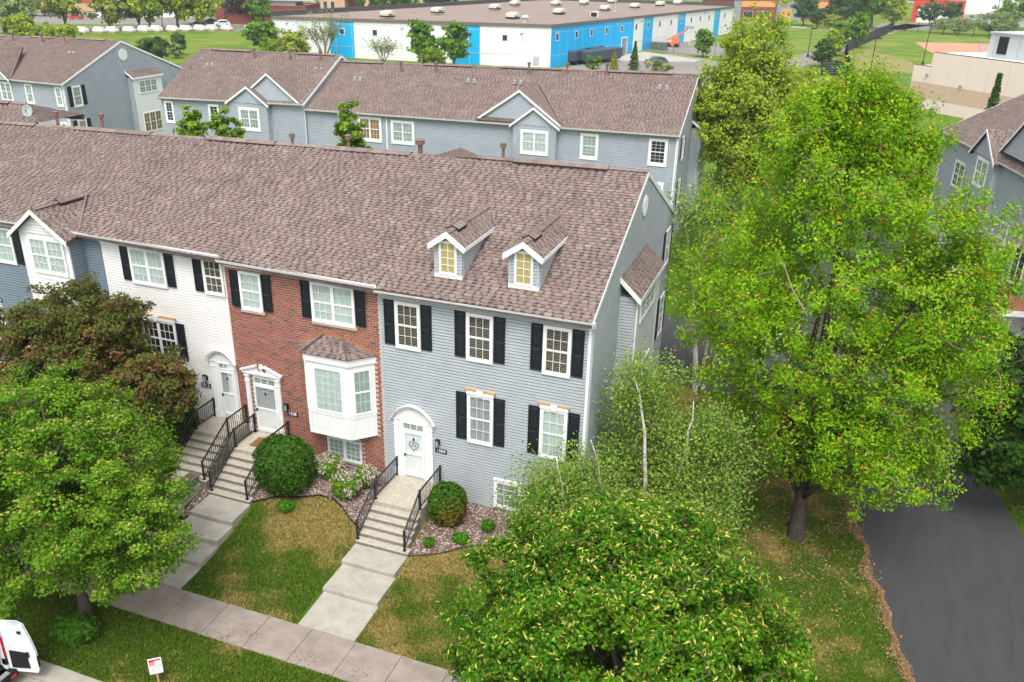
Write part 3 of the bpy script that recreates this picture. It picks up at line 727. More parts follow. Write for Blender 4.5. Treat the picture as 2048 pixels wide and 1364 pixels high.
# dormers
def dormer(th, x0, x1, zf):
    """x0..x1 cheek faces, front at y=1.0"""
    yF = .62; sl_ = (12.7-9.25)/(RY+.4); roofz = lambda y: 9.25+sl_*(y+.4)
    zb = roofz(yF)+.0; zt = zb+1.28; xm = (x0+x1)/2; zp = zt+.33
    F = Fr((0, yF, 0), (1, 0, 0), (0, -1, 0))
    b = MB(); yb = (zt-9.25)/sl_-.4
    b.hexa([(x0, yF, zb-.3), (x1, yF, zb-.3), (x1, yb, zt-.3), (x0, yb, zt-.3), (x0, yF, zt), (x1, yF, zt), (x1, yb+.05, zt), (x0, yb+.05, zt)])
    do = b.build('dormer', M_gsid, th)
    p = MB(F); p.prism([(x0, zt+.0005), (x1, zt+.0005), (xm, zp)], -.4, -.001); p.build('pediment', M_gsid, do)
    siding(do, F, lambda z: [(x0+.06, x1-.06)] if z < zt else [(lerp(x0, xm, (z-zt)/(zp-zt)), lerp(x1, xm, (z-zt)/(zp-zt)))], zb+.14, zp-.05, M_gsid)
    c = MB(F); c.box(x0-.01, x0+.06, 0, .058, zb+.1, zt); c.build('corner_board', M_gsid, do); c = MB(F); c.box(x1-.06, x1+.01, 0, .058, zb+.1, zt); c.build('corner_board', M_gsid, do)
    for sx, nx in ((x1, 1), (x0, -1)):
        CF = Fr((sx, yF, 0), (0, nx, 0), (nx, 0, 0))
        sp = (lambda z: [(0, (z-9.25)/sl_-.4-yF)]) if nx > 0 else (lambda z: [(-((z-9.25)/sl_-.4-yF), 0)])
        siding(do, CF, sp, zb+.02, zt, M_gsid)
    t = MB(F); t.box(x0-.02, x1+.02, .0, .07, zb-.03, zb+.15); t.build('sill_board', M_white, do)
    t = MB(F); t.box(x0-.12, x1+.10, -.02, .14, zb-.10, zb-.035); t.build('apron_flashing', M_gsid, do)
    # window of the dormer: sub-parts
    u0, u1, z0, z1 = xm-.345, xm+.345, zb+.15, zt+.12
    w_ = MB(F); w_.ring(u0, u1, z0, z1, .085, .045, .095); w_.build('window_frame', M_white, do)
    m = MB(F)
    m.box(xm-.011, xm+.011, .064, .08, z0+.085, z1-.085)
    for k in (1, 2, 3): zz = lerp(z0+.085, z1-.085, k/4); m.box(u0+.085, u1-.085,   .0645, .0795, zz-.011, zz+.011)
    m.build('muntins', M_white, do)
    g = MB(F); g.face([F.P(u0+.08, .074, z0+.08), F.P(u1-.08, .074, z0+.08), F.P(u1-.08, .074, z1-.08), F.P(u0+.08, .074, z1-.08)]); g.build('pane', M_glass, do)
    y = MB(F); y.box(u0+.08, u1-.08, .030, .062, z0+.08, z1-.08); y.build('window_shade', M_yel, do)
    # roof
    ov = .17; ze = zt-.01; zr = zp+.15; yr = (zr-9.25)/sl_-.4; ye = (ze-9.25)/sl_-.4
    L = [(x0-ov, yF-.22, ze), (x0-ov, ye, ze), (xm, yr, zr), (xm, yF-.22, zr)]; Rr = [(x1+ov, yF-.22, ze), (x1+ov, ye, ze), (xm, yr, zr), (xm, yF-.22, zr)]
    s = MB(); s.slab([Vector(a)-Vector((0, 0, .03)) for a in L], .10); s.slab([Vector(a)-Vector((0, 0, .03)) for a in Rr], .10); s.build('dormer_roof', M_roofb, do)
    up = Vector((0, 0, .012)); shingle_plane(do, [Vector(Rr[0])+up, Vector(Rr[1])+up, Vector(Rr[2])+up, Vector(Rr[3])+up]); shingle_plane(do, [Vector(L[1])+up, Vector(L[0])+up, Vector(L[3])+up, Vector(L[2])+up])
    rk = MB()
    for e in (L[0], Rr[0]):
        a = Vector(e); q = Vector((xm, yF-.22, zr)); z = Vector((0, 0, .20)); o_ = Vector((0, -.03, 0)); u = Vector((0, 0, .03))
        rk.hexa([a-z, q-z, q-z+o_, a-z+o_, a+u, q+u, q+u+o_, a+u+o_])
    for sg, e in ((-1, L), (1, Rr)):
        a = Vector(e[0]); c_ = Vector(e[1]); o_ = Vector((sg*.03, 0, 0)); z = Vector((0, 0, .15)); rk.hexa([a-z, c_-z, c_-z+o_, a-z+o_, a, c_, c_+o_, a+o_])
    rk.build('rake_board', M_white, do)
    v = MB(); v.bar((x1+ov-.05, ye+.06, ze+.05), (xm+.03, yr+.05, zr+.06), .035, n=4); v.build('valley_flashing', M_valley, do)
    ridge_line(do, [(xm, yF-.22, zr), (xm, yr-.1, zr)], [((xm, yF+.35, zr), (xm, yF+1.1, zr))])
dormer(G, -6.09, -5.05, 0); dormer(G, -3.26, -2.17, 0)
ridge_line(gr, [(gx0, RY, 12.66), (.06, RY, 12.78)], [((-5.5, RY, 12.70), (-1.55, RY, 12.76))])
for x in (-6.45, ): vent_pipe(G, (x, 8.3, 12.2), .75, .07)
# ---- brick unit
B = thing('brick_townhouse', 'red brick townhouse numbered 1508 with a white bay window and broken pediment door', 'townhouse', (-11.4, 7, .9))
bx0, bx1 = -14.84, -8.06
PB = W0F.shift(.0)
bw, brf = house_shell(B, bx0, bx1, 9.52, 9.30, 12.41, 12.62, 1.42, .95, M_mortar)
def bricks():
    z = 1.25; course = .0985; row = 0; L = .247; rects = [(-14.17, -13.17, 7.42, 9.0), (-10.95, -9.10, 7.44, 9.08), (-14.12, -12.85, 1.9, 4.5), (-10.72, -9.12, 1.44, 2.47), (-11.4, -8.35, 2.95, 6.5)]
    items = []
    while z < 9.16:
        u = bx0-(L/2 if row % 2 else 0)
        while u < bx1:
            a, e = max(u, bx0)+.013, min(u+L, bx1-.08)-.013
            if e-a > .03 and not any(r[0]-.0 < (a+e)/2 < r[1] and r[2] < z+.03 < r[3] for r in rects): items.append((a, e, z))
            u += L
        z += course; row += 1
    pal = [(.33, .105, .068), (.36, .125, .08), (.30, .10, .07), (.38, .145, .10), (.27, .092, .07), (.34, .12, .085), (.13, .09, .085), (.21, .105, .088)]
    items.sort(key=lambda t: (Vector(((t[0]+t[1])/2, 0, t[2]))-Vector(CAM)).length)
    meshes = []
    for c in pal:
        b = MB(); b.col = c; b.box(0, 1, -.018, .02, .0145, .0845); meshes.append(b.mesh('brick', M_brick))
    for (a, e, z) in items[:300]:
        o = bpy.data.objects.new('brick', meshes[rnd.choices(range(8), (5, 5, 5, 4, 4, 4, 1.3, 2))[0]]); COL.objects.link(o); o.parent = bw; o.scale.x = e-a; o.location = Vector((a, rnd.uniform(-.002, .002), z))-worldloc(bw)
    V = []; C_ = []
    for (a, e, z) in items[300:]:
        c = rnd.choices(pal, (5, 5, 5, 4, 4, 4, 1.3, 2))[0]; y = -.018+rnd.uniform(-.003, .003); z0 = z+.0145; z1 = z+.0845
        V += [[(a, y, z0), (e, y, z0), (e, y, z1), (a, y, z1)], [(a, y, z1), (e, y, z1), (e, 0, z1), (a, 0, z1)], [(a, 0, z0), (e, 0, z0), (e, y, z0), (a, y, z0)], [(e, y, z0), (e, 0, z0), (e, 0, z1), (e, y, z1)], [(a, 0, z0), (a, y, z0), (a, y, z1), (a, 0, z1)]]
        C_ += [c]*5
    quadmesh('bricks', np.array(V), M_brick, np.array(C_), 'stuff', bw)
bricks()
cornice(B, W0F, bx0, bx1+.04, 9.42, n0=.03); gutter(B, W0F, bx0-.02, bx1+.06, 9.49, 9.42, .46)
window(B, W0F, -14.17, -13.17, 7.42, 9.02, fill='curtain', rows=2); shutter(B, W0F, -14.60, -14.20, 7.50, 9.0); shutter(B, W0F, -13.14, -12.74, 7.50, 9.0)
window(B, W0F, -10.96, -9.10, 7.44, 9.06, units=2, fill='curtain'); shutter(B, W0F, -11.40, -11.0, 7.55, 9.04); shutter(B, W0F, -9.06, -8.66, 7.55, 9.04)
for (a, e, z) in ((-14.22, -13.12, 7.42), (-11.0, -9.05, 7.44), (-10.76, -9.08, 1.46)):
    s = MB(W0F); s.box(a, e, .0, .09, z-.10, z-.002); s.build('stone_sill', mat('sill_stone', (.50, .42, .33), .9, .1, noise=.1, nscale=4), B)
window(B, W0F, -10.70, -9.14, 1.46, 2.46, units=2, cols=3, rows=4, hung=False, fill='green', case=.05)
front_door(B, W0F, -14.02, -12.95, 2.02, 4.16, screen=True); b = MB(W0F); b.box(-14.02, -12.95, -.03, .06, 1.88, 2.02); b.build('threshold', M_white, B)
transom(B, W0F, -14.02, -12.95, 4.18, 4.52)
def pediment_surround(th, u0, u1, z0, z1):
    b = MB(W0F); pilasters(b, W0F, u0, u1, z0, z1, .24); b.box(u0-.02, u1+.02, .016, .12, z1, z1+.10); b.box(u0-.07, u1+.07, .016, .18, z1+.1005, z1+.15)
    o = b.build('door_surround', M_white, th); um = (u0+u1)/2; P = W0F.P; c = MB(W0F)
    for sg in (-1, 1):
        ue = um+sg*(u1-u0+.2)/2; ui = um+sg*.21; za = z1+.15; zi = za+.36
        c.prism([(ue, za+.001), (um+sg*.16, za+.001), (um+sg*.20, za+.10), (ui+sg*.03, za+.22), (ui, zi-.06), (ue, za+.05)][::sg], .02, .09)
        q = [(ue+sg*.03, za+.02), (ui-sg*.02, zi-.05), (ui-sg*.02, zi+.03), (ue+sg*.03, za+.09)]
        c.hexa([P(q[i][0], .0905, q[i][1]) for i in range(4)]+[P(q[i][0], .20, q[i][1]) for i in range(4)])
    c.build('broken_pediment', M_white, o)
    f = MB(W0F); z = z1+.15; prof = [(.09, 0), (.09, .06), (.05, .08), (.04, .13), (.10, .22), (.11, .28), (.08, .36), (.02, .43)]
    k = 10; v = [[P(um+r*math.cos(2*math.pi*i/k), .10+r*math.sin(2*math.pi*i/k)*.8, z+h+.002) for i in range(k)] for r, h in prof]
    for a, c2 in zip(v[:-1], v[1:]):
        for i in range(k): f.face([a[i], a[(i+1) % k], c2[(i+1) % k], c2[i]])
    f.build('finial', M_white, o, smooth=True)
pediment_surround(B, -14.42, -12.72, 1.90, 4.56)
porch_lamp(B, W0F, -12.50, 3.42); number_plate(B, W0F, -12.28, 3.12, '1508')
# bay window of the brick house
def bay():
    n = .75; P = W0F.P
    pts = [(-11.52, 0), (-10.98, n), (-9.16, n), (-8.42, 0)]; zt, zb = 6.42, 2.95
    b = MB(W0F)
    def prism_h(poly, z0, z1, inset=0):
        lo = [P(u, q, z0) for u, q in poly]; hi = [P(u, q, z1) for u, q in poly]; k = len(poly); i = len(b.v)
        b.v.extend([tuple(a) for a in lo+hi]); b.f.append(tuple(range(i, i+k))); b.f.append(tuple(range(i+2*k-1, i+k-1, -1)))
        for j in range(k): b.f.append((i+j, i+(j+1) % k, i+k+(j+1) % k, i+k+j))
        b.c.extend([None]*(k+2))
    prism_h(pts, zb, zt-.30)
    big = [(-11.60, 0), (-11.03, n+.07), (-9.12, n+.07), (-8.33, 0)]; prism_h(big, zt-.2995, zt); prism_h([(-11.56, 0), (-11.01, n+.035), (-9.14, n+.035), (-8.37, 0)], zb+1.02, zb+1.10)
    o = b.build('bay_window', M_white, B)
    # beadboard strips under the windows, trim on corners
    t = MB(W0F); F1 = Fr(P(-10.98, n, 0), (1, 0, 0), (0, -1, 0)); du, dn = .74, -.75; F2 = Fr(P(-9.16, n, 0), (du, -dn, 0), (-dn, -du, 0)); L2 = math.hypot(.74, .75); F3 = Fr(P(-11.52, 0, 0), (.54, -n, 0), (-n, -.54, 0)); L3 = math.hypot(.54, .75)
    for F, L in ((F1, 1.82), (F2, L2), (F3, L3)):
        m = MB(F); k = int(L/.1)
        for j in range(k):
            a = .12+(L-.24)*j/k; m.box(a+.006, a+(L-.24)/k-.006, .0, .012, zb+.14, zb+.92)
        m.ring(0.01, L-.01, zb+.0, zb+1.02, .10, .001, .03); m.build('bead_board', M_white, o)
        # window: frame, pane, curtain
        u0, u1, z0, z1 = (.36, 1.55, 4.05, 5.88) if L > 1.5 else (.20, L-.20, 4.05, 5.88)
        f = MB(F); f.ring(u0-.03, u1+.03, z0-.04, z1+.03, .07, .001, .05); dbl = L < 1.5
        if dbl: f.box(u0, u1, .002, .046, (z0+z1)/2-.03, (z0+z1)/2+.03)
        cols, rows = (4, 6) if L > 1.5 else (3, 4)
        for c in range(1, cols): uc = lerp(u0+.05, u1-.05, c/cols); f.box(uc-.007, uc+.007, .02, .03, z0+.05, z1-.05)
        for r in range(1, rows): zr = lerp(z0+.05, z1-.05, r/rows); f.box(u0+.05, u1-.05, .0205, .0295, zr-.007, zr+.007)
        f.build('window_frame', M_white, o)
        g = MB(F); g.face([F.P(u0+.04, .034, z0+.04), F.P(u1-.04, .034, z0+.04), F.P(u1-.04, .034, z1-.04), F.P(u0+.04, .034, z1-.04)]); g.build('pane', M_glass, o)
        c = MB(F); c.box(u0+.02, u1-.02, .001, .016, z0+.02, z1-.02); c.build('curtain', M_curt if L > 1.3 else M_green, o)
    # hipped shingle roof
    e = [P(-11.70, 0, zt+.01), P(-11.08, n+.14, zt+.01), P(-9.08, n+.14, zt+.01), P(-8.24, 0, zt+.01)]; r1, r2 = P(-10.52, .02, zt+.50), P(-9.70, .02, zt+.46)
    s = MB(); 
    s.face([e[0], e[1], r1]); s.face([e[1], e[2], r2, r1]); s.face([e[2], e[3], r2]); s.face([e[3], e[2], e[1], e[0]]); s.face([e[0], r1, r2, e[3]]); ro = s.build('bay_roof', M_roofb, B)
    shingle_plane(ro, [e[1], e[2], r2, r1]); shingle_plane(ro, [e[2], e[3], r2, r2]); shingle_plane(ro, [e[0], e[1], r1, r1])
    h = MB(); up = Vector((0, 0, .035)); h.bar(e[1]+up, r1+up, .05, n=4); h.bar(e[2]+up, r2+up, .05, n=4); h.build('hip_caps', M_shing if False else M_roofb, ro)
    c = MB(W0F); 
    for a, q in ((e[0], r1), (r1, r2), (r2, e[3])):
        a = Vector(a); q = Vector(q); z = Vector((0, 0, .10)); o_ = Vector((0, -.05, 0)); y0 = Vector((0, -.018, 0)); a.y = 0; q.y = 0
        c.hexa([a+y0, q+y0, q+o_, a+o_, a+z+y0, q+z+y0, q+z+o_*.6, a+z+o_*.6])
    c.build('copper_flashing', M_copper, B)
bay()
ridge_line(brf, [(bx0, RY, 12.40), (bx1, RY, 12.56)], [((-14.4, RY, 12.42), (-10.2, RY, 12.52))])
b = MB(); b.v = [(-9.3, RY-.1, 12.52), (-7.0, RY-.15, 12.66), (-7.9, RY-.02, 13.0), (-8.3, RY+.8, 12.5), (-7.2, RY+.8, 12.5)]; b.f = [(0, 1, 2), (0, 2, 3), (1, 4, 2), (2, 4, 3)]; b.c = [None]*4
b.build('ridge_saddle', mat('saddle_shingle', (.18, .135, .118), .95, .1, noise=.3, nscale=9, bump=.5, bscale=20), B)
vent_pipe(B, (-10.35, 8.3, 12.0), .75, .11); vent_pipe(B, (-13.95, 8.3, 11.9), .75, .07)
# ---- white unit
Wt = thing('white_townhouse', 'white vinyl townhouse numbered 1512 between the brick house and the slate gabled house', 'townhouse', (-17.9, 7, 1.2))
wx0, wx1 = -20.9, -14.84
ww, wr = house_shell(Wt, wx0, wx1, 9.70, 9.52, 12.29, 12.41, 2.0, 1.5, M_wsid)
siding(ww, W0F, lambda z: [(wx0+.02, wx1-.0)], 1.5, 9.34, M_wsid)
cornice(Wt, W0F, wx0, wx1+.03, 9.60); gutter(Wt, W0F, wx0-.9, wx1+.05, 9.71, 9.64, .43)
window(Wt, W0F, -19.44, -17.70, 7.75, 9.32, units=2, fill='curtain'); shutter(Wt, W0F, -19.88, -19.48, 7.85, 9.30); shutter(Wt, W0F, -17.66, -17.26, 7.85, 9.30)
window(Wt, W0F, -15.85, -14.90, 7.82, 9.32, fill='blind'); shutter(Wt, W0F, -16.30, -15.90, 7.88, 9.34)
window(Wt, W0F, -19.36, -17.62, 4.55, 6.26, units=2, fill='dark'); lintel(Wt, W0F, -19.36, -17.62, 6.26); shutter(Wt, W0F, -19.80, -19.40, 4.65, 6.26); shutter(Wt, W0F, -17.58, -17.18, 4.65, 6.26)
front_door(Wt, W0F, -15.66, -14.92, 2.40, 4.50, screen=True); transom(Wt, W0F, -15.70, -14.90, 4.54, 4.86); arch_surround(Wt, W0F, -16.10, -14.48 if False else -14.86, 2.25, 4.92, .42)
b = MB(W0F); b.box(-15.66, -14.92, -.03, .06, 2.25, 2.40); b.build('threshold', M_white, Wt)
porch_lamp(Wt, W0F, -16.38, 3.98); number_plate(Wt, W0F, -16.46, 3.62, '1512')
ridge_line(wr, [(wx0, RY, 12.30), (wx1, RY, 12.42)], [((-20.6, RY, 12.32), (-17.0, RY, 12.38))])
vent_pipe(Wt, (-16.85, 8.2, 11.75), .75, .07)
# ---- slate unit with the white gabled bay
S = thing('slate_townhouse', 'slate blue vinyl townhouse with a white gabled bay at the left edge', 'townhouse', (-28, 7, 1.5))
sx0, sx1 = -36.0, -20.9
swl, sr = house_shell(S, sx0, sx1, 9.80, 9.70, 11.98, 12.29, 2.2, 2.0, M_slate)
siding(swl, W0F, lambda z: [(-27.3, sx1)], 1.9, 9.42, M_slate)
siding(swl, W0F, lambda z: [(sx0, -27.3)], 1.9, 9.42, M_wsid)
cornice(S, W0F, -36, -24.9, 9.66); gutter(S, W0F, -36, -24.8, 9.80, 9.74, .43)
gutter(S, W0F, -21.95, -20.95, 9.74, 9.71, .43)
b = MB(); b.box(-24.35, -21.83, -.75, .02, 6.6, 9.55); bb = b.build('gabled_bay', M_slate, S)
siding(bb, Fr((-21.83, 0, 0), (0, 1, 0), (1, 0, 0)), lambda z: [(-.75, -.0)], 2.0, 9.5, M_slate)
b = MB(); b.box(-24.35, -21.85, -.74, .02, 1.6, 6.5995); b.build('bay_base', M_slate, bb)
BF = W0F.shift(.75)
b = MB(BF); b.box(-24.36, -21.82, .0005, .02, 6.5, 9.55); b.box(-24.36, -24.2, .0205, .04, 6.5, 9.5); b.box(-21.98, -21.82, .0205, .04, 6.5, 9.5); b.box(-24.2, -21.98, .0205, .04, 7.6, 7.75); b.build('bay_front', M_white, bb)
gabled_front(S, W0F, -24.55, -21.75, 9.58, -23.2, 10.62, 2.0, .78, M_white, ov=.28)
v = MB(); v.bar((-21.7, -.2, 9.78), (-23.15, 1.9, 10.66), .04, n=4); v.build('valley_flashing', M_valley, S)
ridge_line(sr, [(-23.2, -.9, 10.62), (-23.2, 1.9, 10.62)], [((-23.2, .3, 10.62), (-23.2, 1.5, 10.62))])
window(S, BF, -23.92, -22.05, 7.85, 9.40, units=2, fill='curtain', n0=.041)
window(S, W0F, -26.9, -25.72, 7.65, 9.28, fill='curtain'); shutter(S, W0F, -25.68, -25.30, 7.72, 9.25); shutter(S, W0F, -27.35, -26.95, 7.72, 9.25)
window(S, BF, -23.92, -22.05, 3.5, 5.4, units=2, fill='grey', n0=.0); window(S, W0F, -26.9, -25.72, 3.6, 5.4, fill='grey')
ridge_line(sr, [(sx0, RY, 11.98), (sx1, RY, 12.28)], [((-28.6, RY, 12.13), (-24.0, RY, 12.22)), ((-35.5, RY, 11.99), (-31.2, RY, 12.08))])
vent_pipe(S, (-28.0, 8.2, 11.8), .75, .07); vent_pipe(S, (-30.95, 8.2, 11.65), .8, .08)
# rear cross gable of the slate house with a satellite dish
b = MB(); q = [(-40, 8.0, 11.8), (-32.0, 8.0, 12.0), (-34.2, 9.4, 12.62), (-40, 9.4, 12.5)]
b.slab([Vector(a) for a in q], .3); b.slab([Vector(a) for a in [(-40, 9.4, 12.5), (-34.2, 9.4, 12.62), (-32.0, 11, 12.0), (-40, 11, 11.8)]], .3); b.face([(-32.0, 8.0, 12.0), (-32.0, 11, 12.0), (-34.2, 9.4, 12.62)])
rg = b.build('rear_gable_roof', M_roofb, S); shingle_plane(rg, q); ridge_line(rg, [(-40, 9.4, 12.5), (-34.2, 9.4, 12.62)], [((-40, 9.4, 12.52), (-35.3, 9.4, 12.6))])
sd = thing('satellite_dish', 'small pale satellite dish on a tripod behind the far left roof ridge', 'satellite dish', (-33.1, 8.6, 12.05))
b = MB(); c0 = Vector((-33.2, 8.5, 12.42)); nrm = Vector((.55, -.75, .35)).normalized(); t = nrm.cross(Vector((0, 0, 1))).normalized(); u_ = t.cross(nrm)
for rr in range(4):
    for i in range(18):
        def q_(r, i): a = 2*math.pi*i/18; return c0+t*(r*.24*math.cos(a))+u_*(r*.31*math.sin(a))+nrm*(.10*r*r)
        b.face([q_(rr/4, i), q_(rr/4, i+1), q_((rr+1)/4, i+1), q_((rr+1)/4, i)])
o = b.build('dish', M_lgrey, sd, smooth=True); mo = o.modifiers.new('solid', 'SOLIDIFY'); mo.thickness = .015
b = MB(); b.bar(c0-nrm*.02, c0-nrm*.15-Vector((0, 0, .15)), .025, n=6)
for dx, dy in ((-.25, .1), (.3, .05), (.1, -.3)): b.bar(c0-nrm*.15-Vector((0, 0, .15)), (-33.1+dx, 8.5+dy, 11.8), .018, n=5)
b.bar(c0-u_*.35+nrm*.05, c0-u_*.1+nrm*.42, .012, n=5); b.box(c0.x-.04+nrm.x*.42, c0.x+.04+nrm.x*.42, c0.y+nrm.y*.42-.04, c0.y+nrm.y*.42+.04, c0.z+.05, c0.z+.15)
b.build('mount', M_mgrey, sd)
# ------------------------------------------------------------------ entry steps, walks, railings
def entry(x0, x1, zl, yl, n, riser, tread, slabs, label, lab2, xw=None, sx=.0):
    """landing zl to yl, then n treads down; slabs: (y0,y1,z)"""
    t = thing('entry_steps', label, 'steps', ((x0+x1)/2, yl, zl-1))
    b = MB(); b.box(x0, x1, yl, -.035, zl-1.6, zl-.001); b.build('landing', M_steps, t, bevel=.012)
    for k in range(n):
        y1 = yl-.001-tread*k; z = zl-riser*(k+1); ex = .10 if k == n-1 else 0
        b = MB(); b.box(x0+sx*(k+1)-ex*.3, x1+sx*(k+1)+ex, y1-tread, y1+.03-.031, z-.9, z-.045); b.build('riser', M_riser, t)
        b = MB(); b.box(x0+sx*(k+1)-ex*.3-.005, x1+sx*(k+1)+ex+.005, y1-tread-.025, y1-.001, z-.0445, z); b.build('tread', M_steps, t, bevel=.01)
    wk = thing('front_walk', lab2, 'path', ((slabs[0][2]), slabs[0][0], slabs[0][4])); wk['kind'] = 'structure'
    for (y0, y1, xa, xb, z0, z1) in slabs:
        b = MB(); b.hexa([(xa, y1, z1-.35), (xb, y1, z1-.35), (xb, y0, z0-.35), (xa, y0, z0-.35), (xa, y1, z1), (xb, y1, z1), (xb, y0, z0), (xa, y0, z0)]); b.build('slab', M_conc, wk, bevel=.012)
    return t
entry(-7.62, -5.62, 1.40, -2.05, 5, .168, .285, [(-3.50, -4.52, -7.58, -5.46, .43, .40), (-4.53, -5.88, -7.53, -5.40, .27, .245), (-5.89, -7.51, -7.48, -5.35, .11, .03)],
      'grey concrete steps leading up to the arched door of the grey townhouse', 'pale concrete walk stepping down from the grey townhouse to the sidewalk', sx=.015)
entry(-14.25, -12.45, 1.90, -1.55, 6, .172, .282, [(-3.26, -4.45, -14.2, -12.3, .76, .72), (-4.46, -5.4, -14.2, -12.25, .56, .52), (-5.41, -6.4, -14.2, -12.22, .33, .29), (-6.41, -7.51, -14.2, -12.2, .12, .03)],
      'grey concrete steps leading up to the pediment door of the brick townhouse', 'pale concrete walk stepping down from the brick townhouse to the sidewalk')
entry(-16.25, -14.50, 2.25, -1.45, 6, .172, .282, [(-3.16, -4.2, -16.3, -14.65, 1.12, 1.0), (-4.21, -5.3, -16.3, -14.65, .80, .74), (-5.31, -6.3, -16.3, -14.65, .5, .44), (-6.31, -7.51, -16.3, -14.65, .2, .03)],
      'grey concrete steps leading up to the arched door of the white townhouse', 'pale concrete walk stepping down from the white townhouse to the sidewalk')
def railing(x, zl, yl, n, riser, tread, label, hgt=.80, y0=-.12, dx=.0):
    t = thing('stair_railing', label, 'railing', (x, yl, zl), 'black stair railings'); yb = yl-tread*(n-.35); zb = zl-riser*n
    ps = [(x, y0, zl), (x, yl+.12, zl), (x+dx, yb, zb)]
    for q in ps:
        b = MB(); b.box(q[0]-.03, q[0]+.03, q[1]-.03, q[1]+.03, q[2], q[2]+hgt+.03); b.box(q[0]-.06, q[0]+.06, q[1]-.06, q[1]+.06, q[2], q[2]+.02); b.box(q[0]-.038, q[0]+.038, q[1]-.038, q[1]+.038, q[2]+hgt+.03, q[2]+hgt+.05); b.build('post', M_rail, t)
    for a, c in ((ps[0], ps[1]), (ps[1], ps[2])):
        A = Vector(a); C_ = Vector(c); m = MB()
        for h, r in ((hgt, .034), (.10, .022)): m.bar(A+Vector((0, 0, h)), C_+Vector((0, 0, h)), r, n=4)
        m.build('rail', M_rail, t)
        L = abs(c[1]-a[1]); k = int(L/.115); proto = None
        for i in range(1, k):
            p = lerp(A, C_, i/k)
            if proto is None:
                bb_ = MB(); bb_.box(-.008, .008, -.008, .008, .10, hgt); proto = bb_.mesh('baluster', M_rail)
            o = bpy.data.objects.new('baluster', proto); COL.objects.link(o); o.parent = t; o.location = p-worldloc(t)
railing(-7.55, 1.40, -2.05, 5, .168, .285, 'black iron stair railing left of the arched grey townhouse door, beside pink flowers')
railing(-5.69, 1.40, -2.05, 5, .168, .285, 'black iron stair railing right of the arched grey townhouse door, beside a round shrub', dx=.06)
railing(-14.18, 1.90, -1.55, 6, .172, .282, 'black iron stair railing left of the brick townhouse steps, above the stone planter')
railing(-12.52, 1.90, -1.55, 6, .172, .282, 'black iron stair railing right of the brick townhouse steps, against the big round shrub')
railing(-16.15, 2.25, -1.45, 6, .172, .282, 'black iron stair railing left of the white townhouse steps, against the clipped hedge')
railing(-14.55, 2.25, -1.45, 6, .172, .282, 'black iron stair railing right of the white townhouse steps, nearest its brick neighbour')
b = MB(); b.box(-13.75, -12.9, -1.15, -.45, 1.902, 1.925); tag(b.build('door_mat', M_mat), 'brown coir door mat on the landing of the brick townhouse', 'door mat')
def planter():
    t = thing('planter', 'small square stone planter standing by the foot of the steps of the white townhouse', 'planter', (-14.75, -3.0, 1.1))
    b = MB(); x, y, z = -14.88, -3.4, 1.09
    b.hexa([(x-.16, y-.16, z), (x+.16, y-.16, z), (x+.16, y+.16, z), (x-.16, y+.16, z), (x-.22, y-.22, z+.36), (x+.22, y-.22, z+.36), (x+.22, y+.22, z+.36), (x-.22, y+.22, z+.36)]); b.build('pot', M_pot, t)
    b = MB(); b.ring(x-.25, x+.25, 0, 0, 0, 0, 0) if False else None
    for (a, c, d_, e) in ((x-.24, x+.24, y-.24, y-.18), (x-.24, x+.24, y+.18, y+.24), (x-.24, x-.18, y-.18, y+.18), (x+.18, x+.24, y-.18, y+.18)): b.box(a, c, d_, e, z+.3605, z+.42)
    b.build('rim', M_pot, t); b = MB(); b.box(x-.18, x+.18, y-.18, y+.18, z+.3602, z+.385); b.build('soil', M_bed, t)
planter()
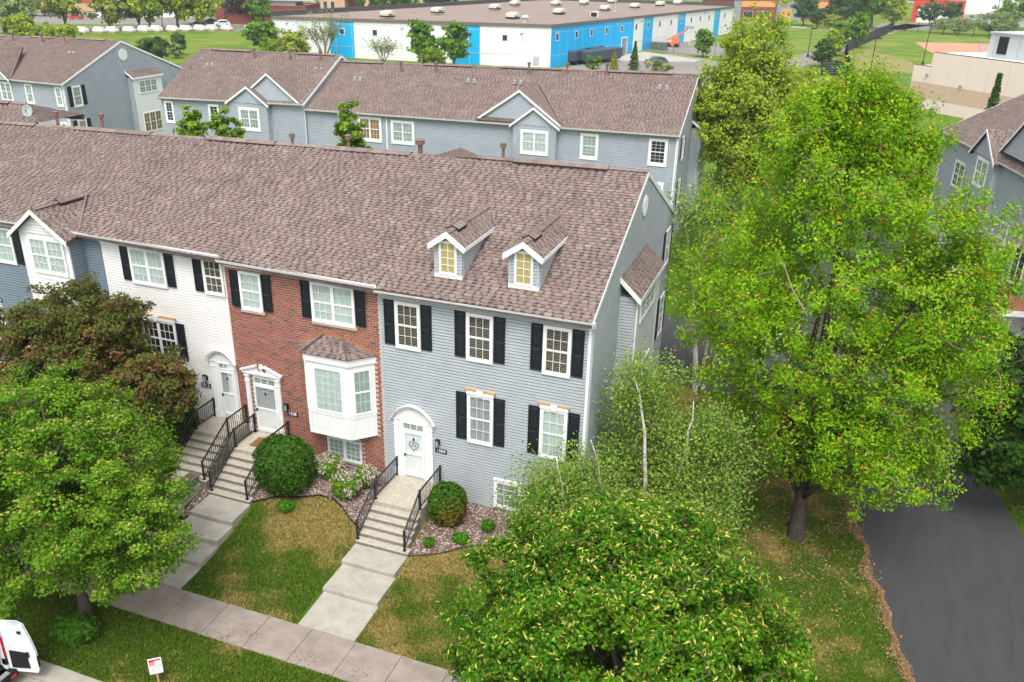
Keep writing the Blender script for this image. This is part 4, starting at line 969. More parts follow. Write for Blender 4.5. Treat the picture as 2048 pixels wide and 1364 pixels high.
# ------------------------------------------------------------------ townhouses across the alley
def simple_house(th, x0, x1, y0, y1, ze0, ze1, zr0, zr1, yr, right_over=.08, end=True, left_over=.0, mt=None, span=None):
    mt = mt or M_bsid
    b = MB(); b.hexa([(x0, y0, -.4), (x1, y0, -.4), (x1, y1, -.4), (x0, y1, -.4), (x0, y0, ze0-.2), (x1, y0, ze1-.2), (x1, y1, ze1-.2), (x0, y1, ze0-.2)]); wl = b.build('wall', mt, th)
    f = MB(); f.box(x0, x1+.03, y0-.03, y0+.1, -.4, .42); f.box(x1-.1, x1+.03, y0+.1005, y1, -.4, .42) if end else None; f.build('foundation', M_found, th)
    xr = x1+right_over; xl = x0-left_over
    el, er, rr, rl, br, bl = (xl, y0-.35, ze0), (xr, y0-.35, ze1), (xr, yr, zr1), (xl, yr, zr0), (xr, y1+.35, ze1), (xl, y1+.35, ze0)
    s = MB(); s.slab_strips([el, er, rr, rl], .16); s.slab_strips([rl, rr, br, bl], .16); ro = s.build('roof', M_roofb, th)
    shingle_plane(ro, [el, er, rr, rl]); shingle_plane(ro, [br, bl, rl, rr])
    F = Fr((0, y0, 0), (1, 0, 0), (0, -1, 0))
    siding(wl, F, span or (lambda z: [(x0, x1)]), .4, min(ze0, ze1)-.22, mt, expo=.15)
    gutter(th, F, xl, xr, ze0+.02, ze1+.02, .38)
    b = MB(F); b.hexa([F.P(x0, .02, ze0-.28), F.P(x1, .02, ze1-.28), F.P(x1, .36, ze1-.10), F.P(x0, .36, ze0-.10), F.P(x0, .02, ze0-.02-.08), F.P(x1, .02, ze1-.10), F.P(x1, .36, ze1-.06), F.P(x0, .36, ze0-.06)]); b.build('soffit', M_white, th)
    if end:
        E = Fr((x1, 0, 0), (0, 1, 0), (1, 0, 0)); b = MB(E); b.prism([(y0, ze1-.25), (y1, ze1-.25), (yr, zr1-.12)], -.1, -.003); gw_ = b.build('gable_wall', mt, th)
        def sp(z):
            if z < ze1-.15: return [(y0, y1)]
            t = (z-ze1+.15)/(zr1-.12-ze1+.15); return [(lerp(y0, yr, t), lerp(y1, yr, t))]
        siding(wl, E, sp, .4, zr1-.25, mt, expo=.15)
        rake(th, (xr, y0-.35, ze1+.02), (xr, yr, zr1+.02), .20); rake(th, (xr, y1+.35, ze1+.02), (xr, yr, zr1+.02), .20)
        c = MB(); c.box(x1-.06, x1+.03, y0-.03, y0+.06, .0, ze1-.2); c.build('corner_board', M_white, th)
    return wl, ro, F
def box_bay(th, x, ya, yb, z0, z1, dep, wins, mt=None, zt=None):
    E = Fr((x, 0, 0), (0, 1, 0), (1, 0, 0)); mt = mt or M_bsid
    b = MB(E); b.box(ya, yb, -.02, dep, z0, z1); bx = b.build('box_bay', mt, th)
    siding(bx, Fr((x, ya, 0), (1, 0, 0), (0, -1, 0)), lambda z: [(.02, dep-.06)], z0, z1-.05, mt, expo=.15)
    b = MB(E); b.box(ya-.03, yb+.03, dep+.0005, dep+.03, z0-.05, z1); b.build('bay_front', M_white, bx)
    for (u0, u1, p, q, fl) in wins: window(th, E, u0, u1, p, q, units=3, cols=2, rows=2, fill=fl, n0=dep+.03)
    q = [(x+dep+.18, ya-.2, z1+.05), (x+dep+.18, yb+.2, z1+.05), (x-.02, yb+.2, z1+.7), (x-.02, ya-.2, z1+.7)]
    s = MB(); s.slab([Vector(a) for a in q], .12); r_ = s.build('bay_roof', M_roofb, th); shingle_plane(r_, [Vector(a)+Vector((0, 0, .01)) for a in q])
    rake(th, (x+dep+.2, ya-.22, z1+.07), (x, ya-.22, z1+.74), .2, .03, (0, -1, 0)); b = MB(E); b.box(ya-.22, yb+.22, dep+.1805, dep+.21, z1-.15, z1+.06); b.build('bay_fascia', M_white, th)
y2 = 38.9
N = thing('rear_townhouse', 'long grey townhouse row behind the front roof, end gable towards the driveway', 'townhouse', (-20, 45, 0))
nw, nr, NF2 = simple_house(N, -36.1, -4.0, y2, 51.4, 8.16, 8.58, 11.45, 12.25, 45.2, span=lambda z: [(-36.1, -17.0), (-13.4, -4.0)] if z < 8.4 else [(-36.1, -4)])
for (a, e, p, q, u_, fl) in ((-31.05, -28.84, 5.86, 7.95, 2, 'warm'), (-27.95, -25.8, 5.9, 7.86, 2, 'green'), (-11.55, -10.1, 6.12, 8.14, 1, 'green'), (-6.2, -4.75, 6.12, 8.2, 1, 'dark'), (-31.0, -28.8, 2.6, 4.7, 2, 'grey'), (-27.9, -25.8, 2.6, 4.7, 2, 'grey'), (-11.5, -10.1, 2.8, 4.9, 1, 'grey'), (-6.2, -4.8, 2.8, 4.9, 1, 'grey')):
    window(N, NF2, a, e, p, q, units=u_, cols=3 if u_ == 1 else 3, rows=3 if u_ == 1 else 2, fill=fl, case=.19)
# front bump-out and cross gables of the right half
b = MB(); b.box(-16.95, -13.4, y2-.5, y2+.02, -.3, 8.45); bo = b.build('bump_out', M_bsid, N); siding(bo, NF2.shift(.5), lambda z: [(-16.95, -13.4)], .4, 8.4, M_bsid, expo=.15)
window(N, NF2.shift(.5), -16.3, -14.0, 6.18, 8.1, units=2, fill='curtain', case=.19); window(N, NF2.shift(.5), -16.3, -14.0, 2.8, 4.8, units=2, fill='grey', case=.19)
gabled_front(N, NF2, -20.25, -13.15, 8.55, -16.62, 11.0, 4.05, .02, M_bsid, ov=.2); gabled_front(N, NF2, -17.1, -13.2, 8.45, -15.25, 9.85, 1.2, .5, M_bsid, ov=.2)
v = MB(); v.bar((-13.2, y2-.1, 8.75), (-16.5, y2+4.1, 11.1), .05, n=4); v.build('valley_flashing', M_valley, N)
s = MB(); q = [(-20.3, y2-.36, 8.56), (-17.0, y2-.36, 8.56), (-17.0, y2-.0, 8.80), (-20.3, y2-.0, 8.80)]; s.slab([Vector(a) for a in q], .08); s.build('pent_roof', M_roofb, N)
ridge_line(nr, [(-36.1, 45.2, 11.45), (-3.92, 45.2, 12.25)], [((-36, 45.2, 11.47), (-31.8, 45.2, 11.57)), ((-27.8, 45.2, 11.66), (-23.2, 45.2, 11.78)), ((-20.6, 45.2, 11.86), (-15.2, 45.2, 11.98)), ((-11.2, 45.2, 12.08), (-6.0, 45.2, 12.21))])
for p in ((-29.5, 44.0, 10.95), (-26.2, 44.1, 11.05), (-17.8, 44.3, 11.45), (-14.55, 44.5, 11.6), (-11.25, 44.6, 11.75)): vent_pipe(N, p, .85, .085)
for p in ((-33.4, 42.8, 10.35), (-22.7, 43.0, 10.8), (-18.6, 43.1, 10.95), (-6.6, 43.4, 11.3)): roof_vent(N, p)
E2 = Fr((-4.0, 0, 0), (0, 1, 0), (1, 0, 0)); oval_vent(N, E2, 45.2, 10.9, .5, .45)
window(N, E2, 40.2, 41.2, 6.4, 8.2, fill='green', case=.1); shutter(N, E2, 39.75, 40.15, 6.5, 8.2); shutter(N, E2, 41.25, 41.65, 6.5, 8.2)
window(N, E2, 40.2, 41.2, 2.9, 4.9, fill='dark', case=.1); shutter(N, E2, 39.75, 40.15, 3.0, 4.9); shutter(N, E2, 41.25, 41.65, 3.0, 4.9)
box_bay(N, -4.0, 44.6, 49.0, 1.0, 8.15, .72, [(45.3, 48.3, 6.4, 7.9, 'dark'), (45.3, 48.3, 2.4, 4.6, 'dark')])
downspout(N, NF2, -4.1, .1, 8.55, .33, .11); downspout(N, NF2, -28.35, 2, 8.26, .33, .11)
# left half of the same row: a step higher
N2 = thing('rear_townhouse', 'short grey townhouse row behind the front roof, one step above its longer neighbour', 'townhouse', (-44, 45, 0))
mw, mr, NF3 = simple_house(N2, -51.3, -36.12, y2-.25, 51.4, 8.15, 8.58, 11.78, 12.0, 45.0, right_over=.12, left_over=.12, end=True, span=lambda z: [(-51.3, -43.4), (-39.6, -36.12)] if z < 8.3 else [(-51.3, -36.12)])
for (a, e, p, q, u_, fl) in ((-50.95, -49.95, 5.85, 7.85, 1, 'dark'), (-46.1, -44.95, 5.9, 7.88, 1, 'dark')):
    window(N2, NF3, a, e, p, q, units=u_, cols=2, rows=3, fill=fl, case=.17)
b = MB(); b.box(-43.45, -39.55, y2-.75, y2-.23, -.3, 8.3); bo = b.build('bump_out', M_bsid, N2); siding(bo, NF3.shift(.5), lambda z: [(-43.45, -39.55)], .4, 8.25, M_bsid, expo=.15)
window(N2, NF3.shift(.5), -42.5, -40.35, 5.95, 7.95, units=2, fill='grey', case=.2)
gabled_front(N2, NF3, -42.8, -36.3, 8.5, -39.55, 10.9, 4.0, .02, M_bsid, ov=.2); gabled_front(N2, NF3, -43.6, -39.4, 8.33, -41.4, 9.75, 1.2, .5, M_bsid, ov=.22)
v = MB(); v.bar((-36.4, y2-.2, 8.75), (-36.35, y2+4.0, 10.9), .05, n=4); v.build('valley_flashing', M_valley, N2)
ridge_line(mr, [(-51.3, 45, 11.78), (-36.1, 45, 12.0)], [((-50, 45, 11.82), (-45.6, 45, 11.88)), ((-40.5, 45, 11.95), (-36.6, 45, 12.0))])
for p in ((-44.6, 44.0, 11.25), (-40.8, 44.0, 11.35), (-37.6, 44.1, 11.4)): vent_pipe(N2, p, .85, .085)
for p in ((-49.0, 42.8, 10.6), (-37.5, 43.1, 10.85)): roof_vent(N2, p)
vent_pipe(N2, (-50.4, 42, 10.1), .6, .04, False)
# house with the big gable end at the far left
x3 = -64.0
Q = thing('gabled_townhouse', 'grey townhouse showing its wide gable end and white bay at the upper left', 'townhouse', (-70, 48, 0))
qw, qr, QF = simple_house(Q, -90, x3, 39.9, 56.3, 8.6, 8.3, 11.3, 11.72, 48.1, mt=M_bsid)
QE = Fr((x3, 0, 0), (0, 1, 0), (1, 0, 0)); oval_vent(Q, QE, 48.15, 10.35, .62, .58)
for (p, q) in ((5.95, 8.0), (2.9, 4.75)):
    window(Q, QE, 40.72, 41.86, p, q, fill='grey', case=.15); shutter(Q, QE, 40.2, 40.68, p+.15, q); shutter(Q, QE, 41.9, 42.4, p+.15, q)
box_bay(Q, x3, 48.3, 52.5, .6, 8.0, .72, [(49.0, 51.7, 6.3, 7.65, 'green'), (49.0, 51.7, 2.2, 4.3, 'warm')])
for (a, e, p, q, u_) in ((-69.0, -68.0, 6.1, 8.05, 1), (-65.15, -64.3, 6.1, 8.0, 1), (-72.3, -70.75, 6.12, 8.06, 2), (-65.2, -64.3, 2.8, 4.6, 1), (-69, -67.9, 2.8, 4.6, 1), (-71.4, -70.4, 2.8, 4.6, 1)):
    window(Q, QF, a, e, p, q, units=u_, cols=2, rows=2, fill='grey' if u_ == 2 else 'green', case=.15)
gabled_front(Q, QF, -76.4, -70.5, 8.4, -73.4, 10.9, 4.6, .3, M_bsid, ov=.25)
v = MB(); v.bar((-70.5, 39.8, 8.6), (-73.3, 44.3, 11.0), .05, n=4); v.build('valley_flashing', M_valley, Q)
ridge_line(qr, [(-90, 48.1, 11.3), (x3+.1, 48.1, 11.72)], [((-88, 48.1, 11.35), (-79.5, 48.1, 11.48)), ((-76, 48.1, 11.54), (-72.8, 48.1, 11.6)), ((-69.5, 48.1, 11.64), (-65.8, 48.1, 11.7))])
for p in ((-77.5, 47, 11), (-73.4, 47.0, 11.1), (-70.3, 47, 11.2)): vent_pipe(Q, p, .85, .085)
roof_vent(Q, (-68.2, 45.4, 10.45)); roof_vent(Q, (-77, 45.6, 10.4)); downspout(Q, QF, x3-.1, .1, 8.3, .33, .11)
b = MB(); b.hexa([(-64.4, 57.0, -.3), (-60.2, 57.0, -.3), (-60.2, 64, -.3), (-64.4, 64, -.3), (-64.4, 57.0, 8.0), (-60.2, 57.0, 8.0), (-60.2, 64, 8.0), (-64.4, 64, 8.0)]); wg_ = b.build('rear_wing', M_bsid, Q)
q = [(-64.6, 56.7, 8.15), (-60.0, 56.7, 8.15), (-60.2, 60, 9.35), (-64.6, 60, 9.35)]; s = MB(); s.slab([Vector(a) for a in q], .12); s.build('wing_roof', M_roofb, wg_); shingle_plane(wg_, q)
b = MB(); b.box(-64.6, -60.0, 56.66, 56.695, 7.9, 8.16); b.build('wing_gutter', M_white, wg_)
sheet('garage_apron', [(14.2, 15), (17.5, 20), (20.0, 24.6), (17.9, 33.7), (14.8, 47.4), (10.2, 50), (12.5, 38), (14.6, 26)], .034, M_asph)
# right hand house beyond the maple, facing the driveway
A4 = Vector((14.77, 47.56, 0)); u4 = (Vector((17.94, 33.72, 0))-A4).normalized(); n4 = Vector((u4.y, -u4.x, 0))
if n4.x > 0: n4 = -n4
F4 = Fr(A4, u4, n4)
T4 = thing('corner_townhouse', 'grey townhouse with a wooden balcony over its garage at the right edge', 'townhouse', (19, 36, 0))
P4 = F4.P; L4 = 26
b = MB(F4); b.box(0, L4, -11, 0, -.3, 8.85); w4 = b.build('wall', M_bsid, T4); siding(w4, F4, lambda z: [(0, L4)], 2.3, 8.8, M_bsid, expo=.14)
b = MB(F4); b.box(0, L4, .018, .05, -.3, 2.25); b.build('garage_base', M_white, T4)
ze4, zr4 = 9.0, 12.2
q1 = [P4(-.25, .4, ze4), P4(L4, .4, ze4), P4(L4, -5.5, zr4), P4(-.25, -5.5, zr4)]; q2 = [P4(L4, -11.4, ze4), P4(-.25, -11.4, ze4), P4(-.25, -5.5, zr4), P4(L4, -5.5, zr4)]
s = MB(); s.slab(q1, .14); s.slab(q2, .14); r4 = s.build('roof', M_roofb, T4); shingle_plane(r4, q1); shingle_plane(r4, q2)
gutter(T4, F4, -.3, L4, ze4+.02, ze4+.02, .42); b = MB(F4); b.prism([(0, 0)]*3, 0, 0) if False else None
rake(T4, P4(-.27, .4, ze4+.02), P4(-.27, -5.5, zr4+.02), .2, .03, tuple(-u4)); downspout(T4, F4, .15, .1, 9, .36, .11)
s = MB(); s.v = [tuple(P4(0, 0, 8.85)), tuple(P4(0, -11, 8.85)), tuple(P4(0, -5.5, zr4-.1)), tuple(P4(.1, 0, 8.85)), tuple(P4(.1, -11, 8.85)), tuple(P4(.1, -5.5, zr4-.1))]; s.f = [(0, 1, 2), (5, 4, 3), (0, 3, 4, 1), (1, 4, 5, 2), (2, 5, 3, 0)]; s.c = [None]*5; s.build('gable_wall', M_bsid, T4)
b = MB(F4); b.box(7.4, 11.2, .02, .5, 2.3, 8.9); bo = b.build('bump_out', M_bsid, T4); siding(bo, F4.shift(.5), lambda z: [(7.4, 11.2)], 2.4, 8.9, M_bsid, expo=.14)
gabled_front(T4, F4, 7.2, 11.4, 8.95, 9.2, 10.7, 1.5, .5, M_bsid, ov=.25); gabled_front(T4, F4, 10.6, 16.6, 9.6, 13.2, 11.9, 4.5, .05, M_bsid, ov=.2)
window(T4, F4.shift(.5), 8.4, 10.4, 6.9, 8.8, units=2, cols=2, rows=2, fill='green', case=.14); window(T4, F4, 3.4, 5.4, 5.6, 7.6, units=2, cols=2, rows=2, fill='dark', case=.14)
window(T4, F4, 12.1, 14.3, 3.5, 5.7, units=2, cols=3, rows=3, fill='grey', case=.15); window(T4, F4.shift(.5), 8.6, 10.2, 3.4, 5.5, units=2, cols=2, rows=2, fill='dark', case=.12); window(T4, F4, 3.4, 5.4, 2.9, 4.6, units=2, cols=2, rows=2, fill='dark', case=.12)
window(T4, F4, 15.9, 17.6, 2.6, 5.0, units=2, cols=1, rows=1, hung=False, fill='dark', case=.12)
b = MB(F4); b.box(13.9, 20.5, .052, 1.9, 1.95, 2.28); bal = b.build('balcony', M_white, T4)
for k in range(13): bb = MB(F4); bb.box(13.95, 20.45, .06+k*.14, .19+k*.14, 2.2805, 2.31); bb.build('deck_board', M_deck, bal)
b = MB(F4)
for (a, e) in (((13.95, .1), (13.95, 1.85)), ((13.95, 1.85), (20.4, 1.85))):
    A_ = P4(a[0], a[1], 0); B_ = P4(e[0], e[1], 0)
    for h in (2.42, 3.25): b.bar(A_+Vector((0, 0, h)), B_+Vector((0, 0, h)), .03, n=4)
    k = int((B_-A_).length/.16)
    for i in range(k+1): p = lerp(A_, B_, i/k); b.bar(p+Vector((0, 0, 2.31)), p+Vector((0, 0, 3.25)), .012 if i % 8 else .035, n=4)
b.build('balcony_rail', M_rail, bal)
vent_pipe(T4, P4(13, -4, 11.4), .6, .05, False)
# ------------------------------------------------------------------ warehouse
W1 = Vector((-49.4, 149.1, 0)); m_ = Vector((17.4, 105.9, 0)).normalized(); W2 = W1+m_*128.5; W0_ = Vector((-112.2, 144.2, 0)); l_ = (W0_-W1).normalized(); LW = (W0_-W1).length
WR = Fr(W1, m_, (m_.y, -m_.x, 0)); WL = Fr(W0_, (W1-W0_), (-l_.y, l_.x, 0) if l_.x < 0 else (0, -1, 0))
if WL.n.y > 0: WL.n = -WL.n
WH = thing('warehouse', 'huge flat roofed white warehouse with bright blue wall bands and rooftop units', 'warehouse', tuple((W1+W2)/2))
HW = 8.45
W3 = W0_+m_*128.5
b = MB(); q = [W1, W2, W3, W0_]; up = Vector((0, 0, 1)); b.hexa([a-up*.4 for a in (W0_, W1, W2, W3)]+[W0_+up*7.6, W1+up*(HW-.25), W2+up*(8.05-.25), W3+up*7.7]); b.build('wall', M_wh, WH)
tops = [W0_+up*7.86, W1+up*HW, W2+up*8.1, W3+up*8.1]
b = MB(); b.slab([a+up*(-.05) for a in tops], .2); rf_ = b.build('roof', M_gravel, WH)
def cop(a, c, h, w_, name, mt):
    m = MB(); d_ = (c-a).normalized(); s_ = Vector((-d_.y, d_.x, 0))*w_; lo = Vector((0, 0, -.55)); hi = Vector((0, 0, h)); m.hexa([a-s_+lo, c-s_+lo, c+s_+lo, a+s_+lo, a-s_+hi, c-s_+hi, c+s_+hi, a+s_+hi]); return m.build(name, mt, WH)
cop(tops[0], tops[1], .04, .25, 'coping', M_coping); cop(tops[1], tops[2], .04, .25, 'coping', M_coping); cop(tops[2], tops[3], .9, .3, 'parapet', M_parap); cop(tops[3], tops[0], 1.0, .3, 'parapet', M_parap)
def band(F, u0, u1, zt0, name='wall_band', mt=None, z0=-.3):
    b = MB(F); b.box(u0, u1, .005, .035, z0, zt0); return b.build(name, mt or M_cyan, WH)
for (a, e) in ((0.05, 44.1), (50.6, 57.0), (76.0, 82.0), (108.6, 114.2)): band(WR, a, e, 8.05-.0015*a)
for (a, e) in ((LW-49.3, LW-43.5), (LW-21.3, LW-15.1)): band(WL, a, e, 7.55+.3*(a/LW))
b = MB(WL); b.box(LW-1.2, LW, .036, .05, -.3, 8.0) if False else None
M_joint = mat('panel_joint', (.50, .52, .53), .8, .1)
for F_, L_ in ((WR, 128), (WL, LW)):
    b = MB(F_)
    for k in range(1, int(L_/3.8)): b.box(k*3.8-.03, k*3.8+.03, .0355, .040, 0, 7.4)
    for z in (2.4, 6.9): b.box(.1, L_-.1, .0405, .044, z-.03, z+.03)
    b.build('panel_joints', M_joint, WH, kind='stuff')
def wpane(F, u, z, w_, h, n0=.045):
    b = MB(F); b.ring(u-w_/2-.12, u+w_/2+.12, z-h/2-.12, z+h/2+.12, .12, n0, n0+.05); o = b.build('window', M_wh, WH); g = MB(F); g.box(u-w_/2, u+w_/2, n0, n0+.02, z-h/2, z+h/2); g.build('pane', M_pane, o)
for (u, z) in ((2.7, 5.95), (11.8, 5.9), (19.5, 5.9), (27.7, 5.9), (36.5, 5.88), (44.9+.7, 5.86), (53.5, 5.86), (61.9, 5.84), (70.3, 5.82), (78.8, 5.78), (87.0, 5.76), (95.0, 5.75), (103.3, 5.75), (111.2, 5.75), (119.2, 5.72)): wpane(WR, u, z, 1.1, 1.25)
for s_ in (46.3, 38.6, 26.5, 18.2, 9.7): wpane(WL, LW-s_, 5.35+.25*(1-s_/50), 1.0, 1.1)
for s_ in (59.5, 32.5, 6.3):
    b = MB(WL); b.box(LW-s_-.12, LW-s_+.12, .01, .1, 6.2, 6.6); b.bar(WL.P(LW-s_, .1, 6.5), WL.P(LW-s_+.5, .9, 6.6), .06, n=5); b.box(LW-s_+.3, LW-s_+.9, .7, 1.1, 6.5, 6.68); b.build('wall_lamp', M_mgrey, WH)
for u in (0.6, 32.6, 48.6, 74.6, 98.5, 126.5):
    b = MB(WR); b.box(u-.12, u+.12, .036, .1, 6.9, 7.2); b.bar(WR.P(u, .1, 7.1), WR.P(u+.4, .9, 7.25), .06, n=5); b.box(u, u+.7, .7, 1.1, 7.15, 7.3); b.build('wall_lamp', M_mgrey, WH)
b = MB(WL); b.box(LW-3.6, LW-2.3, .01, .06, .5, 2.2); b.build('louvre_vent', M_lgrey, WH)
for u in (12.1, 16.0, 19.9, 23.7):
    b = MB(WR); b.ring(u-1.7, u+1.7, -.6, 2.8, .45, .036, .55, wb=.01, wt=.75); o = b.build('dock_door', M_black, WH); g = MB(WR); g.box(u-1.25, u+1.25, .036, .08, -.6, 2.05); g.build('door_leaf', M_cyan, o); k = MB(WR); k.box(u-.1, u+.1, .081, .16, -.6, 2.0); k.build('pale_strip', M_lgrey, o)
b = MB(WR); b.ring(36.8, 40.4, .0, 3.9, .2, .036, .16, wb=.02); o = b.build('roll_up_door', M_wh, WH); g = MB(WR); 
for k in range(6): g.box(37.0, 40.2, .04, .09, .05+k*.6, .58+k*.6)
g.build('door_section', M_mgrey, o)
b = MB(WR); b.box(49.6, 49.95, .036, .05, 0, 2.3) if False else None
for u, zt in ((28.8, 1.2), (33.0, 1.2)):
    b = MB(WR)
    for k in range(7): b.box(u+k*.45, u+k*.45+.42, .3, 1.6, zt-.17*(k+1)-.05, zt-.17*k-.05)
    for nn in (.3, 1.6):
        b.bar(WR.P(u, nn, zt+.9), WR.P(u+3.1, nn, .7), .05, n=4)
        for k in range(4): b.bar(WR.P(u+k*.9, nn, zt-.35*k-.2), WR.P(u+k*.9, nn, zt+.9-.4*k), .04, n=4)
    b.build('outside_stair', M_mgrey, WH)
# rooftop units: (x,y) read on the roof plane
def rtu(x, y, s_=1.0, kind=0):
    t = thing('rooftop_unit', '', 'rooftop unit', (x, y, 8.4), 'beige rooftop units on the warehouse'); z = 8.3
    F = Fr((x, y, z), m_, (m_.y, -m_.x, 0)); b = MB(F); b.box(-1.6*s_, 1.6*s_, -1.5*s_, 1.5*s_, 0, .35); b.build('curb', M_black, t)
    b = MB(F); b.prism([(-1.6*s_, .351), (.2, .351), (.2, 1.5*s_), (-1.0*s_, 1.5*s_), (-1.6*s_, 1.2*s_)], -1.4*s_, 1.4*s_); b.box(.201, 1.6*s_, -1.4*s_, 1.4*s_, .351, 1.7*s_); b.build('cabinet', M_hvac, t)
    b = MB(F); b.box(-1.3*s_, .0, 1.4*s_+.001, 1.4*s_+.5, .9*s_, 1.25*s_); b.build('intake_hood', M_hvac, t)
    b = MB(F); b.box(-1.3*s_, .0, 1.4*s_+.001, 1.4*s_+.03, .5, .85*s_); b.build('dark_grille', M_black, t)
    return t
rl = [(-87.61, 151.5, 'nearest the left front edge of the roof'), (-85.5, 172.8, 'behind the front left one, along the dark parapet'), (-80.5, 197.6, 'third back along the dark left parapet'), (-63.6, 165.1, 'nearest the front corner of the roof'), (-83.9, 222.2, 'fourth back along the dark left parapet'), (-60.5, 189.7, 'second back in the middle row'), (-74.5, 231.6, 'left of the mast, towards the rear'), (-69.7, 244.6, 'rear left one, tallest against the grass'), (-55.4, 214.7, 'third back in the middle row'), (-65.3, 262, 'farthest back at the rear parapet'), (-51.8, 235.1, 'fourth back in the right row'), (-48.2, 253.9, 'fifth back in the right row'), (-45.6, 269.1, 'last one near the far right end')]
for (x, y, s_) in rl:
    t = rtu(x, y, .78); t['label'] = 'beige rooftop unit on the warehouse roof, '+s_
def small_ac(x, y, lab):
    t = thing('condenser', lab, 'condenser', (x, y, 8.4)); b = MB(); b.box(x-1.0, x+1.0, y-.7, y+.7, 8.45, 9.7); b.build('cabinet', M_hvac, t); b = MB(); b.box(x-.8, x+.6, y-.73, y-.701, 8.6, 9.5); b.build('dark_grille', M_black, t)
small_ac(-48.7, 179.9, 'dark fronted beige condenser near the blue side of the warehouse roof')
t = thing('roof_hood', 'white round exhaust hood near the front edge of the warehouse roof', 'exhaust hood', (-56.84, 154.2, 8.4)); b = MB(); b.bar((-56.84, 154.2, 8.3), (-56.84, 154.2, 9.3), .55, n=12); b.build('duct', M_lgrey, t); b = MB(); b.bar((-56.84, 154.2, 9.3), (-56.84, 154.2, 9.75), .85, .5, n=12); b.build('cap', M_lgrey, t)
t = thing('roof_mast', 'thin pale mast standing on the right part of the warehouse roof', 'mast', (-50.5, 206, 8.4)); b = MB(); b.bar((-50.5, 206, 8.3), (-50.5, 206, 13.2), .09, n=6); b.bar((-50.5, 206, 8.3), (-50.5, 206, 8.8), .35, n=8); b.build('pole', M_lgrey, t)
# ------------------------------------------------------------------ far ground
sheet('parking_lot', [(-48, 152), (-33, 196), (-22, 186), (-6, 150), (-3, 92), (-30, 100), (-46, 125)], .03, M_lot)
sheet('lot_apron', [(-46, 168), (-40.2, 196), (-24, 184), (-24.5, 178)], .06, M_lconc)
sheet('yard_pavement', [(-41, 201), (-21, 194), (-22, 218), (-35.5, 236)], .03, M_lot)
sheet('park_road', [(-9, 175), (-3, 174), (3.5, 200), (12, 269), (21, 316), (40, 380), (30, 380), (14, 318), (6, 269), (-3, 212)], .03, M_lot)
sheet('path', [(-40, 330), (20, 305), (22, 309), (-40, 336)], .035, M_lconc)
sheet('infield', [(26.5, 273), (28, 242), (30, 230), (60, 222), (78, 250), (62, 285), (47, 281)], .03, M_fieldR)
sheet('meadow_patch', [(9, 178), (23, 182), (22, 210), (13, 236), (10, 222)], .025, mat('dry_meadow', (.27, .22, .10), .95, .1, c2=(.15, .17, .04), nscale=.25))
sheet('left_road', [(-300, 90), (-196, 155), (-170, 186), (-148, 192), (-112, 190), (-112, 203), (-150, 206), (-176, 200), (-205, 172), (-300, 115)], .03, M_lot)
sheet('left_parking_lot', [(-182, 200), (-160, 212), (-150, 260), (-235, 240), (-300, 190), (-300, 150), (-230, 172)], .035, M_lot)
sheet('far_road', [(-900, 520), (900, 560), (900, 575), (-900, 535)], .05, M_lot)
sheet('right_parking_lot', [(14, 330), (34, 335), (46, 372), (20, 372)], .03, M_lot)
# stripes in the lot
st = MB()
for k in range(7): x = -22+k*2.9; st.face([(x, 140, .05), (x+.15, 140, .05), (x+2.0, 145.5, .05), (x+1.85, 145.5, .05)])
st.build('parking_lines', M_num, kind='structure')
